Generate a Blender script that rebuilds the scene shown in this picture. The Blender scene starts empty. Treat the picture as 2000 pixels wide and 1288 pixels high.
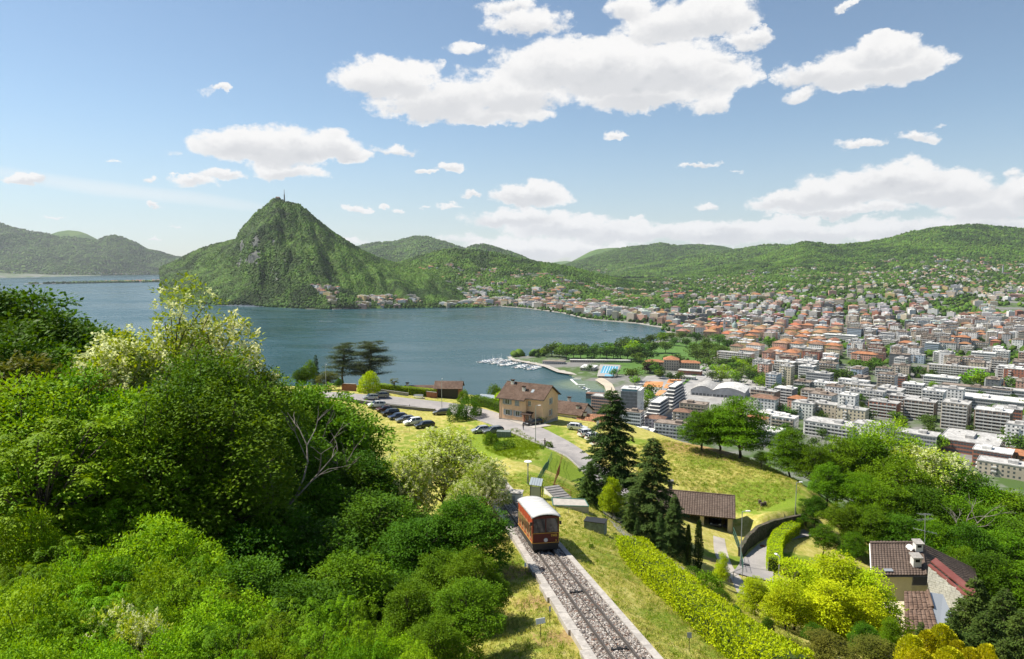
import bpy, math, random
import numpy as np
from mathutils import Vector, Matrix
R=math.radians
scene=bpy.context.scene
COL=scene.collection
rng=np.random.default_rng(7)
random.seed(7)
# camera
CAMZ=155.0
PITCH=R(5.5)
F=1333.0
cam_d=bpy.data.cameras.new('camera')
cam_d.sensor_width=36.0
cam_d.lens=36.0*F/2000.0
cam_d.clip_start=0.5
cam_d.clip_end=60000
cam=bpy.data.objects.new('camera', cam_d)
COL.objects.link(cam)
cam.location=(0, 0, CAMZ)
cam.rotation_euler=(R(90)-PITCH, 0, 0)
scene.camera=cam
# sun, sky, exposure
SUN_AZ, SUN_EL=R(-70), R(52)
sun_dir=Vector((math.sin(SUN_AZ)*math.cos(SUN_EL), math.cos(SUN_AZ)*math.cos(SUN_EL), math.sin(SUN_EL)))
sd=bpy.data.lights.new('sun', 'SUN')
sd.energy=5.0
sd.angle=R(0.53)
sd.color=(1.0, 0.94, 0.84)
sun=bpy.data.objects.new('sun', sd)
COL.objects.link(sun)
sun.rotation_euler=(-sun_dir).to_track_quat('-Z', 'Y').to_euler()
sun.location=(-60, 40, 260)
scene.view_settings.view_transform='Standard'
scene.view_settings.look='None'
scene.view_settings.gamma=1.0
scene.view_settings.exposure=0.74
scene.view_settings.use_curve_mapping=False
SKY_STRENGTH=0.075
class NT:
 """tiny expression helper over a node tree"""
 def __init__(s, tree):s.t=tree
 def n(s, kind, **kw):
  nd=s.t.nodes.new(kind)
  for k, v in kw.items():setattr(nd, k, v)
  return nd
 def put(s, sock, v):
  if isinstance(v, bpy.types.NodeSocket):s.t.links.new(v, sock)
  elif v is not None:sock.default_value=v
 def m(s, op, a, b=None, c=None, clamp=False):
  nd=s.n('ShaderNodeMath', operation=op, use_clamp=clamp)
  s.put(nd.inputs[0], a)
  if b is not None:s.put(nd.inputs[1], b)
  if c is not None:s.put(nd.inputs[2], c)
  return nd.outputs[0]
 def ramp(s, x, a, b, c=0.0, d=1.0, smooth=True):
  nd=s.n('ShaderNodeMapRange', interpolation_type='SMOOTHSTEP' if smooth else 'LINEAR')
  s.put(nd.inputs[0], x)
  for i, v in enumerate((a, b, c, d)):s.put(nd.inputs[i+1], v)
  return nd.outputs[0]
 def xyz(s, x, y, z):
  nd=s.n('ShaderNodeCombineXYZ')
  for i, v in enumerate((x, y, z)):s.put(nd.inputs[i], v)
  return nd.outputs[0]
 def sep(s, v):
  nd=s.n('ShaderNodeSeparateXYZ');s.put(nd.inputs[0], v);return nd.outputs
 def noise(s, vec, scale, detail=4, rough=0.55, dist=0.0, lac=2.0):
  nd=s.n('ShaderNodeTexNoise')
  s.put(nd.inputs['Vector'], vec)
  nd.inputs['Scale'].default_value=scale
  nd.inputs['Detail'].default_value=detail
  nd.inputs['Roughness'].default_value=rough
  nd.inputs['Distortion'].default_value=dist
  nd.inputs['Lacunarity'].default_value=lac
  return nd.outputs[0]
 def mix(s, f, a, b, blend='MIX'):
  nd=s.n('ShaderNodeMix', data_type='RGBA', blend_type=blend)
  s.put(nd.inputs[0], f)
  s.put(nd.inputs[6], (*a, 1)if isinstance(a, tuple)and len(a)==3 else a)
  s.put(nd.inputs[7], (*b, 1)if isinstance(b, tuple)and len(b)==3 else b)
  return nd.outputs[2]
 def vscale(s, v, k):
  nd=s.n('ShaderNodeVectorMath', operation='MULTIPLY');s.put(nd.inputs[0], v);nd.inputs[1].default_value=k;return nd.outputs[0]
def ray(px, py):
 """direction through a photo pixel, per metre of world Y: (dx, dz)"""
 cy=(644-py)/F
 Y=math.cos(PITCH)+cy*math.sin(PITCH)
 return(px-1000)/F/Y, (-math.sin(PITCH)+cy*math.cos(PITCH))/Y
def PY(px, py, y):
 dx, dz=ray(px, py)
 return Vector((dx*y, y, CAMZ+dz*y))
def PZ(px, py, z):
 dx, dz=ray(px, py)
 y=(z-CAMZ)/dz
 return Vector((dx*y, y, z))
def pxy(x, y, z):
 """photo pixel of a world point"""
 zr=z-CAMZ
 d=y*math.cos(PITCH)-zr*math.sin(PITCH)
 u=y*math.sin(PITCH)+zr*math.cos(PITCH)
 return 1000+F*x/d, 644-F*u/d
W=bpy.data.worlds.new('World')
scene.world=W
W.use_nodes=True
wt=W.node_tree
wt.nodes.clear()
q=NT(wt)
sky=q.n('ShaderNodeTexSky', sky_type='NISHITA')
sky.sun_disc=False
sky.sun_elevation=SUN_EL
sky.sun_rotation=SUN_AZ
sky.altitude=400
sky.air_density=1.0
sky.dust_density=0.2
sky.ozone_density=1.6
geo=q.n('ShaderNodeTexCoord').outputs['Generated']
sx, sy, sz=q.sep(geo)
az=q.m('ARCTAN2', sx, sy)
el=q.m('ARCSINE', sz)
azw=q.m('WRAP', az, R(48), R(-48))
p_=q.xyz(azw, el, 0.0)
CL=[(760, 160, 130, 58, 1), (860, 200, 170, 60, 1), (990, 185, 160, 66, 1), (930, 225, 110, 30, .9), (1000, 225, 110, 34, .9), (1090, 130, 150, 66, 1), (1190, 140, 170, 80, 1.1), (1300, 140, 160, 72, 1.1), (1390, 155, 110, 55, 1), (1250, 190, 170, 45, 1), (1385, 200, 55, 35, .8), (1030, 45, 95, 42, .85), (1000, 12, 85, 22, .7), (1080, 45, 50, 26, .6), (905, 98, 55, 20, .6), (1300, 50, 120, 60, 1), (1385, 35, 120, 60, 1), (1460, 80, 55, 28, .8), (1230, 15, 65, 40, .8), (1420, 108, 50, 18, .6), (1680, 140, 150, 60, 1.05), (1725, 105, 100, 45, 1), (1775, 125, 90, 45, 1), (1575, 145, 80, 34, .9), (1565, 185, 38, 26, .8), (1820, 125, 60, 26, .7), (1650, 15, 26, 11, .7), (430, 175, 30, 13, .75), (400, 180, 30, 8, .4), (1200, 265, 28, 12, .7), (460, 285, 110, 48, 1), (550, 290, 130, 58, 1.05), (640, 290, 90, 45, 1), (680, 305, 60, 24, .9), (560, 335, 95, 28, .9), (430, 345, 52, 17, .8), (378, 358, 62, 20, .8), (345, 303, 24, 14, .6), (768, 297, 66, 17, .85), (875, 329, 35, 14, .85), (832, 337, 24, 7, .7), (50, 348, 50, 18, .95), (283, 348, 24, 7, .7), (305, 409, 34, 9, .85), (697, 410, 42, 11, .85), (1035, 385, 98, 36, 1.05), (880, 402, 30, 10, .75), (925, 380, 24, 9, .75), (785, 412, 12, 8, .6), (115, 420, 34, 6, .6), (225, 315, 16, 6, .5), (835, 406, 14, 6, .6), (308, 463, 20, 5, .7), (340, 442, 16, 4, .55), (758, 406, 14, 6, .6), (1000, 430, 120, 28, 1), (1100, 445, 150, 34, 1), (1060, 490, 200, 40, .95), (1230, 455, 180, 34, 1), (1400, 455, 190, 34, 1), (1560, 455, 180, 32, .95), (1730, 450, 160, 30, .9), (1380, 405, 26, 10, .7), (900, 468, 70, 22, .7), (690, 470, 34, 8, .6), (1560, 395, 130, 34, 1), (1660, 375, 150, 50, 1.05), (1750, 355, 130, 50, 1.1), (1840, 375, 160, 48, 1.05), (1940, 400, 140, 55, 1.05), (1640, 415, 180, 18, .9), (1900, 440, 180, 30, .95), (2040, 380, 120, 60, 1), (1690, 275, 80, 14, .7), (1795, 272, 48, 18, .8), (1832, 247, 24, 8, .55), (1362, 325, 55, 9, .75), (1440, 332, 18, 5, .5), (1990, 340, 26, 16, .6), (-60, 400, 60, 10, .5), (-160, 250, 90, 30, .8), (2160, 180, 90, 30, .8), ]
def skyel(px, py):
 dx, dz=ray(px, py)
 return math.atan(dx), math.atan(dz/math.hypot(1, dx))
field=low=None
w1=q.noise(q.xyz(azw, q.m('MULTIPLY', el, 1.35), 1.7), 17, 8, 0.68)
w2=q.noise(q.xyz(azw, q.m('MULTIPLY', el, 1.35), 8.3), 17, 8, 0.68)
wx=q.m('MULTIPLY_ADD', q.m('SUBTRACT', w1, 0.5), 0.062, azw)
wy=q.m('MULTIPLY_ADD', q.m('SUBTRACT', w2, 0.5), 0.046, el)
for cx, cy, a, b, wgt in CL:
 ca, ce=skyel(cx, cy)
 sa=a/F*math.cos(ca)**2
 sb=b/F*math.cos(ca)*math.cos(ce)
 u=q.m('MULTIPLY', q.m('SUBTRACT', wx, ca), 1/sa)
 v=q.m('MULTIPLY', q.m('SUBTRACT', wy, ce), 1/sb)
 vb=q.m('MINIMUM', v, q.m('MULTIPLY', v, 1.35))
 r2=q.m('MULTIPLY_ADD', u, u, q.m('MULTIPLY', vb, vb))
 f=q.m('MULTIPLY', q.m('SUBTRACT', 1.0, r2, clamp=True), wgt)
 fl=q.m('MULTIPLY', f, q.m('MULTIPLY_ADD', v, -.75, .35, clamp=True))
 field=f if field is None else q.m('MAXIMUM', field, f)
 low=fl if low is None else q.m('MAXIMUM', low, fl)
cv=q.xyz(azw, q.m('MULTIPLY', el, 1.5), 0.4)
n1=q.noise(cv, 24, 11, 0.64)
n1b=q.noise(q.xyz(q.m('ADD', azw, -0.012), q.m('MULTIPLY_ADD', el, 1.5, 0.022), 0.4), 22, 5, 0.55)
n1s=q.noise(cv, 22, 5, 0.55)
n0=q.noise(cv, 9, 3, 0.5)
dens=q.m('MULTIPLY_ADD', q.m('MULTIPLY', q.m('SUBTRACT', n1, 0.5), q.ramp(field, 0.0, 0.22)), 3.1, q.m('MULTIPLY', field, 1.7))
dens=q.m('SUBTRACT', dens, 0.46)
alpha=q.ramp(dens, -0.14, 0.58)
ca, ce=skyel(250, 372)
cu=q.m('MULTIPLY', q.m('SUBTRACT', azw, ca), 1/0.22)
cvv=q.m('MULTIPLY', q.m('SUBTRACT', q.m('MULTIPLY_ADD', azw, 0.10, q.m('MULTIPLY_ADD', q.m('SUBTRACT', n0, .5), .012, el)), ce+0.10*ca), 1/0.011)
cir=q.m('SUBTRACT', 1.0, q.m('MULTIPLY_ADD', cu, cu, q.m('MULTIPLY', cvv, cvv)), clamp=True)
cir=q.m('MULTIPLY', cir, 0.42)
ha=q.ramp(el, R(-1), R(12), 0.45, 0.0)
alpha=q.m('MAXIMUM', alpha, cir)
occ=q.m('SUBTRACT', n1b, n1s)
shade=q.ramp(occ, -0.08, 0.13, 0.0, 1.0)
thick=q.ramp(dens, 0.5, 2.4)
belly=q.m('MULTIPLY', q.ramp(q.m('MULTIPLY_ADD', q.m('SUBTRACT', n1s, .5), .55, low), .10, .50), q.ramp(field, .22, .5))
sh=q.m('ADD', q.m('MULTIPLY', belly, .62), q.m('MULTIPLY', q.m('MULTIPLY', shade, .40), thick), clamp=True)
ccol=q.mix(sh, (1.0, 0.99, 0.98), (0.60, 0.62, 0.66))
bg_s=q.n('ShaderNodeBackground');bg_s.inputs[1].default_value=SKY_STRENGTH
hsv=q.n('ShaderNodeHueSaturation');hsv.inputs['Saturation'].default_value=.92;q.put(hsv.inputs['Color'], sky.outputs[0])
q.put(bg_s.inputs[0], q.mix(1.0, hsv.outputs[0], (.90, .985, 1.0), 'MULTIPLY'))
bg_h=q.n('ShaderNodeBackground');bg_h.inputs[0].default_value=(0.60, 0.65, 0.75, 1);bg_h.inputs[1].default_value=0.52
bg_c=q.n('ShaderNodeBackground');q.put(bg_c.inputs[0], ccol);bg_c.inputs[1].default_value=0.585
mx0=q.n('ShaderNodeMixShader');q.put(mx0.inputs[0], ha);wt.links.new(bg_s.outputs[0], mx0.inputs[1]);wt.links.new(bg_h.outputs[0], mx0.inputs[2])
mx1=q.n('ShaderNodeMixShader');q.put(mx1.inputs[0], alpha);wt.links.new(mx0.outputs[0], mx1.inputs[1]);wt.links.new(bg_c.outputs[0], mx1.inputs[2])
wo=q.n('ShaderNodeOutputWorld');wt.links.new(mx1.outputs[0], wo.inputs[0])
W.cycles.sampling_method='MANUAL'
W.cycles.sample_map_resolution=512
scene.cycles.use_denoising=True
scene.cycles.max_bounces=6
scene.cycles.diffuse_bounces=2
scene.cycles.glossy_bounces=2
scene.cycles.transmission_bounces=3
scene.cycles.transparent_max_bounces=4
scene.cycles.volume_bounces=0
scene.cycles.caustics_reflective=False
scene.cycles.caustics_refractive=False
# helpers
def tag(o, label=None, cat=None, group=None, kind=None):
 if label:o['label']=label
 if cat:o['category']=cat
 if group:o['group']=group
 if kind:o['kind']=kind
 return o
def link(name, me, parent=None):
 o=bpy.data.objects.new(name, me)
 COL.objects.link(o)
 if parent:o.parent=parent
 return o
def thing(name, label, cat, loc=(0, 0, 0), rz=0.0, group=None):
 o=link(name, None)
 o.empty_display_size=0.3
 o.location=loc
 o.rotation_euler=(0, 0, rz)
 return tag(o, label, cat, group)
def copy_tree(o, parent=None):
 c=o.copy();COL.objects.link(c)
 if parent:c.parent=parent
 for ch in o.children:copy_tree(ch, c)
 return c
def np_mesh(name, V, faces, mats=(), smooth=False, uv=None, col=None, mi=None):
 """V (n,3); faces: list of arrays (m,3) or (m,4)"""
 me=bpy.data.meshes.new(name)
 V=np.asarray(V, dtype=np.float32)
 if not isinstance(faces, (list, tuple)):faces=[faces]
 faces=[np.asarray(f, dtype=np.int32)for f in faces if len(f)]
 me.vertices.add(len(V));me.vertices.foreach_set('co', V.ravel())
 lt=np.concatenate([np.full(len(f), f.shape[1], np.int32)for f in faces])
 lv=np.concatenate([f.ravel()for f in faces])
 me.loops.add(len(lv));me.loops.foreach_set('vertex_index', lv)
 me.polygons.add(len(lt))
 me.polygons.foreach_set('loop_start', np.concatenate([[0], np.cumsum(lt)[:-1]]).astype(np.int32))
 if smooth:me.polygons.foreach_set('use_smooth', np.ones(len(lt), bool))
 if mi is not None:me.polygons.foreach_set('material_index', np.asarray(mi, np.int32))
 for m in(mats if isinstance(mats, (list, tuple))else[mats]):me.materials.append(m)
 me.update(calc_edges=True)
 if uv is not None:
  l=me.uv_layers.new(name='UVMap');l.data.foreach_set('uv', np.asarray(uv, np.float32).ravel())
 if col is not None:
  a=me.color_attributes.new('tint', 'FLOAT_COLOR', 'CORNER');a.data.foreach_set('color', np.asarray(col, np.float32).ravel())
 return me
class MB:
 """collects shapes for ONE mesh"""
 def __init__(s):s.v=[];s.f=[];s.mi=[];s.k=0;s.M=None
 def add(s, vs, fs):
  o=len(s.v)
  if s.M is not None:vs=[s.M@Vector(p)for p in vs]
  s.v+=[tuple(p)for p in vs]
  s.f+=[tuple(i+o for i in f)for f in fs]
  s.mi+=[s.k]*len(fs)
  return s
 def hexa(s, b, t):
  """eight corners: bottom ring b, top ring t (counter clockwise)"""
  return s.add(list(b)+list(t), [(3, 2, 1, 0), (4, 5, 6, 7), (0, 1, 5, 4), (1, 2, 6, 5), (2, 3, 7, 6), (3, 0, 4, 7)])
 def box(s, x0, x1, y0, y1, z0, z1):
  return s.hexa([(x0, y0, z0), (x1, y0, z0), (x1, y1, z0), (x0, y1, z0)], [(x0, y0, z1), (x1, y0, z1), (x1, y1, z1), (x0, y1, z1)])
 def quad(s, a, b, c, d):return s.add([a, b, c, d], [(0, 1, 2, 3)])
 def prism(s, ring, z0, z1, cap=True):
  n=len(ring)
  vs=[(x, y, z0)for x, y in ring]+[(x, y, z1)for x, y in ring]
  fs=[(i, (i+1)%n, n+(i+1)%n, n+i)for i in range(n)]
  if cap:fs+=[tuple(range(n))[::-1], tuple(range(n, 2*n))]
  return s.add(vs, fs)
 def tube(s, pts, rad, n=6, cap=True):
  pts=[Vector(p)for p in pts]
  rad=rad if isinstance(rad, (list, tuple))else[rad]*len(pts)
  vs=[]
  for i, p in enumerate(pts):
   d=(pts[min(i+1, len(pts)-1)]-pts[max(i-1, 0)])
   d=d.normalized()if d.length>1e-9 else Vector((0, 0, 1))
   a=d.cross(Vector((0, 0, 1))if abs(d.z)<.95 else Vector((1, 0, 0))).normalized()
   b=d.cross(a)
   vs+=[p+(a*math.cos(2*math.pi*k/n)+b*math.sin(2*math.pi*k/n))*rad[i]for k in range(n)]
  fs=[]
  for i in range(len(pts)-1):
   for k in range(n):
    fs.append((i*n+k, i*n+(k+1)%n, (i+1)*n+(k+1)%n, (i+1)*n+k))
  if cap:fs+=[tuple(range(n))[::-1], tuple((len(pts)-1)*n+k for k in range(n))]
  return s.add(vs, fs)
 def lathe(s, prof, n=12, c=(0, 0, 0)):
  vs=[(c[0]+r*math.cos(2*math.pi*k/n), c[1]+r*math.sin(2*math.pi*k/n), c[2]+z)for r, z in prof for k in range(n)]
  fs=[(i*n+k, i*n+(k+1)%n, (i+1)*n+(k+1)%n, (i+1)*n+k)for i in range(len(prof)-1)for k in range(n)]
  return s.add(vs, fs)
 def mesh(s, name, mat, smooth=False):
  me=bpy.data.meshes.new(name)
  me.from_pydata(s.v, [], s.f)
  ms=mat if isinstance(mat, (list, tuple))else[mat]
  for m in ms:me.materials.append(m)
  if len(ms)>1:me.polygons.foreach_set('material_index', s.mi)
  if smooth:me.polygons.foreach_set('use_smooth', [True]*len(me.polygons))
  me.update()
  return me
 def build(s, name, mat, parent=None, smooth=False):
  return link(name, s.mesh(name, mat, smooth), parent)
def bevel(o, w=0.02, seg=1):
 m=o.modifiers.new('bevel', 'BEVEL');m.width=w;m.segments=seg;m.limit_method='ANGLE'
 return o
def frame(loc, rz):return Matrix.Translation(Vector(loc))@Matrix.Rotation(rz, 4, 'Z')
def _hash(ix, iy, s):
 h=(ix.astype(np.int64)*374761393+iy.astype(np.int64)*668265263+s*982451653)&0x7fffffff
 h=((h^(h>>13))*1274126177)&0x7fffffff
 return((h^(h>>16))&0xffff)/65535.0
def vnoise(x, y, s=0):
 x=np.asarray(x, float);y=np.asarray(y, float)
 ix=np.floor(x);iy=np.floor(y);fx=x-ix;fy=y-iy
 fx=fx*fx*(3-2*fx);fy=fy*fy*(3-2*fy)
 a=_hash(ix, iy, s);b=_hash(ix+1, iy, s);c=_hash(ix, iy+1, s);d=_hash(ix+1, iy+1, s)
 return(a*(1-fx)+b*fx)*(1-fy)+(c*(1-fx)+d*fx)*fy
def fbm(x, y, o=4, s=0, g=0.5):
 t=0;a=1;n=0
 for i in range(o):
  t=t+a*vnoise(x*2**i, y*2**i, s+i*17);n+=a;a*=g
 return t/n
def inside(poly, x, y):
 x=np.asarray(x);y=np.asarray(y);r=np.zeros(x.shape, bool);n=len(poly)
 for i in range(n):
  x0, y0=poly[i];x1, y1=poly[(i+1)%n]
  if y0==y1:continue
  c=((y0>y)!=(y1>y))&(x<(x1-x0)*(y-y0)/(y1-y0)+x0)
  r^=c
 return r
def segdist(poly, x, y, closed=True):
 x=np.asarray(x, float);y=np.asarray(y, float);d=np.full(x.shape, 1e18);n=len(poly)
 for i in range(n if closed else n-1):
  x0, y0=poly[i][:2];x1, y1=poly[(i+1)%n][:2]
  dx, dy=x1-x0, y1-y0;L=dx*dx+dy*dy+1e-12
  t=np.clip(((x-x0)*dx+(y-y0)*dy)/L, 0, 1)
  d=np.minimum(d, (x-x0-t*dx)**2+(y-y0-t*dy)**2)
 return np.sqrt(d)
def sstep(a, b, x):
 t=np.clip((np.asarray(x, float)-a)/(b-a), 0, 1);return t*t*(3-2*t)
# materials
def mat(name, base=(.5, .5, .5), rough=0.8, metal=0.0, build=None, spec=0.3):
 m=bpy.data.materials.new(name);m.use_nodes=True
 t=m.node_tree;b=t.nodes['Principled BSDF']
 b.inputs['Base Color'].default_value=(*base, 1)
 b.inputs['Roughness'].default_value=rough
 b.inputs['Metallic'].default_value=metal
 b.inputs['Specular IOR Level'].default_value=spec
 if build:build(NT(t), b)
 return m
def speckle(base, amt=0.25, scale=3.0, bump=0.0, bscale=None, second=None, sscale=0.4, samt=.5):
 """worn, uneven colour with grain"""
 def f(q, b):
  co=q.n('ShaderNodeTexCoord').outputs['Object']
  n=q.noise(co, scale, 6, .6)
  n2=q.noise(co, scale*.13, 4, .6)
  lo=tuple(c*(1-amt)for c in base);hi=tuple(min(1, c*(1+amt))for c in base)
  c=q.mix(q.ramp(n, .3, .7), lo, hi)
  c=q.mix(q.m('MULTIPLY', q.ramp(n2, .45, .65), .35), c, tuple(x*.75 for x in base))
  if second:
   n3=q.noise(co, sscale, 5, .65)
   c=q.mix(q.m('MULTIPLY', q.ramp(n3, .45, .62), samt), c, second)
  q.put(b.inputs['Base Color'], c)
  if bump:
   bp=q.n('ShaderNodeBump');bp.inputs['Strength'].default_value=bump;bp.inputs['Distance'].default_value=0.05
   q.put(bp.inputs['Height'], q.noise(co, bscale or scale*2, 5, .6));q.put(b.inputs['Normal'], bp.outputs[0])
 return f
def smat(name, base, rough=.85, **k):return mat(name, base, rough, build=speckle(base, **k))
M={}
M['concrete']=smat('concrete', (.36, .34, .31), scale=4, bump=.3, second=(.2, .19, .17), sscale=1.2, samt=.4)
M['concrete_dark']=smat('concrete_dark', (.2, .19, .18), scale=3, bump=.2)
M['hedge_core']=mat('hedge_core', (.035, .06, .008), .95)
M['asphalt']=smat('asphalt', (.33, .305, .29), .95, amt=.12, scale=6, second=(.22, .21, .205), sscale=.12, samt=.6)
M['plaster_peach']=smat('plaster_peach', (.74, .495, .31), amt=.07, scale=1.5, second=(.56, .35, .20), sscale=.35, samt=.35)
M['plaster_cream']=smat('plaster_cream', (.55, .47, .33), amt=.07, scale=1.5)
M['plaster_white']=smat('plaster_white', (.66, .64, .60), amt=.07, scale=1.5)
M['brick']=smat('brick_red', (.36, .15, .09), scale=5, amt=.35)
M['tile_brown']=smat('tile_brown', (.135, .085, .060), .8, amt=.35, scale=2.2, second=(.20, .135, .10), sscale=.7, samt=.6)
M['tile_dark']=smat('tile_dark', (.115, .082, .064), .8, amt=.25, scale=2.5, second=(.16, .12, .095), sscale=.5, samt=.5)
M['tile_terra']=smat('tile_terra', (.36, .17, .09), .85, amt=.5, scale=2.6, second=(.20, .12, .08), sscale=1.3, samt=.7)
M['wood_dark']=smat('wood_dark', (.055, .035, .025), amt=.3, scale=3)
M['wood']=smat('wood', (.25, .15, .08), amt=.3, scale=5)
M['metal_grey']=mat('metal_grey', (.30, .31, .32), .45, .7)
M['metal_dark']=mat('metal_dark', (.05, .05, .05), .5, .6)
M['galv']=mat('galvanised', (.42, .44, .45), .5, .5)
M['rust']=smat('rusty_paint', (.20, .075, .035), amt=.4, scale=6)
M['green_paint']=smat('green_paint', (.07, .16, .13), amt=.25, scale=5)
M['white_paint']=mat('white_paint', (.75, .75, .73), .5)
M['glass_dark']=mat('glass_dark', (.02, .025, .03), .08, spec=.8)
M['glass_pale']=mat('glass_pale', (.32, .36, .38), .12, spec=.8)
M['rubber']=mat('rubber', (.015, .015, .015), .9)
M['shutter']=smat('shutter_grey', (.30, .33, .34), amt=.1, scale=3)
M['steel_rail']=smat('steel_rail', (.075, .065, .058), .6, amt=.3, scale=6)
M['bark']=smat('bark', (.085, .066, .050), .95, amt=.5, scale=6, bump=.4)
M['bark_pale']=smat('bark_pale', (.20, .175, .15), .95, amt=.45, scale=6)
def leafmat(name, lo, hi, tip=None, trans=.22, rnd=.25, rough=.55, var=.5, wide=0):
 m=bpy.data.materials.new(name);m.use_nodes=True
 t=m.node_tree;q=NT(t);b=t.nodes['Principled BSDF'];out=t.nodes['Material Output']
 co=q.n('ShaderNodeTexCoord').outputs['Object']
 oi=q.n('ShaderNodeObjectInfo').outputs['Random']
 ri=q.n('ShaderNodeNewGeometry').outputs['Random Per Island']
 n=q.noise(co, var, 3, .5)
 f=q.m('ADD', q.m('MULTIPLY', q.ramp(n, .3, .7), .55), q.m('MULTIPLY', ri, .45))
 c=q.mix(f, lo, hi)
 if tip:c=q.mix(q.ramp(ri, .8, .95), c, tip)
 hs=q.n('ShaderNodeHueSaturation')
 q.put(hs.inputs['Hue'], q.m('MULTIPLY_ADD', q.m('SUBTRACT', oi, .5), rnd*.09, .5))
 q.put(hs.inputs['Value'], q.m('MULTIPLY_ADD', q.m('SUBTRACT', q.m('FRACT', q.m('MULTIPLY', oi, 7.3)), .5), rnd*1.6, 1.0))
 if wide:
  wp=q.n('ShaderNodeNewGeometry').outputs['Position'];wn=q.noise(wp, .011, 5, .65);wn2=q.noise(wp, .0022, 3, .5)
  c=q.mix(q.ramp(wn, .42, .60), tuple(x*.42 for x in lo), c)
  c=q.mix(q.m('MULTIPLY', q.ramp(wn2, .45, .65), .4), c, tuple(x*1.4 for x in hi))
 q.put(hs.inputs['Color'], c)
 q.put(b.inputs['Base Color'], hs.outputs[0])
 b.inputs['Roughness'].default_value=rough
 b.inputs['Specular IOR Level'].default_value=.06
 tr=q.n('ShaderNodeBsdfTranslucent')
 br=q.n('ShaderNodeHueSaturation');br.inputs['Saturation'].default_value=1.1;br.inputs['Value'].default_value=1.5;br.inputs['Hue'].default_value=.485
 q.put(br.inputs['Color'], hs.outputs[0]);q.put(tr.inputs[0], br.outputs[0])
 mx=q.n('ShaderNodeMixShader');mx.inputs[0].default_value=trans
 t.links.new(b.outputs[0], mx.inputs[1]);t.links.new(tr.outputs[0], mx.inputs[2]);t.links.new(mx.outputs[0], out.inputs[0])
 return m
M['leaf_dark']=leafmat('leaf_dark', (.030, .085, .004), (.085, .185, .008))
M['leaf_mid']=leafmat('leaf_mid', (.055, .130, .004), (.145, .260, .008))
M['leaf_bright']=leafmat('leaf_bright', (.085, .20, .005), (.25, .41, .008), rnd=.42)
M['leaf_lime']=leafmat('leaf_lime', (.24, .34, .006), (.50, .57, .012), trans=.3)
M['leaf_hedge']=leafmat('leaf_hedge', (.24, .37, .005), (.46, .58, .010), trans=.25)
M['leaf_gold']=leafmat('leaf_gold', (.34, .37, .010), (.82, .74, .04), trans=.25)
M['leaf_fir']=leafmat('leaf_fir', (.034, .068, .018), (.080, .125, .026), trans=.14, rough=.6)
M['leaf_firlight']=leafmat('leaf_firlight', (.045, .085, .018), (.10, .15, .025), trans=.15, rough=.6)
M['leaf_cedar']=leafmat('leaf_cedar', (.050, .075, .030), (.100, .135, .050), trans=.1, rough=.6)
M['leaf_robinia']=leafmat('leaf_robinia', (.20, .29, .015), (.36, .44, .045))
M['leaf_olive']=leafmat('leaf_olive', (.07, .085, .012), (.15, .15, .02))
M['leaf_purple']=leafmat('leaf_purple', (.018, .010, .010), (.045, .022, .018), trans=.15)
M['blossom']=leafmat('blossom', (.54, .57, .27), (.74, .76, .44), trans=.3, rnd=.1)
M['leaf_far']=leafmat('leaf_far', (.045, .100, .012), (.095, .170, .018), trans=.2, rnd=.5)
M['leaf_forest']=leafmat('leaf_forest', (.048, .115, .011), (.080, .150, .014), trans=.05, rnd=.35, wide=1)
# far setting: lake, shore, hills
SHORE_PX=[(-900, 543), (-300, 544), (20, 543), (110, 541), (200, 538.5), (300, 532.5), (352, 531), (356, 548), (345, 560), (352, 574), (400, 585), (430, 592), (520, 597), (600, 604), (650, 605), (700, 603), (800, 600.5), (900, 598), (980, 599), (1040, 604), (1100, 612), (1150, 624), (1200, 628.5), (1250, 633), (1298, 641), (1308, 652), (1292, 664), (1262, 671), (1205, 680), (1150, 687), (1095, 691), (1030, 696.5), (990, 697), (992, 701), (1002, 705.5), (1035, 711), (1062, 716), (1088, 727), (1112, 731), (1128, 742), (1165, 744), (1178, 754), (1183, 768), (1196, 778), (1178, 795), (1150, 808), (1080, 840)]
SHORE=[tuple(PZ(px, py, 0)[:2])for px, py in SHORE_PX]
LAKE=SHORE+[(20, 560), (-120, 480), (-420, 400), (-1200, 380), (-5200, 700)]
def bld_water(q, b):
 co=q.n('ShaderNodeTexCoord').outputs['Object']
 x, y, z=q.sep(co)
 big=q.noise(q.xyz(q.m('MULTIPLY', x, .0011), q.m('MULTIPLY', y, .0026), 3.1), 1.0, 5, .6, 1.2)
 gust=q.noise(q.xyz(q.m('MULTIPLY', x, .006), q.m('MULTIPLY', y, .016), 1.0), 1.0, 5, .65, .8)
 f=q.m('MULTIPLY_ADD', q.ramp(gust, .35, .7), .5, q.m('MULTIPLY', q.ramp(big, .38, .62), .5))
 c=q.mix(f, (.005, .040, .046), (.021, .066, .074))
 sh=PZ(1150, 752, 0)
 d=q.n('ShaderNodeVectorMath', operation='DISTANCE');q.put(d.inputs[0], co);d.inputs[1].default_value=(sh.x, sh.y, 0)
 c=q.mix(q.ramp(d.outputs['Value'], 20, 62, .8, 0), c, (.15, .19, .10))
 q.put(b.inputs['Base Color'], c)
 q.put(b.inputs['Roughness'], q.ramp(f, .0, 1.0, .16, .34))
 b.inputs['Specular IOR Level'].default_value=.13
 wv=q.m('ADD', q.noise(co, .35, 5, .65), q.m('MULTIPLY', q.noise(co, .06, 3, .6), 2.0))
 bp=q.n('ShaderNodeBump');bp.inputs['Strength'].default_value=.32;bp.inputs['Distance'].default_value=.5
 q.put(bp.inputs['Height'], wv);q.put(b.inputs['Normal'], bp.outputs[0])
M['water']=mat('lake_water', rough=.2, build=bld_water)
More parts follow.
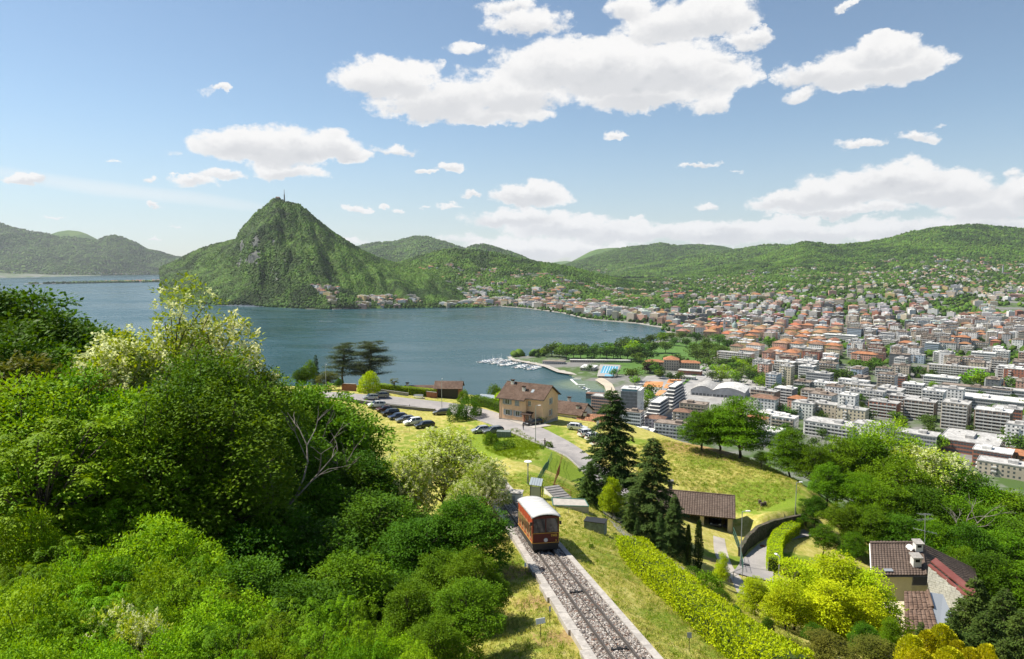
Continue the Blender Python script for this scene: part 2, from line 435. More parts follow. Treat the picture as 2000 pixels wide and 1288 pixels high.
wm=MB();wm.quad((-18500, -600, 0), (18500, -600, 0), (18500, 19000, 0), (-18500, 19000, 0))
tag(wm.build('lake', M['water']), 'teal lake with wind streaks between the wooded hills and the town', 'lake', kind='structure')
def colx(px):return(np.asarray(px, float)-1000)/F/math.cos(PITCH)
def zland(x, y):
 """height of the far plain above the lake"""
 x=np.asarray(x, float);y=np.asarray(y, float)
 px=1000+1333*x/np.maximum(y, 1)
 right=sstep(950, 1500, px)
 z=4+70*sstep(1500, 3600, y)*(.35+.65*right)+46*sstep(1900, 3400, y)*sstep(1350, 1750, px)
 z=z+(fbm(x/420, y/420, 3, 5)-.5)*46*sstep(1500, 2600, y)
 return z
def bld_ground(q, b):
 co=q.n('ShaderNodeTexCoord').outputs['Object']
 n=q.noise(co, .012, 5, .6);n2=q.noise(co, .09, 4, .6)
 c=q.mix(q.ramp(n, .42, .56), (.17, .165, .155), (.060, .105, .022))
 c=q.mix(q.m('MULTIPLY', q.ramp(n2, .5, .7), .5), c, (.26, .25, .235))
 q.put(b.inputs['Base Color'], c)
M['town_ground']=mat('town_ground', rough=.95, build=bld_ground)
cols=np.arange(-900, 2900, 5.0);rows=260*(12000/260)**np.linspace(0, 1, 250)
UX, YY=np.meshgrid(colx(cols), rows)
XX=UX*YY
inl=inside(LAKE, XX, YY)
ds=segdist(SHORE, XX, YY, closed=False)
ZZ=np.where(inl, -np.minimum(8, 1+ds*.1), np.minimum(zland(XX, YY), 1.6+ds*.05))
nr, nc=XX.shape
def gridfaces(nr, nc):
 i=np.arange(nr-1)[:, None]*nc+np.arange(nc-1)[None]
 return np.stack([i, i+1, i+nc+1, i+nc], -1).reshape(-1, 4)
me=np_mesh('valley_ground', np.stack([XX, YY, ZZ], -1).reshape(-1, 3), gridfaces(nr, nc), M['town_ground'], smooth=True)
tag(link('valley_ground', me), 'town plain and lower slopes between the lake shore and the hills', 'ground', kind='structure')
def zfar(x, y):
 if inside(LAKE, np.array([x]), np.array([y]))[0]:return 0.0
 d=float(segdist(SHORE, np.array([x]), np.array([y]), closed=False)[0])
 return float(min(zland(x, y), 1.6+d*.05))
def zfar_v(x, y):
 d=segdist(SHORE, x, y, closed=False)
 return np.where(inside(LAKE, x, y), -9, np.minimum(zland(x, y), 1.6+d*.05))
# instanced tree crowns for woods nobody could count
HID=bpy.data.collections.new('sources')
def ico_blob(name, m, seed, sub=2, squash=.85, amp=.28):
 import bmesh
 bm=bmesh.new();bmesh.ops.create_icosphere(bm, subdivisions=sub, radius=1)
 r=np.random.default_rng(seed)
 ph=r.uniform(0, 6.28, (6, 3));kk=r.normal(0, 2.6, (6, 3))
 for v in bm.verts:
  p=np.array(v.co);s=1+amp*sum(math.sin(k@p+h[0])for k, h in zip(kk, ph))/2.2
  s+=r.normal(0, amp*.22)
  v.co=Vector((p[0]*s, p[1]*s, (p[2]*s*squash)))
 me=bpy.data.meshes.new(name);bm.to_mesh(me);bm.free();me.materials.append(m)
 if sub>1:me.polygons.foreach_set('use_smooth', [True]*len(me.polygons))
 o=bpy.data.objects.new(name, me);HID.objects.link(o)
 return o
def scatter(name, P, S, srcs, label, cat='forest', group=None, kind='stuff', squash=1.0, tilt=0.0):
 n=len(P)
 me=bpy.data.meshes.new(name)
 me.vertices.add(n);me.vertices.foreach_set('co', np.asarray(P, np.float32).ravel())
 a=me.attributes.new('size', 'FLOAT', 'POINT');a.data.foreach_set('value', np.asarray(S, np.float32))
 r=np.random.default_rng(n)
 a=me.attributes.new('turn', 'FLOAT_VECTOR', 'POINT')
 tv=np.stack([r.normal(0, tilt+1e-6, n), r.normal(0, tilt+1e-6, n), r.uniform(0, 6.28, n)], -1).astype(np.float32)
 a.data.foreach_set('vector', tv.ravel())
 o=link(name, me)
 g=bpy.data.node_groups.new(name, 'GeometryNodeTree')
 g.interface.new_socket('Geometry', in_out='INPUT', socket_type='NodeSocketGeometry')
 g.interface.new_socket('Geometry', in_out='OUTPUT', socket_type='NodeSocketGeometry')
 gi=g.nodes.new('NodeGroupInput');go=g.nodes.new('NodeGroupOutput')
 iop=g.nodes.new('GeometryNodeInstanceOnPoints');jn=g.nodes.new('GeometryNodeJoinGeometry')
 for s in srcs:
  oi=g.nodes.new('GeometryNodeObjectInfo');oi.inputs['Object'].default_value=s;oi.inputs['As Instance'].default_value=True
  g.links.new(oi.outputs['Geometry'], jn.inputs[0])
 g.links.new(jn.outputs[0], iop.inputs['Instance']);iop.inputs['Pick Instance'].default_value=True
 rv=g.nodes.new('FunctionNodeRandomValue');rv.data_type='INT'
 rv.inputs[4].default_value=0;rv.inputs[5].default_value=len(srcs)-1
 g.links.new(rv.outputs[2], iop.inputs['Instance Index'])
 na=g.nodes.new('GeometryNodeInputNamedAttribute');na.data_type='FLOAT';na.inputs[0].default_value='size'
 nb=g.nodes.new('GeometryNodeInputNamedAttribute');nb.data_type='FLOAT_VECTOR';nb.inputs[0].default_value='turn'
 g.links.new(na.outputs[0], iop.inputs['Scale']);g.links.new(nb.outputs[0], iop.inputs['Rotation'])
 g.links.new(gi.outputs[0], iop.inputs['Points']);g.links.new(iop.outputs[0], go.inputs[0])
 md=o.modifiers.new('scatter', 'NODES');md.node_group=g
 return tag(o, label, cat, group, kind)
BLOBS=[ico_blob('forest_crown', M['leaf_forest'], 11+i, sub=2, squash=.9)for i in range(3)]
def bld_hill(rock, green=(.055, .115, .018), green2=(.085, .160, .022)):
 def f(q, b):
  g=q.n('ShaderNodeNewGeometry');co=q.n('ShaderNodeTexCoord').outputs['Object']
  n=q.noise(co, .03, 6, .65);n2=q.noise(co, .0035, 4, .55)
  c=q.mix(q.ramp(n, .38, .64), tuple(x*.8 for x in green), green2)
  c=q.mix(q.m('MULTIPLY', q.ramp(n2, .5, .62), .5), c, (.13, .19, .03))
  if rock:
   rk=q.n('ShaderNodeAttribute', attribute_name='rock').outputs['Fac']
   rn=q.noise(q.vscale(co, (1, 1, .35)), .022, 7, .7)
   rc=q.mix(q.ramp(rn, .4, .62), (.055, .065, .06), (.20, .20, .175))
   c=q.mix(q.ramp(q.m('ADD', rk, q.m('MULTIPLY', q.m('SUBTRACT', rn, .5), 1.1)), .42, .6), c, rc)
  q.put(b.inputs['Base Color'], c)
  bp=q.n('ShaderNodeBump');bp.inputs['Strength'].default_value=1.0;bp.inputs['Distance'].default_value=9.0
  q.put(bp.inputs['Height'], q.noise(co, .05, 5, .7));q.put(b.inputs['Normal'], bp.outputs[0])
 return f
M['hill_far']=mat('hill_wood', rough=.95, build=bld_hill(False), spec=.1)
M['hill_rock']=mat('mountain_wood_and_rock', rough=.95, build=bld_hill(True), spec=.1)
def hill(name, label, crest, Dc, base, Db, prof=.9, step=4, nt=70, gully=.10, amp=14, seed=1, rock=None, warp=None, m=None, trees=0, tsize=(5, 9), pad=True, dcurve=None, mask=None):
 """a wooded ridge with a real front slope, crest and back slope. crest/base are outlines seen from the viewpoint (px, py or z)"""
 cp=np.array(crest, float);px=np.arange(cp[0, 0], cp[-1, 0]+.1, step)
 cy=np.interp(px, cp[:, 0], cp[:, 1]);cyc=(644-cy)/F
 Yc=np.full(px.shape, float(Dc))if np.isscalar(Dc)else np.interp(px, [a for a, _ in Dc], [b for _, b in Dc])
 tz=(-math.sin(PITCH)+cyc*math.cos(PITCH))/(math.cos(PITCH)+cyc*math.sin(PITCH))
 zc=CAMZ+tz*Yc
 bp_=np.array(base, float)
 zb=np.interp(px, bp_[:, 0], bp_[:, 1])
 Yb=np.full(px.shape, float(Db))if np.isscalar(Db)else np.interp(px, [a for a, _ in Db], [b for _, b in Db])
 T=np.concatenate([np.linspace(0, 1, nt), 1+np.linspace(.04, .9, 14)])
 PXg, TT=np.meshgrid(px, T)
 U=colx(PXg)
 Y=Yb+(Yc-Yb)*TT
 tf=np.clip(TT, 0, 1)
 h=(zc-zb)
 Zg=zb+h*(prof(tf, PXg)if callable(prof)else tf**prof)
 back=np.clip(TT-1, 0, 1)
 Zg=Zg-h*back*.75
 win=np.sin(np.pi*np.clip(tf, 0, 1))**.7*(TT<=1)+(TT>1)*.15
 X=U*Y
 gl=fbm(X/(Dc if np.isscalar(Dc)else Yc.mean())*26, Y/900, 4, seed)-.5
 gl2=fbm(X/120+Y/300, Y/150, 4, seed+3)-.5
 Zg=Zg+win*np.abs(h)*gully*2*gl+win*gl2*amp*2.2
 if warp is not None:Y=Y+warp(PXg, TT);X=U*Y
 me=np_mesh(name, np.stack([X, Y, Zg], -1).reshape(-1, 3), gridfaces(*X.shape), m or(M['hill_rock']if rock is not None else M['hill_far']), smooth=True)
 if rock is not None:
  a=me.attributes.new('rock', 'FLOAT', 'POINT');a.data.foreach_set('value', rock(PXg, TT).astype(np.float32).ravel())
 tag(link(name, me), label, 'hill', kind='structure')
 if trees:
  r=np.random.default_rng(seed+50)
  n=trees*3
  j=r.uniform(0, X.shape[1]-1.001, n);i=r.uniform(0, nt-1.001, n)
  ii=i.astype(int);jj=j.astype(int);fi=i-ii;fj=j-jj
  def bl(A):return A[ii, jj]*(1-fi)*(1-fj)+A[ii+1, jj]*fi*(1-fj)+A[ii, jj+1]*(1-fi)*fj+A[ii+1, jj+1]*fi*fj
  x, y, z=bl(X), bl(Y), bl(Zg);keep=z>2
  if rock is not None:keep&=r.random(n)>np.clip((bl(rock(PXg, TT))-.25)*2.2, 0, .97)
  if mask is not None:keep&=r.random(n)<mask(bl(PXg), bl(TT))
  k=np.nonzero(keep)[0][:trees]
  s=r.uniform(*tsize, len(k))*(0.75+.5*fbm(x[k]/60, y[k]/60, 2, 9))
  scatter('forest', np.stack([x[k], y[k], z[k]+s*.15], -1), s, BLOBS, 'dense broadleaf wood covering '+label, 'forest')
 return X, Y, Zg, nt, PXg, TT
hill('hill', 'the pale blue far range at the end of the valley', [(1060, 517), (1085, 512), (1105, 510), (1125, 513), (1150, 516)], 16000, [(1000, 60), (1200, 60)], 13500, step=3, nt=12, amp=10)
hill('hill', 'the distant bluish ridge right of the valley mouth', [(1110, 514), (1130, 503), (1150, 492), (1165, 487), (1185, 485), (1205, 484), (1222, 489), (1240, 497), (1270, 510)], 11500, [(1100, 60), (1300, 60)], 9800, nt=26, step=3)
hill('hill', 'the twin topped green hill left of the gap in the range', [(640, 502), (690, 488), (715, 478), (740, 474), (765, 473), (790, 467), (818, 460), (835, 463), (852, 466), (880, 476), (905, 485), (960, 498), (1040, 512)], 9000, [(600, 60), (1100, 60)], 6800, nt=46, step=3, gully=.16, seed=3, trees=9000, tsize=(9, 15))
hill('hill', 'the dark rounded hill right of the twin topped hill', [(860, 505), (905, 488), (925, 479), (945, 477), (965, 482), (995, 492), (1020, 501), (1040, 510), (1080, 520)], 7400, [(850, 60), (1100, 60)], 6000, nt=30, step=3, seed=4, trees=4000, tsize=(8, 13))
HILL_B=hill('hill', 'the long green hill closing the valley behind the town', [(1090, 520), (1130, 509), (1165, 498), (1195, 489), (1225, 482), (1262, 479), (1285, 475), (1320, 480), (1360, 478), (1400, 481), (1430, 488), (1480, 492), (1560, 500), (1640, 510)], 8600, [(1050, 40), (1700, 60)], 6300, nt=46, step=3, gully=.14, seed=6, trees=18000, tsize=(7, 12))
hill('hill', 'the dark shoulder in front of the long green hill', [(1150, 542), (1190, 534), (1225, 525), (1260, 517), (1300, 508), (1350, 499), (1400, 494), (1440, 487), (1480, 480), (1510, 477), (1540, 480), (1580, 486), (1640, 500)], 6600, [(1100, 50), (1700, 80)], 5000, nt=40, step=3, gully=.12, seed=8, trees=10000, tsize=(7, 12))
HILL_R=hill('hill', 'the wooded hill above the right half of the town', [(1150, 556), (1250, 548), (1330, 537), (1400, 522), (1450, 510), (1500, 494), (1535, 480), (1565, 471), (1592, 474), (1620, 479), (1680, 474), (1730, 464), (1770, 452), (1820, 444), (1870, 439), (1905, 438), (1945, 443), (1985, 447), (2100, 440), (2300, 452), (2700, 470)], [(1150, 4200), (1500, 5000), (2700, 5200)], [(1150, 50), (1350, 62), (1700, 96), (2700, 100)], [(1150, 3300), (2700, 3450)], prof=lambda t, p:.55*t+.45*t*t, nt=64, gully=.11, seed=10, trees=42000, tsize=(4.5, 8.5), mask=lambda p, t:np.where(t<.35, .45, 1.0))
HILL_L=hill('hill', 'the long mountain ridge across the far left arm of the lake', [(-900, 420), (-500, 400), (-200, 415), (-60, 424), (0, 430), (25, 439), (50, 447), (75, 452), (100, 455), (125, 462), (160, 463), (200, 470), (215, 462), (235, 459), (258, 466), (280, 477), (295, 487), (320, 492), (345, 500), (400, 508), (470, 514)], 10500, [(-900, 0), (470, 0)], [(-900, 8000), (110, 8600), (300, 9700), (470, 9900)], nt=60, step=4, gully=.2, seed=12, trees=36000, tsize=(8, 14))
hill('hill', 'the higher back crest of the far left ridge', [(80, 470), (105, 460), (125, 453), (145, 450), (165, 452), (180, 457), (205, 470), (240, 480)], 12500, [(60, 100), (300, 100)], 11000, nt=30, step=3, seed=14)
SSC=[(318, 524), (335, 516), (352, 510), (380, 494), (420, 477), (450, 468), (468, 462), (474, 448), (480, 438), (494, 424), (506, 411), (514, 404), (527, 394), (536, 389), (543, 387), (549, 388), (555, 391), (563, 397), (580, 401), (592, 403), (600, 409), (606, 414), (622, 428), (640, 441), (656, 453), (670, 462), (685, 472), (700, 481), (716, 491), (735, 501), (760, 512), (785, 518), (815, 525), (850, 535), (900, 556), (960, 585)]
def ss_warp(p, t):
 redge=545-88*(1-t)**.8+7*np.sin(t*9)
 return 190*sstep(6, -16, p-redge)*sstep(.02, .25, t)*sstep(1.5, 1.0, t)-70*np.exp(-((p-redge-18)/26)**2)*np.sin(np.pi*np.clip(t, 0, 1))+170*(fbm(p/26+t*2.2, t*2.6, 3, 77)-.5)*np.sin(np.pi*np.clip(t, 0, 1))**.6
def ss_rock(p, t):
 r=np.zeros(p.shape)
 for cx, ct, a, b_, w in[(505, .52, 16, .10, .75), (498, .40, 22, .08, .9), (480, .62, 10, .14, .8), (540, .50, 8, .06, .7), (535, .30, 10, .12, .55), (545, .22, 16, .10, .6), (560, .34, 8, .10, .5), (472, .45, 12, .10, .7), (618, .72, 24, .05, .55), (650, .80, 16, .06, .6), (535, .66, 6, .06, .6), (520, .24, 26, .06, .4), (528, .82, 6, .05, .5)]:
  r=np.maximum(r, w*np.exp(-((p-cx)/a)**2-((t-ct)/b_)**2))
 return r
HILL_S=hill('mountain', 'the steep wooded mountain with grey cliffs rising from the lake', SSC, [(318, 3500), (470, 3250), (560, 3080), (700, 3150), (960, 3000)], [(318, 0), (960, 0)], [(318, 2850), (352, 2750), (400, 2640), (430, 2540), (520, 2460), (600, 2340), (650, 2330), (700, 2350), (800, 2400), (960, 2440)], prof=lambda t, p:t**.86+.02*np.sin(t*9.4+p*.03), step=2, nt=110, gully=.09, amp=13, seed=21, rock=ss_rock, warp=ss_warp, trees=42000, tsize=(3.4, 5.6), mask=lambda p, t:np.where((t<.14)&(p>640), .35, 1.0))
HILL_V=hill('hill', 'the low green hill dotted with villas right of the steep mountain', [(720, 530), (760, 520), (800, 508), (830, 498), (862, 490), (885, 487), (910, 489), (940, 490), (975, 496), (1010, 504), (1040, 511), (1075, 515), (1110, 522), (1160, 534), (1200, 543), (1240, 551), (1290, 562), (1340, 574), (1400, 590)], [(720, 3500), (1000, 3500), (1400, 2900)], [(720, 30), (900, 8), (1400, 8)], [(720, 2900), (900, 2620), (1100, 2500), (1400, 2350)], nt=60, step=3, gully=.1, seed=25, trees=19000, tsize=(4, 7.5), mask=lambda p, t:np.where(t<.22, .45, .85))
# the town
WALLC={'white':(.70, .69, .66), 'cream':(.58, .50, .36), 'grey':(.44, .44, .435), 'beige':(.50, .43, .34), 'pink':(.55, .32, .24), 'yellow':(.58, .44, .20), 'brick red':(.34, .14, .09), 'brown':(.22, .155, .115), 'pale blue':(.38, .46, .54), 'lilac':(.46, .42, .47), 'dark grey':(.17, .175, .18), 'orange':(.52, .27, .12)}
ROOFC={'flat grey':(.44, .43, .41), 'flat white':(.66, .65, .62), 'flat brown':(.26, .21, .17), 'orange tiled':(.36, .155, .075), 'faded tiled':(.34, .20, .125), 'brown tiled':(.21, .12, .08)}
for k, c in WALLC.items():M['w_'+k]=smat('render_'+k.replace(' ', '_'), c, amt=.12, scale=.35, second=tuple(x*.7 for x in c), sscale=.08, samt=.4)
for k, c in ROOFC.items():M['r_'+k]=smat('roof_'+k.replace(' ', '_'), c, .9, amt=.3, scale=.5, second=tuple(x*.6 for x in c), sscale=.15, samt=.6)
M['pane']=mat('window_pane', (.075, .085, .095), .12, spec=.7)
M['balcony']=smat('balcony_white', (.58, .57, .54), amt=.12, scale=.6)
M['balcony_tan']=smat('balcony_tan', (.40, .34, .27), amt=.12, scale=.6)
M['recess']=mat('shadowed_recess_wall', (.16, .14, .125), .8)
def facade(mb, x0, x1, y, sgn, axis, nf, fh, sp, ww, wh, z0=1.0, off=.04, skip=0.0, r=None):
 """window panes on one side of a block: along axis x (normal +-y) or y"""
 L=x1-x0;n=max(1, int(L/sp));g=L/n
 for f in range(nf):
  for i in range(n):
   if r is not None and r.random()<skip:continue
   c=x0+g*(i+.5);a, b=c-ww/2, c+ww/2;za, zb=z0+f*fh, z0+f*fh+wh;o=y+sgn*off
   p=[(a, o, za), (b, o, za), (b, o, zb), (a, o, zb)]if axis=='x' else[(o, a, za), (o, b, za), (o, b, zb), (o, a, zb)]
   if(sgn>0)==(axis=='x'):p=p[::-1]
   mb.quad(*p)
def building(name, label, loc, rz, w, d, nf, style, wall, roof, group=None, fh=3.0, seed=0, bal='balcony', detail=True):
 r=random.Random(seed)
 t=thing(name, label, 'building', loc, rz, group)
 H=nf*fh+.6;x0, x1, y0, y1=-w/2, w/2, -d/2, d/2
 wm_=MB();wm_.box(x0, x1, y0, y1, -6, H)
 wm_.build('wall', M['w_'+wall], t)
 rm=MB()
 if 'tiled' in roof:
  o=.7;hh=min(w, d)*.22;k=min(w, d)/2-.2
  e=[(x0-o, y0-o, H), (x1+o, y0-o, H), (x1+o, y1+o, H), (x0-o, y1+o, H)]
  ra, rb=((x0+k, 0, H+hh), (x1-k, 0, H+hh))if w>=d else((0, y0+k, H+hh), (0, y1-k, H+hh))
  if w>=d:rm.add(e+[ra, rb], [(0, 1, 5, 4), (1, 2, 5), (2, 3, 4, 5), (3, 0, 4), (3, 2, 1, 0)])
  else:rm.add(e+[ra, rb], [(0, 1, 4), (1, 2, 5, 4), (2, 3, 5), (3, 0, 4, 5), (3, 2, 1, 0)])
  if r.random()<.6:cx=r.uniform(x0*.4, x1*.4);rm.box(cx-.5, cx+.5, -.5, .5, H+hh*.3, H+hh+1)
 else:
  o=.25
  rm.box(x0-o, x1+o, y0-o, y1+o, H, H+.35)
  for a in((x0-o, x1+o, y0-o, y0-o+.3), (x0-o, x1+o, y1+o-.3, y1+o), (x0-o, x0-o+.3, y0-o+.31, y1+o-.31), (x1+o-.3, x1+o, y0-o+.31, y1+o-.31)):
   rm.box(*a, H+.351, H+.75)
  sw=min(6, w*.3);cx=r.uniform(x0*.4, x1*.4)
  rm.box(cx-sw/2, cx+sw/2, -d*.2, d*.2, H+.352, H+2.6)
  for _ in range(r.randint(1, 4)):
   ax, ay=r.uniform(x0*.8, x1*.8), r.uniform(y0*.7, y1*.7);s=r.uniform(.5, 1.2)
   if abs(ax-cx)>sw/2+s and True:rm.box(ax-s, ax+s, ay-s, ay+s, H+.353, H+.3+s*1.3)
 rm.build('roof', M['r_'+roof], t)
 if not detail:return t
 win=MB();bm=MB();rec=MB()
 if style=='slab':
  dp=1.5;wx=w*.46
  for sg, y in((-1, y0), (1, y1)):
   for f in range(nf):
    z=f*fh+.3
    a, b=sorted((y+sg*.05, y+sg*dp))
    bm.box(-wx, wx, a, b, z, z+.22)
    a, b=sorted((y+sg*(dp-.12), y+sg*dp))
    bm.box(-wx, wx, a, b, z+.221, z+1.15)
   n=max(2, int(2*wx/6))
   for i in range(n+1):
    cx=-wx+2*wx*i/n;a, b=sorted((y+sg*.06, y+sg*(dp-.13)))
    bm.box(cx-.1, cx+.1, a, b, .35, H)
   facade(win, -wx, wx, y, sg, 'x', nf, fh, 3.0, 1.8, 1.75, .8)
  facade(win, y0+.8, y1-.8, x0, -1, 'y', nf, fh, 3.4, 1.3, 1.4, 1.2, r=r, skip=.15);facade(win, y0+.8, y1-.8, x1, 1, 'y', nf, fh, 3.4, 1.3, 1.4, 1.2, r=r, skip=.15)
 elif style=='office':
  for ax, y, sg, a, b in(('x', y0, -1, x0, x1), ('x', y1, 1, x0, x1), ('y', x0, -1, y0, y1), ('y', x1, 1, y0, y1)):
   facade(win, a+.5, b-.5, y, sg, ax, nf, fh, 2.0, 1.85, 1.6, 1.1)
 else:
  ww, wh=(1.3, 1.5)if style=='point' else(1.0, 1.6)
  for ax, y, sg, a, b in(('x', y0, -1, x0, x1), ('x', y1, 1, x0, x1), ('y', x0, -1, y0, y1), ('y', x1, 1, y0, y1)):
   facade(win, a+.6, b-.6, y, sg, ax, nf, fh, 3.0, ww, wh, 1.1, r=r, skip=.06)
   if style=='point' and sg<0:
    for f in range(1, nf):
     L=b-a;c=a+L*.3
     p, s_=sorted((y+sg*.05, y+sg*1.2))
     if ax=='x':bm.box(c-1.6, c+1.6, p, s_, f*fh+.3, f*fh+1.3)
     else:bm.box(p, s_, c-1.6, c+1.6, f*fh+.3, f*fh+1.3)
 if win.f:tag(win.build('window_pane', M['pane'], t), kind='stuff')
 if bm.f:tag(bm.build('balcony', M[bal], t), kind='stuff')
 return t
GRID=R(-26)
gc, gs=math.cos(GRID), math.sin(GRID)
TAKEN=[]
def free(x, y, rad):return all((x-a)**2+(y-b)**2>(rad+c)**2 for a, b, c in TAKEN)
def put(px, py, w, d, nf, style, wall, roof, label, name='apartment_block', turn=0, fh=3.0, bal='balcony'):
 p=PZ(px, py, 4.0);z=zfar(p.x, p.y)
 y=p.y+d*.5;x=p.x*y/p.y
 TAKEN.append((x, y, max(w, d)*.62))
 return building(name, label, (x, y, z), GRID+R(turn-(15 if px>1420 else 0)), w, d, nf, style, wall, roof, fh=fh, seed=int(px*7+py), bal=bal)
for a in[(1655, 830, 15, 14, 9, 'point', 'white', 'flat white', 'slim white nine storey tower block among the near town roofs'), (1664, 840, 24, 13, 6, 'point', 'cream', 'flat grey', 'cream block with regular windows in front of the slim white tower'), (1726, 818, 26, 14, 5, 'slab', 'brick red', 'flat grey', 'brick red block with white balcony bands right of the slim white tower'), (1765, 812, 26, 13, 6, 'slab', 'brown', 'flat grey', 'brown balcony block, left one of the dark pair beyond the tree tops', 0), (1796, 822, 27, 14, 6, 'slab', 'brown', 'flat grey', 'brown balcony block, right one of the dark pair beyond the tree tops'), (1865, 842, 21, 20, 8, 'slab', 'beige', 'flat grey', 'tall beige block with deep balconies above the tree tops on the right'), (1822, 806, 20, 13, 7, 'slab', 'white', 'flat white', 'white balcony block behind the tall beige block'), (1850, 800, 28, 15, 7, 'point', 'white', 'flat grey', 'broad white seven storey block left of the big grey hall'), (1945, 808, 62, 30, 4, 'office', 'grey', 'flat white', 'long pale grey hall with a smooth white roof at the right', 'hall_building'), (1905, 780, 66, 15, 4, 'office', 'white', 'flat brown', 'long low white office wing behind the pale grey hall', 'office_building'), (1838, 764, 36, 18, 5, 'office', 'white', 'flat white', 'white office block with glazed bands left of the long low wing', 'office_building'), (1990, 788, 50, 18, 4, 'office', 'grey', 'flat grey', 'grey ribbon windowed wing at the right edge of the picture', 'office_building'), (1938, 852, 27, 17, 7, 'slab', 'brown', 'flat white', 'white balconied block with brown stripes standing alone by the road'), (1868, 745, 66, 14, 6, 'slab', 'beige', 'flat grey', 'very long beige balcony block across the right of the town'), (1667, 770, 32, 11, 5, 'slab', 'white', 'flat white', 'white slab block, hindmost of three parallel slabs'), (1677, 780, 32, 11, 5, 'slab', 'cream', 'flat grey', 'cream slab block, middle one of three parallel slabs'), (1694, 792, 34, 11, 5, 'slab', 'white', 'flat grey', 'white slab block, front one of three parallel slabs'), (1732, 788, 15, 24, 5, 'office', 'white', 'flat grey', 'white glazed block seen end on right of the parallel slabs'), (1747, 794, 15, 26, 5, 'office', 'grey', 'flat grey', 'grey glazed block seen end on behind the dark balcony pair'), (1600, 760, 28, 15, 6, 'office', 'grey', 'flat grey', 'grey office block with window bands left of the round tree', 'office_building'), (1576, 750, 18, 14, 7, 'office', 'white', 'flat white', 'white office tower stepping up behind the grey office block', 'office_building'), (1534, 788, 20, 15, 5, 'slab', 'dark grey', 'flat white', 'dark grey balcony block with white roof beside the bare car park'), (1510, 768, 13, 16, 7, 'slab', 'pale blue', 'flat grey', 'narrow pale blue balcony tower above the street trees'), (1536, 755, 14, 14, 8, 'point', 'cream', 'flat grey', 'slender cream tower block behind the pale blue tower'), (1493, 744, 14, 13, 7, 'point', 'pink', 'flat grey', 'pink and white tower block at the end of the tree square'), (1597, 788, 32, 16, 4, 'slab', 'beige', 'flat brown', 'low beige block with long balconies in front of the grey offices'), (1630, 790, 17, 14, 6, 'point', 'white', 'flat brown', 'plain white block left of the parallel slabs'), (1570, 820, 20, 14, 5, 'point', 'white', 'flat grey', 'plain white block at the left of the near flat roofs'), (1612, 822, 22, 14, 5, 'point', 'beige', 'flat grey', 'beige block wedged left of the slim white tower'), (1505, 830, 22, 16, 3, 'point', 'grey', 'flat white', 'small grey flat roofed block beside the dark street trees'), (1622, 858, 40, 22, 4, 'slab', 'white', 'flat grey', 'terraced white block just above the tree tops'), (1495, 872, 26, 18, 4, 'office', 'grey', 'flat white', 'grey block with pale terrace roof right of the tall meadow trees'), (1436, 710, 54, 13, 5, 'slab', 'beige', 'flat grey', 'long beige balcony block above the tree square'), (1688, 712, 34, 14, 5, 'point', 'pink', 'orange tiled', 'pink block with orange tiles in the middle of the town'), (1745, 760, 26, 16, 5, 'office', 'brick red', 'flat grey', 'brick red flat roofed block behind the end on blocks'), (1897, 892, 40, 46, 3, 'office', 'brick red', 'flat grey', 'broad low brick building with grey roof at the right', 'works_building'), (1938, 918, 24, 18, 4, 'office', 'brick red', 'flat white', 'brick red house with white flat roof among the lowest roofs', 'house'), (1980, 914, 22, 14, 3, 'tile', 'orange', 'orange tiled', 'orange tiled house at the right edge above the wood', 'house'), (1965, 936, 34, 16, 3, 'point', 'beige', 'flat grey', 'beige flat roofed block lowest at the right edge', 'house'), (1700, 868, 26, 16, 5, 'point', 'white', 'flat grey', 'pale block half hidden by the blossoming tree on the right'), (1790, 880, 30, 18, 4, 'office', 'grey', 'flat grey', 'grey block half hidden behind the blossoming tree on the right'), (1770, 700, 40, 12, 5, 'slab', 'dark grey', 'flat grey', 'dark grey glazed slab in the upper middle of the town'), (1575, 700, 46, 16, 5, 'office', 'grey', 'flat grey', 'long grey office block at the edge of the old town', 'office_building'), (1640, 668, 60, 20, 4, 'office', 'white', 'flat white', 'long white office block behind the old town', 'office_building'), (1800, 640, 44, 14, 7, 'slab', 'white', 'flat white', 'white stepped apartment row on the green rise at the right'), (1940, 640, 30, 14, 8, 'slab', 'white', 'flat grey', 'white balcony tower on the upper right of the town'), (1920, 715, 30, 20, 6, 'office', 'white', 'flat white', 'white cube with fine window grid at the right'), ]:put(*a[:9], *(a[9:10]if len(a)>9 and isinstance(a[9], str)else()))
# landmarks of the near town, all standing on the plain
def patch(name, pts, m, z, label, kind='structure', cat=None):
 mb=MB();q_=[PZ(px, py, z)for px, py in pts]
 mb.add(q_, [tuple(range(len(q_)))[::-1]])
 o=mb.build(name, m)
 if o.data.polygons[0].normal.z<0:o.data.flip_normals()
 return tag(o, label, cat or name.replace('_', ' '), kind=kind)
M['sand']=smat('sand', (.50, .43, .33), amt=.12, scale=.3, second=(.36, .31, .25), sscale=.06, samt=.5)
M['gravel_pale']=smat('gravel_pale', (.42, .38, .33), amt=.2, scale=.3, second=(.28, .27, .25), sscale=.08, samt=.6)
M['clay']=smat('clay_court', (.56, .235, .085), amt=.12, scale=.1, second=(.62, .32, .16), sscale=.04, samt=.5)
M['park_grass']=smat('park_grass', (.075, .16, .022), amt=.25, scale=.2)
M['street']=smat('street_pale', (.34, .33, .315), amt=.15, scale=.15, second=(.22, .21, .20), sscale=.05, samt=.6)
M['pool_blue']=mat('pool_blue', (.13, .42, .62), .15)
M['roof_glass']=mat('terrace_glass', (.20, .36, .42), .2)
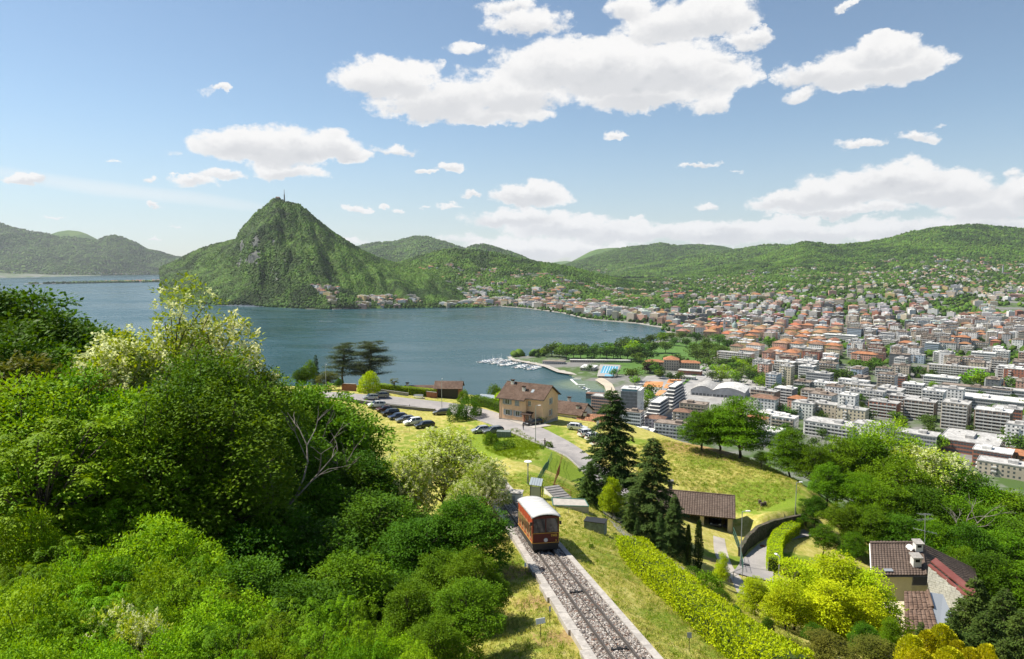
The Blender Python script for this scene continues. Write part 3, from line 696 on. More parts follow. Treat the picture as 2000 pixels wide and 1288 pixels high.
patch('marina_quay', [(990, 697), (1030, 695.5), (1095, 690), (1150, 686), (1215, 679), (1270, 690), (1262, 716), (1180, 722), (1130, 733), (1112, 731), (1088, 727), (1062, 716), (1035, 710), (1000, 704)], M['gravel_pale'], 1.9, 'pale gravel marina point reaching into the lake', cat='quay')
patch('park_lawn', [(1100, 691), (1200, 680), (1300, 668), (1420, 668), (1440, 700), (1360, 726), (1270, 722), (1180, 708), (1110, 704)], M['park_grass'], 4.2, 'green lawn under the trees of the lakeside park', cat='lawn')
patch('lido_lawn', [(1206, 731), (1215, 715), (1262, 718), (1256, 732)], M['park_grass'], 4.3, 'bright lawn beside the open air pool', cat='lawn')
patch('beach', [(1162, 742), (1180, 735), (1218, 738), (1240, 748), (1232, 762), (1196, 772), (1184, 764), (1180, 754)], M['sand'], 2.2, 'pale sandy bathing beach by the harbour', cat='beach')
patch('town_square', [(1262, 735), (1375, 724), (1392, 712), (1418, 712), (1500, 760), (1500, 806), (1370, 818), (1230, 812), (1225, 770)], M['street'], 4.25, 'pale paved ground round the exhibition halls and courts', cat='pavement')
for i, (pts, lb)in enumerate([([(1254, 756), (1262, 745), (1296, 746), (1293, 757)], 'left one of the upper pair'), ([(1296, 758), (1301, 750), (1336, 751), (1331, 761)], 'right one of the upper pair'), ([(1302, 748), (1306, 741), (1342, 742), (1338, 750)], 'hindmost, shaded by two round trees'), ([(1278, 772), (1288, 762), (1319, 765), (1306, 783)], 'nearest of all')]):
 o=patch('tennis_court', pts, M['clay'], 4.35+i*.01, 'orange clay tennis court, '+lb, kind='structure')
def strip(name, pts, wpx, m, z, label, cat):
 c=[PZ(px, py, z)for px, py in pts];mb=MB()
 L=[]
 for i, p in enumerate(c):
  d=(c[min(i+1, len(c)-1)]-c[max(i-1, 0)]).normalized();n=Vector((-d.y, d.x, 0))*wpx/2
  L.append((p+n, p-n))
 for a, b in zip(L, L[1:]):mb.quad(a[0], b[0], b[1], a[1])
 o=mb.build(name, m)
 if o.data.polygons[0].normal.z<0:o.data.flip_normals()
 return tag(o, label, cat, kind='structure')
strip('avenue', [(1240, 840), (1300, 784), (1345, 748), (1388, 714), (1410, 698)], 26, M['street'], 4.45, 'broad pale avenue running between courts and halls into the town', 'avenue')
strip('avenue_verge', [(1288, 788), (1340, 745), (1378, 717)], 5, M['park_grass'], 4.6, 'planted strip along the middle of the avenue', 'verge')
def swimming_pool():
 o_=PZ(1190, 724, 4.4);t=thing('swimming_pool', 'blue open air swimming pool with lane lines by the beach', 'pool', o_)
 def loc(px, py, z=4.4):return PZ(px, py, z)-o_
 mb=MB();mb.quad(*[loc(*p)for p in[(1166, 735), (1172, 712), (1212, 713), (1204, 736)]]);mb.build('pool_deck', M['concrete'], t)
 mb=MB();A, B, C, D=[loc(px, py, 4.45)for px, py in[(1172, 729), (1178, 715), (1208, 716), (1203, 730)]];mb.quad(A, B, C, D);mb.build('pool_water', M['pool_blue'], t)
 for k in range(1, 6):
  a, b=A.lerp(D, k/6), B.lerp(C, k/6);n=(D-A).normalized()*.25;z_=Vector((0, 0, .05))
  mb=MB();mb.quad(a-n+z_, b-n+z_, b+n+z_, a+n+z_);mb.build('lane_line', M['white_paint'], t)
 mb=MB();mb.quad(*[loc(px, py, 4.45)for px, py in[(1180, 735), (1182, 731.5), (1200, 732), (1199, 735.5)]]);mb.build('pool_water', M['pool_blue'], t)
swimming_pool()
def low_hall(name, label, px, py, w, d, h, wall, roofm, turn=0, tilt=0, cat='building'):
 p=PZ(px, py, 4.0);t=thing(name, label, cat, (p.x, p.y, max(zfar(p.x, p.y), 2.3)), GRID+R(turn));TAKEN.append((p.x, p.y, max(w, d)*.6))
 mb=MB();mb.box(-w/2, w/2, -d/2, d/2, -4, h);mb.build('wall', wall, t)
 mb=MB();o=.5;mb.hexa([(-w/2-o, -d/2-o, h), (w/2+o, -d/2-o, h), (w/2+o, d/2+o, h+tilt), (-w/2-o, d/2+o, h+tilt)], [(-w/2-o, -d/2-o, h+.4), (w/2+o, -d/2-o, h+.4), (w/2+o, d/2+o, h+.4+tilt), (-w/2-o, d/2+o, h+.4+tilt)]);mb.build('roof', roofm, t)
 mb=MB();facade(mb, -w/2+.5, w/2-.5, -d/2, -1, 'x', 1, 3, 3.2, 2.4, 1.8, .8)
 tag(mb.build('window_pane', M['pane'], t), kind='stuff')
 return t
low_hall('lido_building', 'low lido pavilion with a white sloping roof beside the pool', 1150, 722, 20, 18, 4, M['w_beige'], M['r_flat white'], tilt=2.0)
low_hall('lido_arcade', 'long flat roofed arcade behind the pool and pavilion', 1172, 708, 92, 6, 3.5, M['w_beige'], M['r_flat white'], turn=22)
low_hall('yacht_club', 'flat roofed club house on the marina point', 1082, 709, 34, 10, 4.2, M['w_grey'], M['r_flat brown'], turn=8)
low_hall('boat_house', 'boat house with a rust brown roof beside the harbour jetties', 1166, 772, 24, 9, 3.5, M['w_brown'], M['r_brown tiled'], turn=6)
low_hall('club_house', 'long red walled club house with flat roof above the tennis courts', 1348, 732, 30, 14, 6, M['w_brick red'], M['r_flat grey'])
low_hall('club_annex', 'white annex in front of the red walled club house', 1338, 741, 26, 10, 4, M['w_white'], M['r_flat grey'])
def barrel_hall(label, px, py, w, d, h, rise, roofm):
 p=PZ(px, py, 4.0);t=thing('exhibition_hall', label, 'hall', (p.x, p.y+d*.3, zfar(p.x, p.y)), GRID);TAKEN.append((p.x, p.y+d*.3, max(w, d)*.6))
 n=16;arc=[(-w/2+w*k/n, h+rise*math.sin(math.pi*k/n))for k in range(n+1)]
 mb=MB();ring=[(-w/2, -3)]+arc+[(w/2, -3)]
 k=len(ring);mb.add([(x, -d/2, z)for x, z in ring]+[(x, d/2, z)for x, z in ring], [tuple(range(k)), tuple(range(k, 2*k))[::-1], (0, k, k+1, 1), (k-2, 2*k-2, 2*k-1, k-1)]);mb.build('wall', M['w_grey'], t)
 mb=MB();o=.8
 up=[(x*1.02, z+.12)for x, z in arc];nn=len(up)
 vs=[(x, y, z+e)for y in(-d/2-o, d/2+o)for e in(0, .45)for x, z in up]
 fs=[]
 for i in range(n):fs+=[(i+nn, i+nn+1, i+1+3*nn, i+3*nn), (i+1, i, i+2*nn, i+1+2*nn), (i, i+1, i+1+nn, i+nn), (i+3*nn, i+3*nn+1, i+1+2*nn, i+2*nn)]
 mb.add(vs, fs);mb.build('roof', roofm, t)
 for i in range(1, 7):
  y=-d/2+d*i/7;mb=MB()
  mb.tube([(x, y, z+.5)for x, z in up], .16, 4);mb.build('roof_rib', M['concrete'], t)
 mb=MB();facade(mb, -w/2+1, w/2-1, -d/2, -1, 'x', 1, 3, 4, 3.2, 2.6, .6);tag(mb.build('window_pane', M['pane'], t), kind='stuff')
barrel_hall('grey barrel roofed exhibition hall, the left and darker of two', 1384, 772, 27, 40, 6, 5.5, M['r_flat grey'])
barrel_hall('white barrel roofed exhibition hall, the right and larger of two', 1434, 776, 36, 42, 7, 4.5, M['r_flat white'])
def school():
 p=PZ(1310, 722, 4.0);t=thing('school_building', 'large tan building with orange roofs and a raised middle block by the park', 'building', (p.x, p.y, zfar(p.x, p.y)), R(-12));TAKEN.append((p.x, p.y, 42))
 for nm, x0, x1, y0, y1, h, rise in(('wing', -36, -10, -6, 8, 11, 3), ('wing', 11, 40, -6, 8, 11, 3), ('middle', -9.9, 10.9, -9, 11, 15, 5)):
  mb=MB();mb.box(x0, x1, y0, y1, -4, h);wl=mb.build('wall', M['w_beige'], t)
  mb=MB();facade(mb, x0+.5, x1-.5, y0, -1, 'x', 3 if nm=='wing' else 4, 3.6, 3.2, 1.4, 2.0, 1.0);tag(mb.build('window_pane', M['pane'], wl), kind='stuff')
  mb=MB();o=1.0;e=[(x0-o, y0-o, h), (x1+o, y0-o, h), (x1+o, y1+o, h), (x0-o, y1+o, h)]
  cy=(y0+y1)/2;k=(y1-y0)/2
  mb.add(e+[(x0+k, cy, h+rise), (x1-k, cy, h+rise)], [(0, 1, 5, 4), (1, 2, 5), (2, 3, 4, 5), (3, 0, 4), (3, 2, 1, 0)]);mb.build('roof', M['r_orange tiled'], t)
school()
def tower():
 p=PZ(1236, 838, 4.0);t=thing('tower_block', 'dark grey slab tower with louvred front, white flank and glazed roof terrace', 'tower', (p.x, p.y+7, zfar(p.x, p.y)), R(-21));TAKEN.append((p.x, p.y+7, 14))
 mb=MB();mb.box(-9, 6.5, -8, 8, -5, 35);mb.build('wall', M['w_grey'], t)
 mb=MB();mb.box(6.51, 9.5, -8.6, 8.6, -5, 36.5);mb.build('flank_wall', M['w_white'], t)
 mb=MB()
 for f in range(11):
  for k in range(13):mb.box(-8.7+k*1.17, -8.7+k*1.17+.85, -8.22, -8.02, f*3.05+1.2, f*3.05+3.9)
 tag(mb.build('louvre', M['w_dark grey'], t), kind='stuff')
 mb=MB();facade(mb, -8, -3.5, 9.5, 1, 'y', 11, 3.1, 4.5, 2.6, 1.7, 1.2);facade(mb, 3, 7.5, 9.5, 1, 'y', 11, 3.1, 4.5, 2.6, 1.7, 1.2);tag(mb.build('window_pane', M['pane'], t), kind='stuff')
 mb=MB();mb.box(-8.2, 6, -7.2, 7.2, 35.01, 36.8);mb.build('terrace_glazing', M['roof_glass'], t)
 mb=MB();mb.box(-9.2, 6.4, -8.2, 8.2, 36.81, 37.1);mb.box(-3, 3, -3, 3, 37.11, 38.6);mb.build('roof', M['r_flat white'], t)
tower()
def terraced(label, px, py, w, d, nf, turn, nm='terraced_building'):
 """long banded building stepping down by a floor at a time"""
 p=PZ(px, py, 4.0);t=thing(nm, label, 'building', (p.x, p.y+w*.3, zfar(p.x, p.y)), R(turn));TAKEN.append((p.x, p.y+w*.3, w*.5))
 for f in range(nf):
  s=w*.035*f
  mb=MB();mb.box(-w/2+s*2, w/2, -d/2+.6*f, d/2-.6*f, f*3-(4 if f==0 else 0), f*3+2.9);mb.build('storey', M['pane']if f else M['w_grey'], t)
  mb=MB();mb.box(-w/2+s*2-1, w/2+.5, -d/2+.6*f-1.4, d/2-.6*f+1.4, f*3+2.91, f*3+3.25)
  for y in(-1, 1):
   a, b=sorted((y*(d/2-.6*f+1.38), y*(d/2-.6*f+1.22)));mb.box(-w/2+s*2-1, w/2+.5, a, b, f*3+3.26, f*3+4.1)
  mb.build('terrace_band', M['balcony'], t)
terraced('long banded white and black building with a terrace roof beside the avenue', 1322, 800, 64, 13, 7, 62)
terraced('shorter banded terrace building in front of the long banded one', 1290, 818, 44, 13, 5, 62)
for a in[(1236, 846, 17, 12, 6, 'office', 'white', 'flat brown', 'white six storey block at the foot of the dark grey tower'), (1280, 846, 17, 13, 4, 'point', 'lilac', 'brown tiled', 'lilac house with a brown hipped roof right of the dark grey tower', 'house'), (1332, 838, 15, 11, 5, 'point', 'cream', 'brown tiled', 'cream house with brown roof below the banded terrace buildings', 'house'), (1314, 858, 30, 15, 4, 'slab', 'white', 'flat brown', 'white balcony block with a planted roof just beyond the meadow'), (1255, 858, 20, 13, 2, 'office', 'grey', 'flat white', 'low grey building with white roof just beyond the meadow'), ]:put(*a[:9], *a[9:10])
# the rest of the town: a street grid filled house by house
def poly(*p):return[tuple(PZ(px, py, 4)[:2])for px, py in p]
NOBUILD=[poly((940, 715), (960, 690), (1200, 672), (1300, 655), (1430, 662), (1442, 700), (1380, 730), (1340, 760), (1245, 815), (1190, 800), (1150, 745)), poly((1340, 800), (1360, 730), (1400, 708), (1482, 718), (1490, 760), (1505, 800), (1420, 812)), poly((1668, 745), (1672, 712), (1728, 708), (1735, 735)), poly((1760, 740), (1762, 712), (1838, 712), (1838, 735)), poly((1616, 770), (1618, 735), (1668, 735), (1668, 765)), poly((1820, 632), (1825, 604), (1900, 600), (1900, 622)), poly((1940, 622), (1945, 605), (2030, 605), (2030, 625)), poly((1480, 700), (1482, 668), (1522, 668), (1522, 692))]
AV=[tuple(PZ(px, py, 4)[:2])for px, py in[(1225, 850), (1300, 784), (1345, 748), (1388, 714), (1410, 698)]]
rt=random.Random(5)
cand=[]
for i in range(-90, 170):
 for j in range(8, 175):
  u, v=i*27.0+rt.uniform(-3, 3)+(i//4)*9, j*23.0+rt.uniform(-3, 3)+(j//3)*9
  x, y=u*gc-v*gs+300, u*gs+v*gc+300
  if y<480 or y>3500:continue
  px=1000+1340*x/y
  if px<660 or px>2040:continue
  cand.append((x, y))
ca_=np.array(cand)
d_sh=segdist(SHORE, ca_[:, 0], ca_[:, 1], closed=False)
ok=~inside(LAKE, ca_[:, 0], ca_[:, 1])&(d_sh>16)&(segdist(AV, ca_[:, 0], ca_[:, 1], closed=False)>24)
for P_ in NOBUILD:ok&=~inside(P_, ca_[:, 0], ca_[:, 1])
zc_=zfar_v(ca_[:, 0], ca_[:, 1])
ORD=['leftmost']+[w+' from left' for w in 'second third fourth fifth sixth seventh eighth ninth tenth eleventh twelfth thirteenth fourteenth fifteenth sixteenth'.split()]
NUM={1:'one', 2:'two', 3:'three', 4:'four', 5:'five', 6:'six', 7:'seven', 8:'eight', 9:'nine', 10:'ten'}
LIM_X, LIM_Y=[1100, 1190, 1260, 1340, 1480, 1600, 1660, 1760, 1860, 1900, 2050], [790, 800, 850, 880, 885, 865, 850, 850, 880, 945, 955]
spec=[]
gaps=[]
for(x, y), k, z in zip(cand, ok, zc_):
 if not k:continue
 px, py=pxy(x, y, z)
 if py>np.interp(px, LIM_X, LIM_Y)+12:continue
 shore_d=float(segdist(SHORE, np.array([x]), np.array([y]), closed=False)[0])
 old=1290<px<1660 and 636<py<712 and py>640+(px-1300)*.02
 green=fbm(np.array([x/260.]), np.array([y/260.]), 3, 31)[0]
 p_b=.90 if old else(.80 if y<1700 else .66)
 if y>1900:p_b=.56-.25*min(1, (y-1900)/1400)
 if px<1300 and shore_d<170:p_b=.85
 elif px<1300:p_b=.42
 if green>.60 and not old:p_b*=.25
 if rt.random()>p_b or not free(x, y, 12):
  gaps.append((x, y, z));continue
 if old:
  st, wl, rf='tile', rt.choice(['cream', 'yellow', 'pink', 'beige', 'cream', 'white', 'white']), rt.choice(['orange tiled', 'faded tiled', 'orange tiled', 'faded tiled', 'brown tiled', 'flat grey', 'flat white']);nf=rt.randint(3, 5);w, d=rt.uniform(17, 26), rt.uniform(13, 20)
 elif y<2100 and not(px<1300):
  r_=rt.random();st='slab' if r_<.45 else('point' if r_<.72 else('office' if r_<.86 else 'tile'))
  wl=rt.choice(['white', 'white', 'white', 'cream', 'grey', 'beige', 'pink', 'brown', 'white', 'pale blue', 'beige', 'brick red', 'dark grey'])
  rf=rt.choice(['flat grey', 'flat grey', 'flat white', 'flat brown', 'flat brown']+(['brown tiled', 'faded tiled', 'orange tiled']if st=='point' else[]))if st!='tile' else rt.choice(['orange tiled', 'orange tiled', 'brown tiled'])
  nf=rt.randint(4, 7)if st!='tile' else rt.randint(2, 4);w, d=rt.uniform(17, 27), rt.uniform(12, 16)
  if st=='tile':w, d=rt.uniform(13, 20), rt.uniform(11, 15)
 else:
  st=rt.choice(['slab', 'point', 'office', 'tile']);wl=rt.choice(['white', 'white', 'cream', 'beige', 'pink', 'yellow', 'grey', 'white', 'cream'])
  rf=rt.choice(['flat grey', 'flat white', 'flat brown'])if st!='tile' else rt.choice(['faded tiled', 'brown tiled', 'orange tiled', 'brown tiled'])
  nf=rt.randint(4, 7)if shore_d<170 else(rt.randint(2, 5)if y<2600 else rt.randint(1, 3));w, d=(rt.uniform(18, 30), rt.uniform(13, 17))if nf>3 else(rt.uniform(11, 17), rt.uniform(9, 13))
 turn=rt.choice([0, 90, 0, 0])+rt.uniform(-5, 5)-(15 if px>1420 else 0)+(0 if y<1500 or old else rt.uniform(-25, 25))
 spec.append(dict(x=x, y=y, z=z, px=px, py=py, st=st, wl=wl, rf=rf, nf=nf, w=w, d=d, turn=turn, old=old, size=(w*nf*3)/y**2))
spec.sort(key=lambda s:-s['size'])
vis=[s for s in spec if-10<s['px']<2010]
front, rest=vis[:235], vis[235:]
def district(s):
 px, py=s['px'], s['py']
 col_=['behind park', 'behind tree square', 'above terraces', 'behind slim tower', 'behind brown pair', 'behind grey hall'][int(np.clip((px-1300)/118, 0, 5))]
 if px<1300:col_='by the promenade' if s['y']>1500 else 'by the harbour'
 row_='lowest row' if py>790 else('near row' if py>745 else('middle row' if py>705 else('upper row' if py>670 else 'top row')))
 if s['old']:return('left' if px<1450 else 'right')+' old town, '+('front' if py>690 else 'back')
 return row_+' '+col_
keyed={}
for s in front:
 s['look']=f"{s['wl']} {NUM[s['nf']]} storey {s['rf']} roofed block"
 keyed.setdefault((s['look'], district(s)), []).append(s)
for(lk, ds_), L in keyed.items():
 L.sort(key=lambda s:s['px'])
 for i, s in enumerate(L):
  nm='town_house' if s['st']=='tile' else('office_building' if s['st']=='office' else 'apartment_block')
  lab=lk+' '+ds_+('' if len(L)==1 else ', '+ORD[min(i, 15)])
  building(nm, lab, (s['x'], s['y'], s['z']), GRID+R(s['turn']), s['w'], s['d'], s['nf'], s['st'], s['wl'], s['rf'], group='buildings of the town on the plain', seed=int(s['x']*13+s['y']), bal=rt.choice(['balcony', 'balcony', 'balcony_tan']))
def bld_farwall(q, b):
 c=q.n('ShaderNodeAttribute', attribute_name='tint').outputs['Color']
 uv=q.n('ShaderNodeUVMap').outputs[0];u, v, _=q.sep(uv)
 fu=q.m('FRACT', q.m('MULTIPLY', u, 1/3.0));fv=q.m('FRACT', q.m('MULTIPLY', v, 1/3.0))
 wn=q.m('MULTIPLY', q.m('MULTIPLY', q.m('GREATER_THAN', fu, .28), q.m('LESS_THAN', fu, .76)), q.m('MULTIPLY', q.m('GREATER_THAN', fv, .3), q.m('LESS_THAN', fv, .82)))
 wn=q.m('MULTIPLY', wn, q.m('GREATER_THAN', v, .01))
 q.put(b.inputs['Base Color'], q.mix(q.m('MULTIPLY', wn, .85), c, (.06, .065, .07)))
M['far_wall']=mat('far_wall', rough=.85, build=bld_farwall)
class Far:
 def __init__(s):s.v=[];s.f=[];s.uv=[];s.c=[]
 def face(s, p, uv, c):
  o=len(s.v);s.v+=p;s.f.append(list(range(o, o+4)));s.uv+=uv;s.c+=[(*c, 1)]*4
 def house(s, x, y, z, w, d, h, ang, wall, roof, tiled):
  ca, sa=math.cos(ang), math.sin(ang)
  def T(a, b, c):return(x+a*ca-b*sa, y+a*sa+b*ca, z+c)
  X, Yv=w/2, d/2
  cs=[(-X, -Yv), (X, -Yv), (X, Yv), (-X, Yv)]
  for i in range(4):
   a, b=cs[i], cs[(i+1)%4];L=w if i%2==0 else d
   s.face([T(*a, -6), T(*b, -6), T(*b, h), T(*a, h)], [(0, -6), (L, -6), (L, h), (0, h)], wall)
  zz=[(0, 0)]*4
  if tiled:
   o=.6;hh=d*.24;k=min(d/2, w/2-.5)
   e=[T(-X-o, -Yv-o, h), T(X+o, -Yv-o, h), T(X+o, Yv+o, h), T(-X-o, Yv+o, h)];ra, rb=T(-X+k, 0, h+hh), T(X-k, 0, h+hh)
   s.face([e[0], e[1], rb, ra], zz, roof);s.face([e[2], e[3], ra, rb], zz, roof);s.face([e[1], e[2], rb, rb], zz, roof);s.face([e[3], e[0], ra, ra], zz, roof)
  else:
   s.face([T(-X, -Yv, h+.3), T(X, -Yv, h+.3), T(X, Yv, h+.3), T(-X, Yv, h+.3)], zz, roof)
   q1=[(-X, -Yv), (X, -Yv), (X, Yv), (-X, Yv)]
   for i in range(4):s.face([T(*q1[i], h), T(*q1[(i+1)%4], h), T(*q1[(i+1)%4], h+.3), T(*q1[i], h+.3)], zz, roof)
   sw=w*.15;
   for i, (a, b)in enumerate([(-1, -1), (1, -1), (1, 1), (-1, 1)]):
    a2, b2=[(-1, -1), (1, -1), (1, 1), (-1, 1)][(i+1)%4]
    s.face([T(a*sw, b*sw, h+.3), T(a2*sw, b2*sw, h+.3), T(a2*sw, b2*sw, h+2.4), T(a*sw, b*sw, h+2.4)], zz, wall)
   s.face([T(-sw, -sw, h+2.4), T(sw, -sw, h+2.4), T(sw, sw, h+2.4), T(-sw, sw, h+2.4)], zz, roof)
 def done(s, name, label):
  uv=np.array(s.uv, np.float32);c=np.array(s.c, np.float32)
  me=np_mesh(name, np.array(s.v), np.array(s.f), M['far_wall'], uv=uv, col=c)
  return tag(link(name, me), label, 'houses', kind='stuff')
F1=Far()
for s in rest:
 j=rt.uniform(.8, 1.12)
 F1.house(s['x'], s['y'], s['z'], s['w'], s['d'], s['nf']*3+.4, GRID+R(s['turn']), tuple(c*j for c in WALLC[s['wl']]), tuple(c*rt.uniform(.8, 1.1)for c in ROOFC[s['rf']]), 'tiled' in s['rf'])
F1.done('town_houses', 'countless smaller houses and blocks filling the rest of the town up to the hills')
def slope_houses(H, n, tmax, label, seed, pr=None, big=0.2, tmin=0.0):
 X, Y, Z, nt, PXg, TT=H;r=random.Random(seed);f=Far();k=0;tries=0
 while k<n and tries<n*30:
  tries+=1
  i=r.randrange(int(tmin*nt), int(nt*tmax));j=r.randrange(X.shape[1]);px=PXg[0, j]
  if pr and not(pr[0]<px<pr[1]):continue
  if fbm(np.array([px/28.]), np.array([i/nt*9.]), 3, seed)[0]<.47:continue
  x, y, z=X[i, j], Y[i, j], Z[i, j]
  if z<2:continue
  w=r.uniform(9, 15)if r.random()>big else r.uniform(20, 40);wl=r.choice(['white', 'white', 'cream', 'beige', 'pink', 'yellow', 'grey']);tl=r.random()<(.6 if w<18 else .10)
  f.house(x, y, z, w, r.uniform(8, 13), r.choice([4, 6, 6, 7, 9])+(4 if w>18 else 0), r.uniform(-.8, .4), WALLC[wl], ROOFC[r.choice(['orange tiled', 'brown tiled', 'faded tiled', 'brown tiled'])if tl else r.choice(['flat grey', 'flat white'])], tl);k+=1
 f.done('hill_houses', label)
slope_houses(HILL_R, 520, .42, 'villas and hamlets strewn over the lower wooded hill above the town', 3)
slope_houses(HILL_V, 420, .62, 'villas strewn over the low green hill across the bay', 4, (800, 1400))
slope_houses(HILL_S, 90, .17, 'apartment blocks at the foot of the steep mountain by the water', 5, (610, 960), .6)
slope_houses(HILL_V, 150, .25, 'pale hotels and blocks along the far shore of the bay', 6, (760, 1120), .75)
slope_houses(HILL_B, 260, .30, 'village houses low on the long green hill', 7, (1130, 1500))
slope_houses(HILL_L, 170, .05, 'houses along the far left lake shore', 8, (-100, 360))
# the near hillside
CTRL_PX=[(1220, 1288, 31.3), (1066, 1082, 50.2), (985, 985, 74), (1000, 900, 104), (1140, 1180, 39.8), (1060, 1288, 30.5), (960, 1180, 40.5), (960, 1080, 51), (1330, 1288, 33.2), (1200, 1150, 43.8), (1390, 1265, 36.5), (1240, 1130, 50), (1330, 1190, 44), (1130, 1050, 58), (1110, 1000, 70), (1510, 1300, 38), (1340, 1110, 70), (1270, 1060, 82), (1180, 1010, 80), (1140, 985, 76), (1080, 965, 79), (1050, 940, 86), (1035, 905, 103), (1075, 935, 90), (1085, 880, 122), (1110, 940, 108), (1440, 1140, 75), (1400, 1032, 101), (1400, 1085, 87), (1455, 1080, 91), (1500, 1060, 97), (1530, 1050, 100), (1590, 1110, 84), (1330, 945, 116), (1300, 900, 130), (1450, 920, 125), (1560, 955, 115), (1280, 862, 146), (1400, 880, 138), (1500, 925, 124), (1480, 1000, 110), (1200, 860, 144), (1135, 910, 124), (1060, 850, 147), (1000, 825, 160), (950, 800, 173), (900, 790, 180), (870, 778, 190), (760, 777, 180), (650, 772, 174), (1120, 838, 152), (1050, 822, 163), (985, 805, 172), (1160, 855, 146), (850, 810, 172), (750, 800, 172), (800, 830, 158), (760, 862, 146), (890, 870, 142), (980, 850, 148), (1010, 860, 142), (700, 830, 158), (1000, 880, 128), (880, 920, 125), (760, 940, 118), ]
CTRL_XYZ=[(-8, 24, -20), (-20, 30, -23.5), (-14, 45, -27), (-28, 50, -25), (-45, 60, -21), (-62, 62, -20), (-75, 75, -20), (-25, 80, -32), (-50, 95, -29), (-45, 130, -35), (-80, 110, -28), (-30, 110, -34), (-6.5, 40, -23.5), (-8, 55, -26), (-9, 70, -29), (-70, 160, -38), (-40, 35, -21), (-60, 40, -19), (0, 10, -14), (-30, 12, -17), (20, 18, -17), (30, 30, -24), (45, 45, -31), (26, 58, -33), (46, 76, -40.5), (60, 70, -45), (75, 60, -47), (70, 100, -50), (69, 116, -51), (95, 110, -56), (85, 84, -53), (110, 80, -57), (55, 95, -44.5), (40, 34, -29), (65, 40, -37), (12, 8, -14), ]
cp_=[tuple(PY(*c))for c in CTRL_PX]+[(x, y, CAMZ+z)for x, y, z in CTRL_XYZ]
cp_=np.array(cp_)
def _phi(r2):return np.sqrt(r2+16.0)
_A=_phi((cp_[:, None, 0]-cp_[None, :, 0])**2+(cp_[:, None, 1]-cp_[None, :, 1])**2)
_n=len(cp_);_P=np.stack([np.ones(_n), cp_[:, 0], cp_[:, 1]], 1)
_B=np.block([[_A-np.eye(_n)*0.6, _P], [_P.T, np.zeros((3, 3))]])
_w=np.linalg.solve(_B, np.concatenate([cp_[:, 2], np.zeros(3)]))
PLAT=[(-190, -10), (-190, 90), (-110, 125), (-88, 165), (-70, 196), (-40, 214), (-8, 212), (14, 196), (30, 186), (36, 160), (38, 150), (52, 136), (62, 122), (84, 128), (104, 112), (128, 90), (150, 40), (150, -10)]
WALLXY=[(ray(px, py)[0]*y, y)for px, py, y in((1449, 1088, 88), (1462, 1070, 93), (1482, 1056, 97), (1510, 1043, 100.5), (1545, 1034, 103), (1575, 1030, 104.5))]
WALLBACK=WALLXY+[(62, 130), (40, 130), (WALLXY[0][0]-.5, 105), (WALLXY[0][0]-.1, 90)]
T0=PY(1220, 1288, 31.3);T1=PY(1066, 1082, 50.2)
TDX=(T1.x-T0.x)/(T1.y-T0.y);TDZ=(T1.z-T0.z)/(T1.y-T0.y)
def track(y):return Vector((T0.x+TDX*(y-T0.y), y, T0.z+TDZ*(y-T0.y)))
def gz(x, y):
 x=np.asarray(x, float);y=np.asarray(y, float);sh=x.shape;xf=x.ravel();yf=y.ravel()
 out=np.empty(xf.shape)
 for a in range(0, len(xf), 20000):
  xs, ys=xf[a:a+20000, None], yf[a:a+20000, None]
  out[a:a+20000]=_phi((xs-cp_[None, :, 0])**2+(ys-cp_[None, :, 1])**2)@_w[:_n]+_w[_n]+_w[_n+1]*xs[:, 0]+_w[_n+2]*ys[:, 0]
 d=np.where(inside(PLAT, xf, yf), 0, segdist(PLAT, xf, yf))
 out=np.where(d>0, np.minimum(out, CAMZ-30)-.85*np.maximum(d-2, 0)-.25*np.minimum(d, 2), out)
 tx=T0.x+TDX*(yf-T0.y);tz=T0.z+TDZ*(yf-T0.y)
 dt=np.abs(xf-tx);wt_=(1-sstep(1.5, 3.6, dt))*(yf<108)
 out=out*(1-wt_)+(tz-.25)*wt_
 dw=segdist(WALLXY, xf, yf, closed=False);sd_=np.where(inside(WALLBACK, xf, yf), dw, -1);out=out+np.where(sd_>0, 2.7*sstep(.0, .5, sd_)*np.exp(-np.maximum(sd_-2, 0)/6.5)*sstep(34.5, 39, xf), 0)
 return np.maximum(out, -7).reshape(sh)
def g1(x, y):return float(gz(np.array([x]), np.array([y]))[0])
def hit(px, py, y0=18, y1=260):
 """where the line of sight through a photo pixel meets the hillside"""
 dx, dz=ray(px, py);ys=np.arange(y0, y1, .5);z=gz(dx*ys, ys);b=(CAMZ+dz*ys)<z
 k=int(np.argmax(b))if b.any()else len(ys)-1
 y=ys[k]
 return Vector((dx*y, y, float(z[k])))
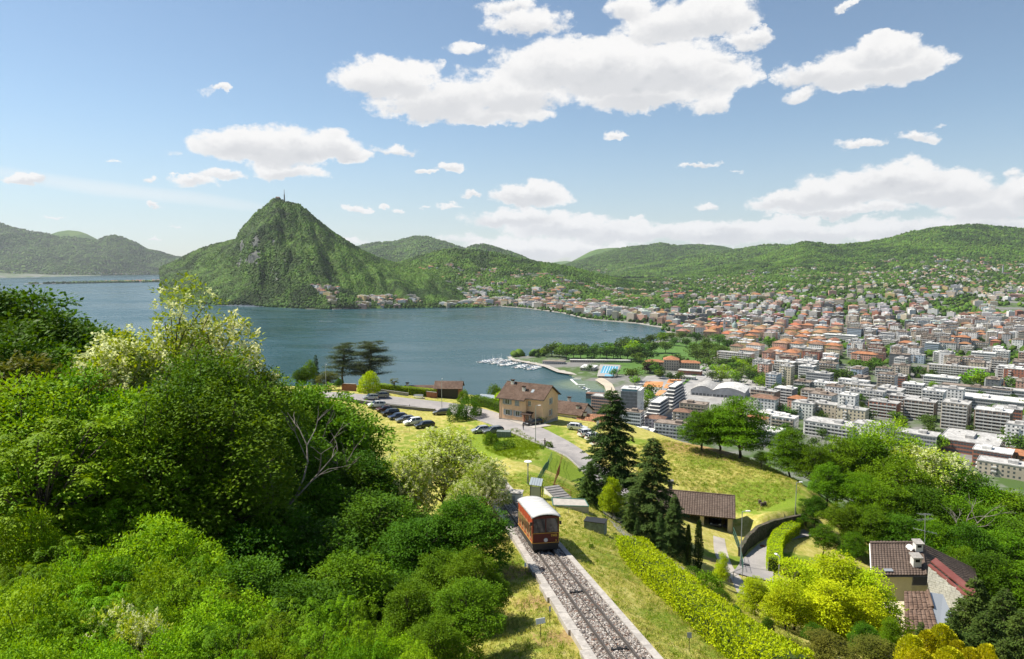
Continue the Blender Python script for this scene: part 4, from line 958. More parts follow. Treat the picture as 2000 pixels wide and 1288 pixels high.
def bld_grass(q, b):
 co=q.n('ShaderNodeTexCoord').outputs['Object']
 lush=q.n('ShaderNodeAttribute', attribute_name='lush').outputs['Fac']
 n=q.noise(co, .55, 6, .65);n2=q.noise(co, 5.5, 5, .7);n3=q.noise(q.vscale(co, (1, .35, 1)), 2.2, 5, .7, .8)
 dry=q.mix(q.ramp(n3, .35, .68), (.33, .295, .06), (.50, .445, .16))
 dry=q.mix(q.m('MULTIPLY', q.ramp(n, .45, .65), .55), dry, (.25, .27, .04))
 grn=q.mix(q.ramp(n2, .3, .7), (.105, .175, .015), (.21, .275, .03))
 f=q.ramp(q.m('ADD', lush, q.m('MULTIPLY', q.m('SUBTRACT', n, .5), 1.1)), .3, .7)
 c=q.mix(f, dry, grn)
 soil=q.n('ShaderNodeAttribute', attribute_name='soil').outputs['Fac']
 c=q.mix(q.ramp(q.m('ADD', soil, q.m('MULTIPLY', q.m('SUBTRACT', n3, .5), 1.0)), .4, .7), c, q.mix(q.ramp(n2, .3, .7), (.24, .15, .06), (.40, .28, .13)))
 c=q.mix(q.m('MULTIPLY', q.ramp(n2, .25, .5, 1, 0), .25), c, (.09, .10, .015))
 q.put(b.inputs['Base Color'], c)
 bp=q.n('ShaderNodeBump');bp.inputs['Strength'].default_value=.8;bp.inputs['Distance'].default_value=.10
 q.put(bp.inputs['Height'], q.noise(co, 7, 6, .75));q.put(b.inputs['Normal'], bp.outputs[0])
M['grass']=mat('mown_grass', rough=.95, build=bld_grass, spec=.1)
gx=np.arange(-230, 230.1, 1.15);gy=np.concatenate([np.arange(4, 60, .8), np.arange(60, 260, 1.25), np.arange(260, 470, 4)])
GX, GY=np.meshgrid(gx, gy);GZ=gz(GX, GY)
GZ=GZ+(fbm(GX/1.6, GY/1.6, 3, 2)-.5)*.22*sstep(2.0, 3.5, np.abs(GX-(T0.x+TDX*(GY-T0.y))))
lush=.22+.5*(fbm(GX/9, GY/9, 3, 3)-.35)
def lushspot(px, py, rad, v):
 global lush
 p=hit(px, py);lush=lush+v*np.exp(-((GX-p.x)**2+(GY-p.y)**2)/rad**2)
for a in[(1240, 1130, 3, .3), (1340, 1220, 3, .3), (1180, 1060, 3, .25), (1010, 1260, 3, .3), (1000, 1100, 3, .2), (980, 860, 14, .6), (1020, 880, 9, .55), (760, 870, 12, .2), (1110, 960, 7, .9), (1115, 930, 6, .8), (1510, 980, 7, .7), (1375, 900, 5, .45), (1430, 1100, 3.5, .6), (1600, 1110, 7, .8), (1240, 860, 7, .3), (1480, 960, 4, .3)]:lushspot(*a)
soil=np.zeros(GX.shape)
def soilspot(px, py, rad, v):
 global soil
 p=hit(px, py);soil=soil+v*np.exp(-((GX-p.x)**2+(GY-p.y)**2)/rad**2)
for a in[(980, 1060, 2.2, .6), (1010, 1120, 2.2, .75), (1040, 1180, 2.2, .75), (1085, 1250, 2.4, .7), (1390, 1060, 3, .55), (1405, 1100, 3, .75), (1430, 1135, 3, .8), (1340, 872, 9, .8), (1430, 890, 8, .7), (1530, 925, 7, .7), (880, 920, 6, .4)]:soilspot(*a)
forest_floor=sstep(-9, -14, GX)*(GY<135)+sstep(62, 72, GX)*(GY>60)
lush=lush*(1-forest_floor);soil=soil+forest_floor*(.25+.6*(fbm(GX/4, GY/4, 2, 8)-.4))
me=np_mesh('hillside', np.stack([GX, GY, GZ], -1).reshape(-1, 3), gridfaces(*GX.shape), M['grass'], smooth=True)
for nm, A in(('lush', lush), ('soil', soil)):
 a=me.attributes.new(nm, 'FLOAT', 'POINT');a.data.foreach_set('value', A.astype(np.float32).ravel())
tag(link('hillside', me), 'grassy hillside falling towards the lake with mown dry patches', 'hillside', kind='structure')
def ribbon(name, pts, widths, m, label, cat, lift=.06, sub=8, flat=.7):
 """a surface laid on the hillside along photo pixels"""
 c=[hit(px, py)for px, py in pts]
 s=[]
 for i in range(len(c)-1):
  p0, p1, p2, p3=c[max(i-1, 0)], c[i], c[i+1], c[min(i+2, len(c)-1)]
  for k in range(sub):
   t=k/sub;s.append((.5*((2*p1)+(p2-p0)*t+(2*p0-5*p1+4*p2-p3)*t*t+(3*p1-p0-3*p2+p3)*t**3), widths[i]*(1-t)+widths[i+1]*t))
 s.append((c[-1], widths[-1]))
 NW=8;V=[]
 for i, (p, w)in enumerate(s):
  d=s[min(i+1, len(s)-1)][0]-s[max(i-1, 0)][0];d.z=0;d.normalize();n=Vector((-d.y, d.x, 0))
  for k in range(NW+1):
   o=p+n*w*(.5-k/NW);V.append((o.x, o.y))
 V=np.array(V);Zv=gz(V[:, 0], V[:, 1])
 Zv=Zv.reshape(len(s), NW+1);Zv=flat*Zv.mean(1, keepdims=True)+(1-flat)*Zv+lift
 Zm=np.maximum(Zv, gz(V[:, 0], V[:, 1]).reshape(Zv.shape)+lift)
 f=gridfaces(len(s), NW+1)
 me=np_mesh(name, np.column_stack([V, Zm.ravel()]), f, m, smooth=True)
 if me.polygons[0].normal.z<0:me.flip_normals()
 return tag(link(name, me), label, cat, kind='structure'), [p for p, w in s]
ROADPX=[(560, 768), (650, 772), (760, 783), (850, 793), (930, 808), (1000, 830), (1060, 856), (1110, 885), (1150, 915), (1190, 950), (1215, 985)]
road, RC=ribbon('road', ROADPX, [6.5, 6.5, 7, 8, 8, 8.5, 7.5, 6.6, 6.2, 5.5, 5], M['asphalt'], 'pale asphalt road curving down past the peach coloured house', 'road', .12)
ribbon('driveway', [(1205, 1010), (1240, 1050), (1290, 1090), (1330, 1115)], [4, 5, 6, 6], M['asphalt'], 'asphalt yard in the shade of the tall conifers', 'driveway', .08, flat=0)
ribbon('lane', [(1470, 1132), (1484, 1096), (1503, 1068), (1536, 1051), (1580, 1043)], [4.6, 3.8, 2.5, 2.2, 2.0], M['asphalt'], 'narrow asphalt lane curving between stone wall and clipped hedge', 'lane', .12)
M['forecourt']=smat('forecourt', (.38, .35, .31), .95, amt=.12, scale=2)
ribbon('forecourt', [(985, 812), (1025, 826), (1060, 836)], [4, 5, 5], M['forecourt'], 'pale paved forecourt of the peach coloured house', 'forecourt', .17)
ribbon('garden_path', [(1404, 1052), (1408, 1080), (1418, 1105), (1440, 1136), (1452, 1165)], [1.6, 1.8, 1.6, 1.4, 1.2], M['gravel_pale'], 'gravelly wheel track leading down from the open carport', 'path', .05, flat=0)
def kerbline(pts, wd, lo, hi, label):
 mb=MB();L=[]
 for i, p in enumerate(pts):
  d=pts[min(i+1, len(pts)-1)]-pts[max(i-1, 0)];d.z=0;d.normalize();n=Vector((-d.y, d.x, 0));q_=p+n*wd(i/len(pts));L.append((Vector((q_.x, q_.y, g1(q_.x, q_.y)+.1)), n))
 for(a, n), (b, m)in zip(L[lo:hi], L[lo+1:hi]):
  mb.hexa([a-n*.09+Vector((0, 0, -.4)), b-m*.09+Vector((0, 0, -.4)), b+m*.09+Vector((0, 0, -.4)), a+n*.09+Vector((0, 0, -.4))][::-1], [a-n*.09+Vector((0, 0, .14)), b-m*.09+Vector((0, 0, .14)), b+m*.09+Vector((0, 0, .14)), a+n*.09+Vector((0, 0, .14))][::-1])
 tag(mb.build('kerb', M['concrete']), label, 'kerb', kind='structure')
rw=lambda t:float(np.interp(t, np.linspace(0, 1, 11), [6.5, 6.5, 7, 8, 8, 8.5, 7.5, 6.6, 6.2, 5.5, 5]))/2
kerbline(RC, lambda t:-rw(t)-.05, 20, 80, 'low kerb along the downhill side of the road');kerbline(RC, lambda t:rw(t)+.05, 58, 80, 'low kerb along the uphill side of the road bend')
# the funicular line
YA, YB=22.0, 112.0
def tpt(y, off, up=0.0):
 p=track(y);n=Vector((1, -TDX, 0)).normalized()
 return p+n*off+Vector((0, 0, up))
tk=thing('railway_track', 'single funicular track with two rails and a haul cable on pale ballast', 'railway', track(YA))
O_=track(YA)
def along(mb, prof, y0, y1, n):
 """sweep a closed profile [(off, up)] along the line"""
 k=len(prof);V=[]
 for i in range(n+1):
  y=y0+(y1-y0)*i/n
  V+=[tpt(y, a, u)-O_ for a, u in prof]
 Fc=[(i*k+j, i*k+(j+1)%k, (i+1)*k+(j+1)%k, (i+1)*k+j)for i in range(n)for j in range(k)]
 return mb.add(V, Fc+[tuple(range(k)), tuple(range(n*k, n*k+k))[::-1]])
GA=.60
for s in(-1, 1):
 mb=MB();along(mb, [(s*GA-.09, .0), (s*GA+.09, .0), (s*GA+.03, .05), (s*GA+.03, .12), (s*GA+.05, .13), (s*GA+.05, .19), (s*GA-.05, .19), (s*GA-.05, .13), (s*GA-.03, .12), (s*GA-.03, .05)], YA, YB, 4);mb.build('rail', M['steel_rail'], tk)
mb=MB();along(mb, [(.05+.022*math.cos(a), .12+.022*math.sin(a))for a in np.linspace(0, 6.28, 7)[:-1]], YA, YB, 2);mb.build('cable', M['metal_dark'], tk)
sl=None
y=24.0;M['sleeper']=smat('sleeper', (.17, .10, .07), amt=.4, scale=4)
while y<48:
 mb=MB();mb.M=None
 a=[tpt(y-.1, -.95, -.12)-tpt(y, 0), tpt(y-.1, .95, -.12)-tpt(y, 0), tpt(y+.1, .95, -.12)-tpt(y, 0), tpt(y+.1, -.95, -.12)-tpt(y, 0)]
 if sl is None:sl=MB().hexa(a, [v+Vector((0, 0, .15))for v in a]).mesh('sleeper', M['sleeper'])
 o=link('sleeper', sl, tk);o.location=tpt(y, 0)-O_
 y+=.82
for y in(32.3, 41.0):
 mb=MB();p=tpt(y, .05, .06)-O_;n=Vector((1, -TDX, 0)).normalized()
 mb.tube([p-n*.33, p+n*.33], .07, 8);mb.tube([p-n*.1, p+n*.1], .14, 10)
 for s in(-1, 1):
  c=p+n*.36*s;mb.box(c.x-.06, c.x+.06, c.y-.1, c.y+.1, c.z-.15, c.z+.1)
 mb.build('cable_roller', M['metal_dark'], tk)
M['ballast']=smat('ballast', (.30, .27, .25), .95, amt=.5, scale=9, bump=1.0, bscale=9, second=(.10, .085, .075), sscale=7, samt=.8)
V=[];offs=np.linspace(-1.38, 1.38, 13);ys=np.arange(YA, YB, .4)
for y in ys:
 for o in offs:V.append(tpt(y, o, .015+.05*(fbm(np.array([o*3]), np.array([y*3]), 2, 4)[0]-.5)))
me=np_mesh('ballast_bed', np.array([tuple(v)for v in V]), gridfaces(len(ys), len(offs)), M['ballast'], smooth=True)
if me.polygons[0].normal.z<0:me.flip_normals()
tag(link('ballast_bed', me), 'bed of crushed stone under the funicular rails', 'ballast', kind='structure')
def stone_mat():
 def f(q, b):
  oi=q.n('ShaderNodeObjectInfo').outputs['Random']
  rp=q.n('ShaderNodeValToRGB');r=rp.color_ramp;r.interpolation='CONSTANT'
  r.elements[0].color=(.36, .32, .28, 1);r.elements[1].position=.38;r.elements[1].color=(.21, .17, .14, 1)
  for p, c in((.55, (.16, .11, .09, 1)), (.70, (.50, .47, .43, 1)), (.88, (.09, .085, .085, 1))):
   e=r.elements.new(p);e.color=c
  q.put(rp.inputs[0], oi);q.put(b.inputs['Base Color'], rp.outputs[0])
 return mat('crushed_stone', rough=.9, build=f)
M['stone']=stone_mat()
STN=[ico_blob('ballast_stone', M['stone'], 60+i, sub=1, squash=.75, amp=.35)for i in range(3)]
r=np.random.default_rng(3);ns=21000
yy=23+(r.random(ns)**1.25)*62;oo=r.uniform(-1.34, 1.34, ns)
keep=(np.abs(np.abs(oo)-GA)>.11)
P=np.array([tuple(tpt(a, b, .03))for a, b in zip(yy[keep], oo[keep])])
scatter('ballast_stones', P, r.uniform(.030, .068, len(P)), STN, 'loose pale and brown crushed stones between and beside the rails', 'stones', tilt=.6)
rs=random.Random(2)
kl=thing('edge_wall', 'pale concrete edge wall stepping along the left side of the track', 'edge wall', track(YA));kr=thing('edge_wall', 'pale straight concrete edge wall along the right side of the track', 'edge wall', track(YA))
y=YA
M['kerb']=smat('kerb_concrete', (.40, .37, .335), amt=.16, scale=5, bump=.3, second=(.24, .22, .20), sscale=1.6, samt=.5)
while y<88:
 L=2.6;w=[0, .12, .05, .18][int((y-YA)/L)%4]if y<46 else .04
 mb=MB();a=[tpt(y+.015, -1.36-.42-w, -.55)-O_, tpt(y+.015, -1.35, -.55)-O_, tpt(y+L-.015, -1.35, -.55)-O_, tpt(y+L-.015, -1.36-.42-w, -.55)-O_]
 mb.hexa(a, [v+Vector((0, 0, .70+.02*w))for v in a]);mb.build('kerb_length', M['kerb'], kl)
 mb=MB();a=[tpt(y+.012, 1.35, -.55)-O_, tpt(y+.012, 1.76, -.55)-O_, tpt(y+L-.012, 1.76, -.55)-O_, tpt(y+L-.012, 1.35, -.55)-O_]
 mb.hexa(a, [v+Vector((0, 0, .66))for v in a]);mb.build('kerb_length', M['kerb'], kr)
 y+=L
# plants: prototypes
def unit(v):return v/np.maximum(np.linalg.norm(v, axis=-1, keepdims=True), 1e-9)
def leaves(P, D, N, L, Wd, fold=.12):
 """folded four cornered leaves: stalk at P, growing along D, facing N"""
 n=len(P);L=np.broadcast_to(np.asarray(L, float), (n, ))[:, None];Wd=np.broadcast_to(np.asarray(Wd, float), (n, ))[:, None]
 S=unit(np.cross(D, N));Nn=np.cross(S, D)
 mid=P+D*L*.48
 V=np.stack([P, mid+S*Wd*.5+Nn*Wd*fold, P+D*L-Nn*L*.08, mid-S*Wd*.5+Nn*Wd*fold], 1).reshape(-1, 3)
 return V
def leafmesh(name, V, m):
 n=len(V)//4
 return np_mesh(name, V, np.arange(n*4).reshape(n, 4), m)
def limb(mb, a, b, r0, r1, bend, rnd, n=5, k=3):
 a, b=Vector(a), Vector(b);pts=[]
 L=(b-a).length;off=Vector((rnd.uniform(-1, 1), rnd.uniform(-1, 1), rnd.uniform(.2, 1)))*L*bend
 for i in range(k+1):
  t=i/k;p=a.lerp(b, t)+off*math.sin(math.pi*t)*.6
  if 0<i<k:p+=Vector((rnd.uniform(-1, 1), rnd.uniform(-1, 1), rnd.uniform(-1, 1)))*L*.03
  pts.append(p)
 mb.tube(pts, [r0+(r1-r0)*i/k for i in range(k+1)], n, cap=False)
 return pts
def clump_centres(r, lobes, n, mind, shell=.55):
 out=[];w=np.array([l[3]*l[4]*l[5]for l in lobes]);w=w/w.sum()
 for _ in range(n*40):
  l=lobes[r.choice(len(lobes), p=w)]
  d=r.normal(size=3);d/=np.linalg.norm(d)
  if d[2]<-.55:continue
  q_=shell+(1-shell)*r.random()**.6
  p=np.array(l[:3])+d*q_*np.array(l[3:6])
  if any(np.linalg.norm((p-o)/1.0)<mind for o in out):continue
  out.append(p)
  if len(out)>=n:break
 return np.array(out)
def broadleaf(seed, H=10, lobes=None, nc=120, nl=95, rc=.85, L=.30, Wd=.17, droop=.35, flat=.6, trunk=.22, bare=.28, ml='leaf_mid', blossom=0, mind=.55, fronds=False, trunks=1):
 r=np.random.default_rng(seed);rnd=random.Random(seed)
 if not lobes:
  lobes=[(0, 0, .66*H, .27*H, .27*H, .33*H)]
  for k in range(7):a=k*.9+rnd.uniform(-.3, .3);d=rnd.uniform(.16, .27)*H;q_=rnd.uniform(.13, .20)*H;lobes.append((d*math.cos(a), d*math.sin(a), rnd.uniform(.34, .74)*H, q_*1.15, q_*1.15, q_))
 C=clump_centres(r, lobes, nc, mind)
 mb=MB();forks=[]
 for tk_ in range(trunks):
  bx, by=(rnd.uniform(-.6, .6), rnd.uniform(-.6, .6))if trunks>1 else(0, 0)
  top=Vector((bx*3+rnd.uniform(-.4, .4), by*3+rnd.uniform(-.4, .4), H*.72))
  forks.append(limb(mb, (bx, by, -.8), top, trunk, trunk*.22, .03, rnd, 7, 6))
 for c in C[::2]:
  f=rnd.choice(forks);zt=max(bare*H, min(c[2]-.12*H, H*.62));z=[p.z for p in f]
  k=min(range(len(f)), key=lambda i:abs(f[i].z-zt))
  limb(mb, f[k], Vector(c), trunk*(.42-.25*k/len(f)), .025, .10, rnd, 4, 3)
 allV=[];Vb=[]
 for c in C:
  n=int(nl*rnd.uniform(.7, 1.25));R_=rc*rnd.uniform(.75, 1.3)
  if fronds:
   nf_=rnd.randint(7, 11)
   for _ in range(nf_):
    a=rnd.uniform(0, 6.28);up=rnd.uniform(.0, .75);fl=rnd.uniform(.45, .85)*R_
    d=np.array([math.cos(a), math.sin(a), 0]);s=np.array([-d[1], d[0], 0]);m=8
    t=(np.arange(m)+1)/m
    ax=c+d*fl*t[:, None]+np.array([0, 0, 1])*(up*t-.95*t*t)[:, None]*fl+r.normal(0, .02, (m, 3))
    for sg in(-1, 1):
     D=unit(s*sg*.85+d*.45+np.array([0, 0, -.32])+r.normal(0, .12, (m, 3)))
     N=unit(np.array([0, 0, 1])+r.normal(0, .22, (m, 3))+d*.2)
     allV.append(leaves(ax, D, N, L*(1.05-.5*t), Wd))
  else:
   d=unit(r.normal(size=(n, 3)));d[:, 2]=np.abs(d[:, 2])*.9-.25;d=unit(d)
   q_=r.random(n)**.45
   P=c+d*(q_*R_)[:, None]*np.array([1, 1, flat])
   out=unit(P-np.array([0, 0, H*.45]))
   D=unit(d*.8+out*.4+r.normal(0, .5, (n, 3))-np.array([0, 0, droop]))
   N=unit(np.array([0, 0, 1.0])+out*.35+r.normal(0, .42, (n, 3)))
   allV.append(leaves(P, D, N, L*r.uniform(.7, 1.25, n), Wd*r.uniform(.8, 1.2, n)))
  if blossom and rnd.random()<blossom:
   for _ in range(rnd.randint(4, 8)):
    p0=c+r.normal(0, R_*.45, 3)+np.array([0, 0, .15]);m=22
    P=p0+np.stack([r.normal(0, .075, m), r.normal(0, .075, m), -r.random(m)*.42], -1)
    Vb.append(leaves(P, unit(r.normal(size=(m, 3))), unit(r.normal(size=(m, 3))+np.array([0, 0, .8])), .14, .12))
 parts={'trunk':mb.mesh('trunk', M['bark'], True), 'crown':leafmesh('crown', np.concatenate(allV), M[ml])}
 if Vb:parts['blossom']=leafmesh('blossom', np.concatenate(Vb), M['blossom'])
 return parts, H
def conifer(seed, H=15, Rm=3.6, whorls=30, nb=7, ml='leaf_fir', droop=.25, power=.75, needles=62, z0=.10, L=.34, layered=.5, Wd=.085):
 r=np.random.default_rng(seed);rnd=random.Random(seed)
 mb=MB();limb(mb, (0, 0, -1), (rnd.uniform(-.2, .2), rnd.uniform(-.2, .2), H), H*.018, .02, .01, rnd, 7, 8)
 VV=[]
 for w in range(whorls):
  t=z0+(1-z0)*(w+rnd.uniform(-.3, .3))/whorls;z=H*min(t, .985)
  for b in range(nb):
   if rnd.random()<.12:continue
   a=rnd.uniform(0, 6.28);Rb=Rm*(1-t)**power*rnd.uniform(.62, 1.15)+.18
   up=rnd.uniform(.05, .3)*(1 if t>.5 else .6)
   d=np.array([math.cos(a), math.sin(a), 0]);s=np.array([-d[1], d[0], 0])
   def ax(u):return np.array([0, 0, z])+d*(Rb*u)[:, None]+np.array([0, 0, 1.])*(Rb*(up*u-(droop+up*.6)*u**2.2))[:, None]
   if Rb>.8:mb.tube([Vector(p)for p in ax(np.array([0, .4, .8]))], [.012*Rb+.015, .02, .008], 3, cap=False)
   n=max(8, int(needles*Rb/Rm*1.25));u=r.random(n)**.65
   wdt=Rb*.34*(1.05-u)*layered*2+.05;o=r.uniform(-1, 1, n)
   P=ax(u)+s*(o*wdt)[:, None]+np.stack([np.zeros(n), np.zeros(n), -np.abs(o)*wdt*.25+r.normal(0, .05, n)], -1)
   D=unit(d*.8+s*(o*.9)[:, None]+np.array([0, 0, -droop*.9])+r.normal(0, .28, (n, 3)))
   N=unit(np.array([0, 0, 1.])+r.normal(0, .35, (n, 3)))
   VV.append(leaves(P, D, N, L*r.uniform(.7, 1.3, n), Wd*r.uniform(.8, 1.3, n)*1.5, .2))
 return{'trunk':mb.mesh('trunk', M['bark'], True), 'crown':leafmesh('crown', np.concatenate(VV), M[ml])}, H
def column(seed, H=4, Rm=.45, n=2600, ml='leaf_fir', L=.16, upright=.9, tip=.6):
 r=np.random.default_rng(seed);t=r.random(n);a=r.uniform(0, 6.28, n)
 R_=Rm*np.minimum(1, (t+.05)*6)*(1-t**2.2)**tip*(.8+.25*np.sin(a*3+t*9))*r.uniform(.75, 1.05, n)
 d=np.stack([np.cos(a), np.sin(a), 0*a], -1)
 P=d*R_[:, None]+np.stack([0*t, 0*t, t*H], -1)
 D=unit(d*.6+np.array([0, 0, upright])+r.normal(0, .25, (n, 3)))
 V=leaves(P, D, unit(d+r.normal(0, .4, (n, 3))), L*r.uniform(.7, 1.3, n), L*.55)
 mb=MB();mb.tube([(0, 0, -.6), (0, 0, H*.9)], [Rm*.22, .02], 6)
 return{'trunk':mb.mesh('trunk', M['bark'], True), 'crown':leafmesh('crown', V, M[ml])}, H
def shrub(seed, H=2, Rx=1.2, n=2600, ml='leaf_mid', L=.16, lump=.18):
 r=np.random.default_rng(seed);d=unit(r.normal(size=(n, 3)));d[:, 2]=np.abs(d[:, 2]);
 k=r.normal(0, 3, (5, 3));s=1+lump*sum(np.sin(d@kk+i)for i, kk in enumerate(k))/2
 q_=(.72+.3*r.random(n))*s
 P=d*q_[:, None]*np.array([Rx, Rx, H*.93]);P[:, 2]+=.04
 D=unit(d*.7+r.normal(0, .5, (n, 3))+np.array([0, 0, .15]))
 V=leaves(P, D, unit(d+np.array([0, 0, .5])+r.normal(0, .4, (n, 3))), L*r.uniform(.7, 1.3, n), L*.6)
 mb=MB()
 for i in range(5):mb.tube([(0, 0, -.4), (r.normal()*Rx*.3, r.normal()*Rx*.3, H*.7)], [.05, .015], 4)
 return{'stem':mb.mesh('stem', M['bark'], True), 'foliage':leafmesh('foliage', V, M[ml])}, H
def bare_tree(seed, H=9, spread=.5):
 rnd=random.Random(seed);mb=MB()
 def grow(p, d, L, r_, lv):
  pts=[p];q_=p
  for i in range(3):
   d=(d+Vector((rnd.uniform(-1, 1), rnd.uniform(-1, 1), rnd.uniform(-.5, .7)))*.28).normalized();q_=q_+d*L/3;pts.append(q_)
  mb.tube(pts, [r_*(1-.16*i)for i in range(4)], 5 if lv<2 else 4, cap=False)
  if lv>=4:return
  for _ in range(rnd.randint(2, 3)):
   k=rnd.choice([2, 3, 3]);nd=(d+Vector((rnd.uniform(-1, 1), rnd.uniform(-1, 1), rnd.uniform(-.35, .6)))*spread*1.5).normalized()
   grow(pts[k], nd, L*rnd.uniform(.55, .78), r_*.55, lv+1)
 grow(Vector((0, 0, -.5)), Vector((.15, .05, 1)), H*.38, H*.017, 0)
 return{'trunk':mb.mesh('trunk', M['bark_pale'], True)}, H
def palm(seed, H=4):
 rnd=random.Random(seed);r=np.random.default_rng(seed);mb=MB();mb.tube([(0, 0, -.5), (.05, 0, H*.4), (0, .05, H*.75)], [.16, .14, .17], 8)
 out={'trunk':mb.mesh('trunk', M['bark'], True)};VV=[]
 for i in range(26):
  a=rnd.uniform(0, 6.28);up=rnd.uniform(-.5, 1.1);d=np.array([math.cos(a), math.sin(a), 0]);s=np.array([-d[1], d[0], 0]);Lf=H*.30
  tip=np.array([0, 0, H*.75])+d*Lf*.5*math.cos(up*.9)+np.array([0, 0, 1])*Lf*.5*math.sin(up)
  for k in range(9):
   g_=(k-4)/4;D=unit(d*math.cos(g_)*math.cos(up*.6)+s*math.sin(g_*1.1)+np.array([0, 0, up*.5-.3]))
   VV.append(leaves(tip[None], D[None], np.array([[0, 0, 1.]]), Lf*.55, .09))
 out['crown']=leafmesh('crown', np.concatenate(VV), M['leaf_olive'])
 return out, H
def lebanon(seed, H=14):
 r=np.random.default_rng(seed);rnd=random.Random(seed);mb=MB()
 tr=limb(mb, (0, 0, -3), (rnd.uniform(-.6, .6), 0, H*.93), .42, .10, .02, rnd, 8, 7);VV=[]
 for k in range(54):
  t=.26+.72*(k+rnd.random())/54;a=rnd.uniform(0, 6.28)if k>3 else k*1.57;z=H*t
  Rb=H*.40*(1-((t-.36)/.72)**2*(.85 if t>.36 else 1.3))*rnd.uniform(.7, 1.12)+.3
  d=np.array([math.cos(a), math.sin(a), 0]);e=d*Rb+np.array([0, 0, z+Rb*rnd.uniform(-.10, .14)])
  mb.tube([(0, 0, z-Rb*.12), tuple(d*Rb*.5+np.array([0, 0, z])), tuple(e)], [.10, .07, .02], 4, cap=False)
  for _ in range(3):
   c=d*Rb*rnd.uniform(.45, 1)+np.array([rnd.gauss(0, .8), rnd.gauss(0, .8), z+rnd.uniform(-.1, .35)]);n=110;w=Rb*.30+.4
   P=c+np.stack([r.normal(0, w*.55, n), r.normal(0, w*.55, n), r.normal(0, .10, n)], -1)
   VV.append(leaves(P, unit(r.normal(0, 1, (n, 3))*np.array([1, 1, .35])+d*.4), unit(np.array([0, 0, 1.])+r.normal(0, .3, (n, 3))), .42, .15))
 return{'trunk':mb.mesh('trunk', M['bark'], True), 'crown':leafmesh('crown', np.concatenate(VV), M['leaf_cedar'])}, H
def mid_tree(seed, ml, H=14, n=620, tall=1.0):
 """a tree seen from half a kilometre: leafy clumps on a core"""
 r=np.random.default_rng(seed);k=13
 C=np.stack([r.normal(0, .17*H/tall, k), r.normal(0, .17*H/tall, k), H*(.58+r.uniform(-.24, .24, k))], -1)
 per=n//k;VV=[]
 for c in C:
  d=unit(r.normal(size=(per, 3)));R_=H*r.uniform(.14, .22)
  P=c+d*R_*r.uniform(.65, 1.05, (per, 1))*np.array([1, 1, .8])
  VV.append(leaves(P, unit(r.normal(size=(per, 3))+d), unit(d+np.array([0, 0, .6])+r.normal(0, .35, (per, 3))), H*.085, H*.065))
 mb=MB();mb.tube([(0, 0, -2), (0, 0, H*.5)], [.3, .2], 5)
 for c in C[:7]:mb.tube([(0, 0, H*.3), tuple(c)], [.16, .05], 3, cap=False)
 return{'trunk':mb.mesh('trunk', M['bark'], True), 'crown':leafmesh('crown', np.concatenate(VV), M[ml])}, H
PROTO={}
def proto(k, pr):PROTO.setdefault(k, []).append(pr)
for s in range(3):proto('dark', broadleaf(100+s, ml='leaf_dark', nc=140, nl=165, rc=.85, L=.23, Wd=.13, flat=.7, mind=.78))
for s in range(3):proto('mid', broadleaf(200+s, ml='leaf_mid', nc=150, nl=150, rc=.78, L=.21, Wd=.12, bare=.2, flat=.75, mind=.72))
for s in range(2):proto('hornbeam', broadleaf(250+s, H=16, ml='leaf_mid', nc=210, nl=115, rc=.72, L=.22, Wd=.12, flat=1.3, mind=.8, lobes=[(0, 0, 10, 1.8, 1.8, 5.8), (1.8, 1.0, 8.4, 1.4, 1.4, 5), (-1.9, -.8, 8, 1.5, 1.5, 5), (.4, -2.0, 7.4, 1.4, 1.4, 4.8), (-.4, 2, 9, 1.4, 1.4, 4.4), (2.8, -1, 6.4, 1.2, 1.2, 3.6)], bare=.15))
for s in range(3):proto('bright', broadleaf(300+s, H=9, ml='leaf_bright', nc=150, nl=1, rc=.85, L=.17, Wd=.07, fronds=True, bare=.2, trunk=.12, mind=.62))
for s in range(2):proto('brightbroad', broadleaf(330+s, H=11, ml='leaf_bright', nc=160, nl=120, rc=.75, L=.2, Wd=.115, bare=.15, trunk=.16, flat=.8, mind=.8))
for s in range(2):proto('robinia', broadleaf(400+s, H=12, ml='leaf_robinia', nc=120, nl=52, rc=.85, L=.26, Wd=.14, blossom=.8, bare=.25, mind=.75, flat=.75, lobes=[(0, 0, 8.2, 2.6, 2.6, 3.4), (1.6, .6, 6.6, 2.4, 2.2, 2.2), (-1.8, -.4, 6.2, 2.4, 2.4, 2.2)]))
proto('robinia_tall', broadleaf(420, H=16, ml='leaf_robinia', nc=105, nl=46, rc=.8, L=.26, Wd=.14, blossom=.45, bare=.35, mind=.8, flat=.6, lobes=[(0, 0, 9, 2.8, 2.8, 2.6), (.2, 0, 13, 1.5, 1.5, 3.0), (1.8, .6, 8.4, 1.8, 1.8, 1.8), (-2, -.4, 8.2, 2, 2, 2)]))
for s in range(2):proto('lime', broadleaf(450+s, H=9, ml='leaf_lime', nc=130, nl=95, rc=.8, L=.24, Wd=.15, bare=.05, trunk=.16, flat=.8, lobes=[(0, 0, 5.2, 2.2, 2.2, 3.6), (1.6, .6, 3.4, 1.9, 1.9, 2.6), (-1.7, -.3, 3.2, 1.9, 1.9, 2.5), (.2, -1.6, 2.6, 1.8, 1.8, 2.2), (-.2, 1.5, 4, 1.6, 1.6, 2.4)]))
for s in range(2):proto('full', broadleaf(280+s, ml='leaf_mid', nc=170, nl=150, rc=.8, L=.22, Wd=.13, bare=.08, flat=.8, mind=.72, lobes=[(0, 0, 6, 3.2, 3.2, 3.9), (1.6, .8, 4.2, 2.6, 2.4, 2.8), (-1.8, -.5, 4, 2.6, 2.6, 2.7), (.3, -2, 3.6, 2.2, 2.2, 2.3), (-.3, 1.9, 5, 2.2, 2.2, 2.4)]))
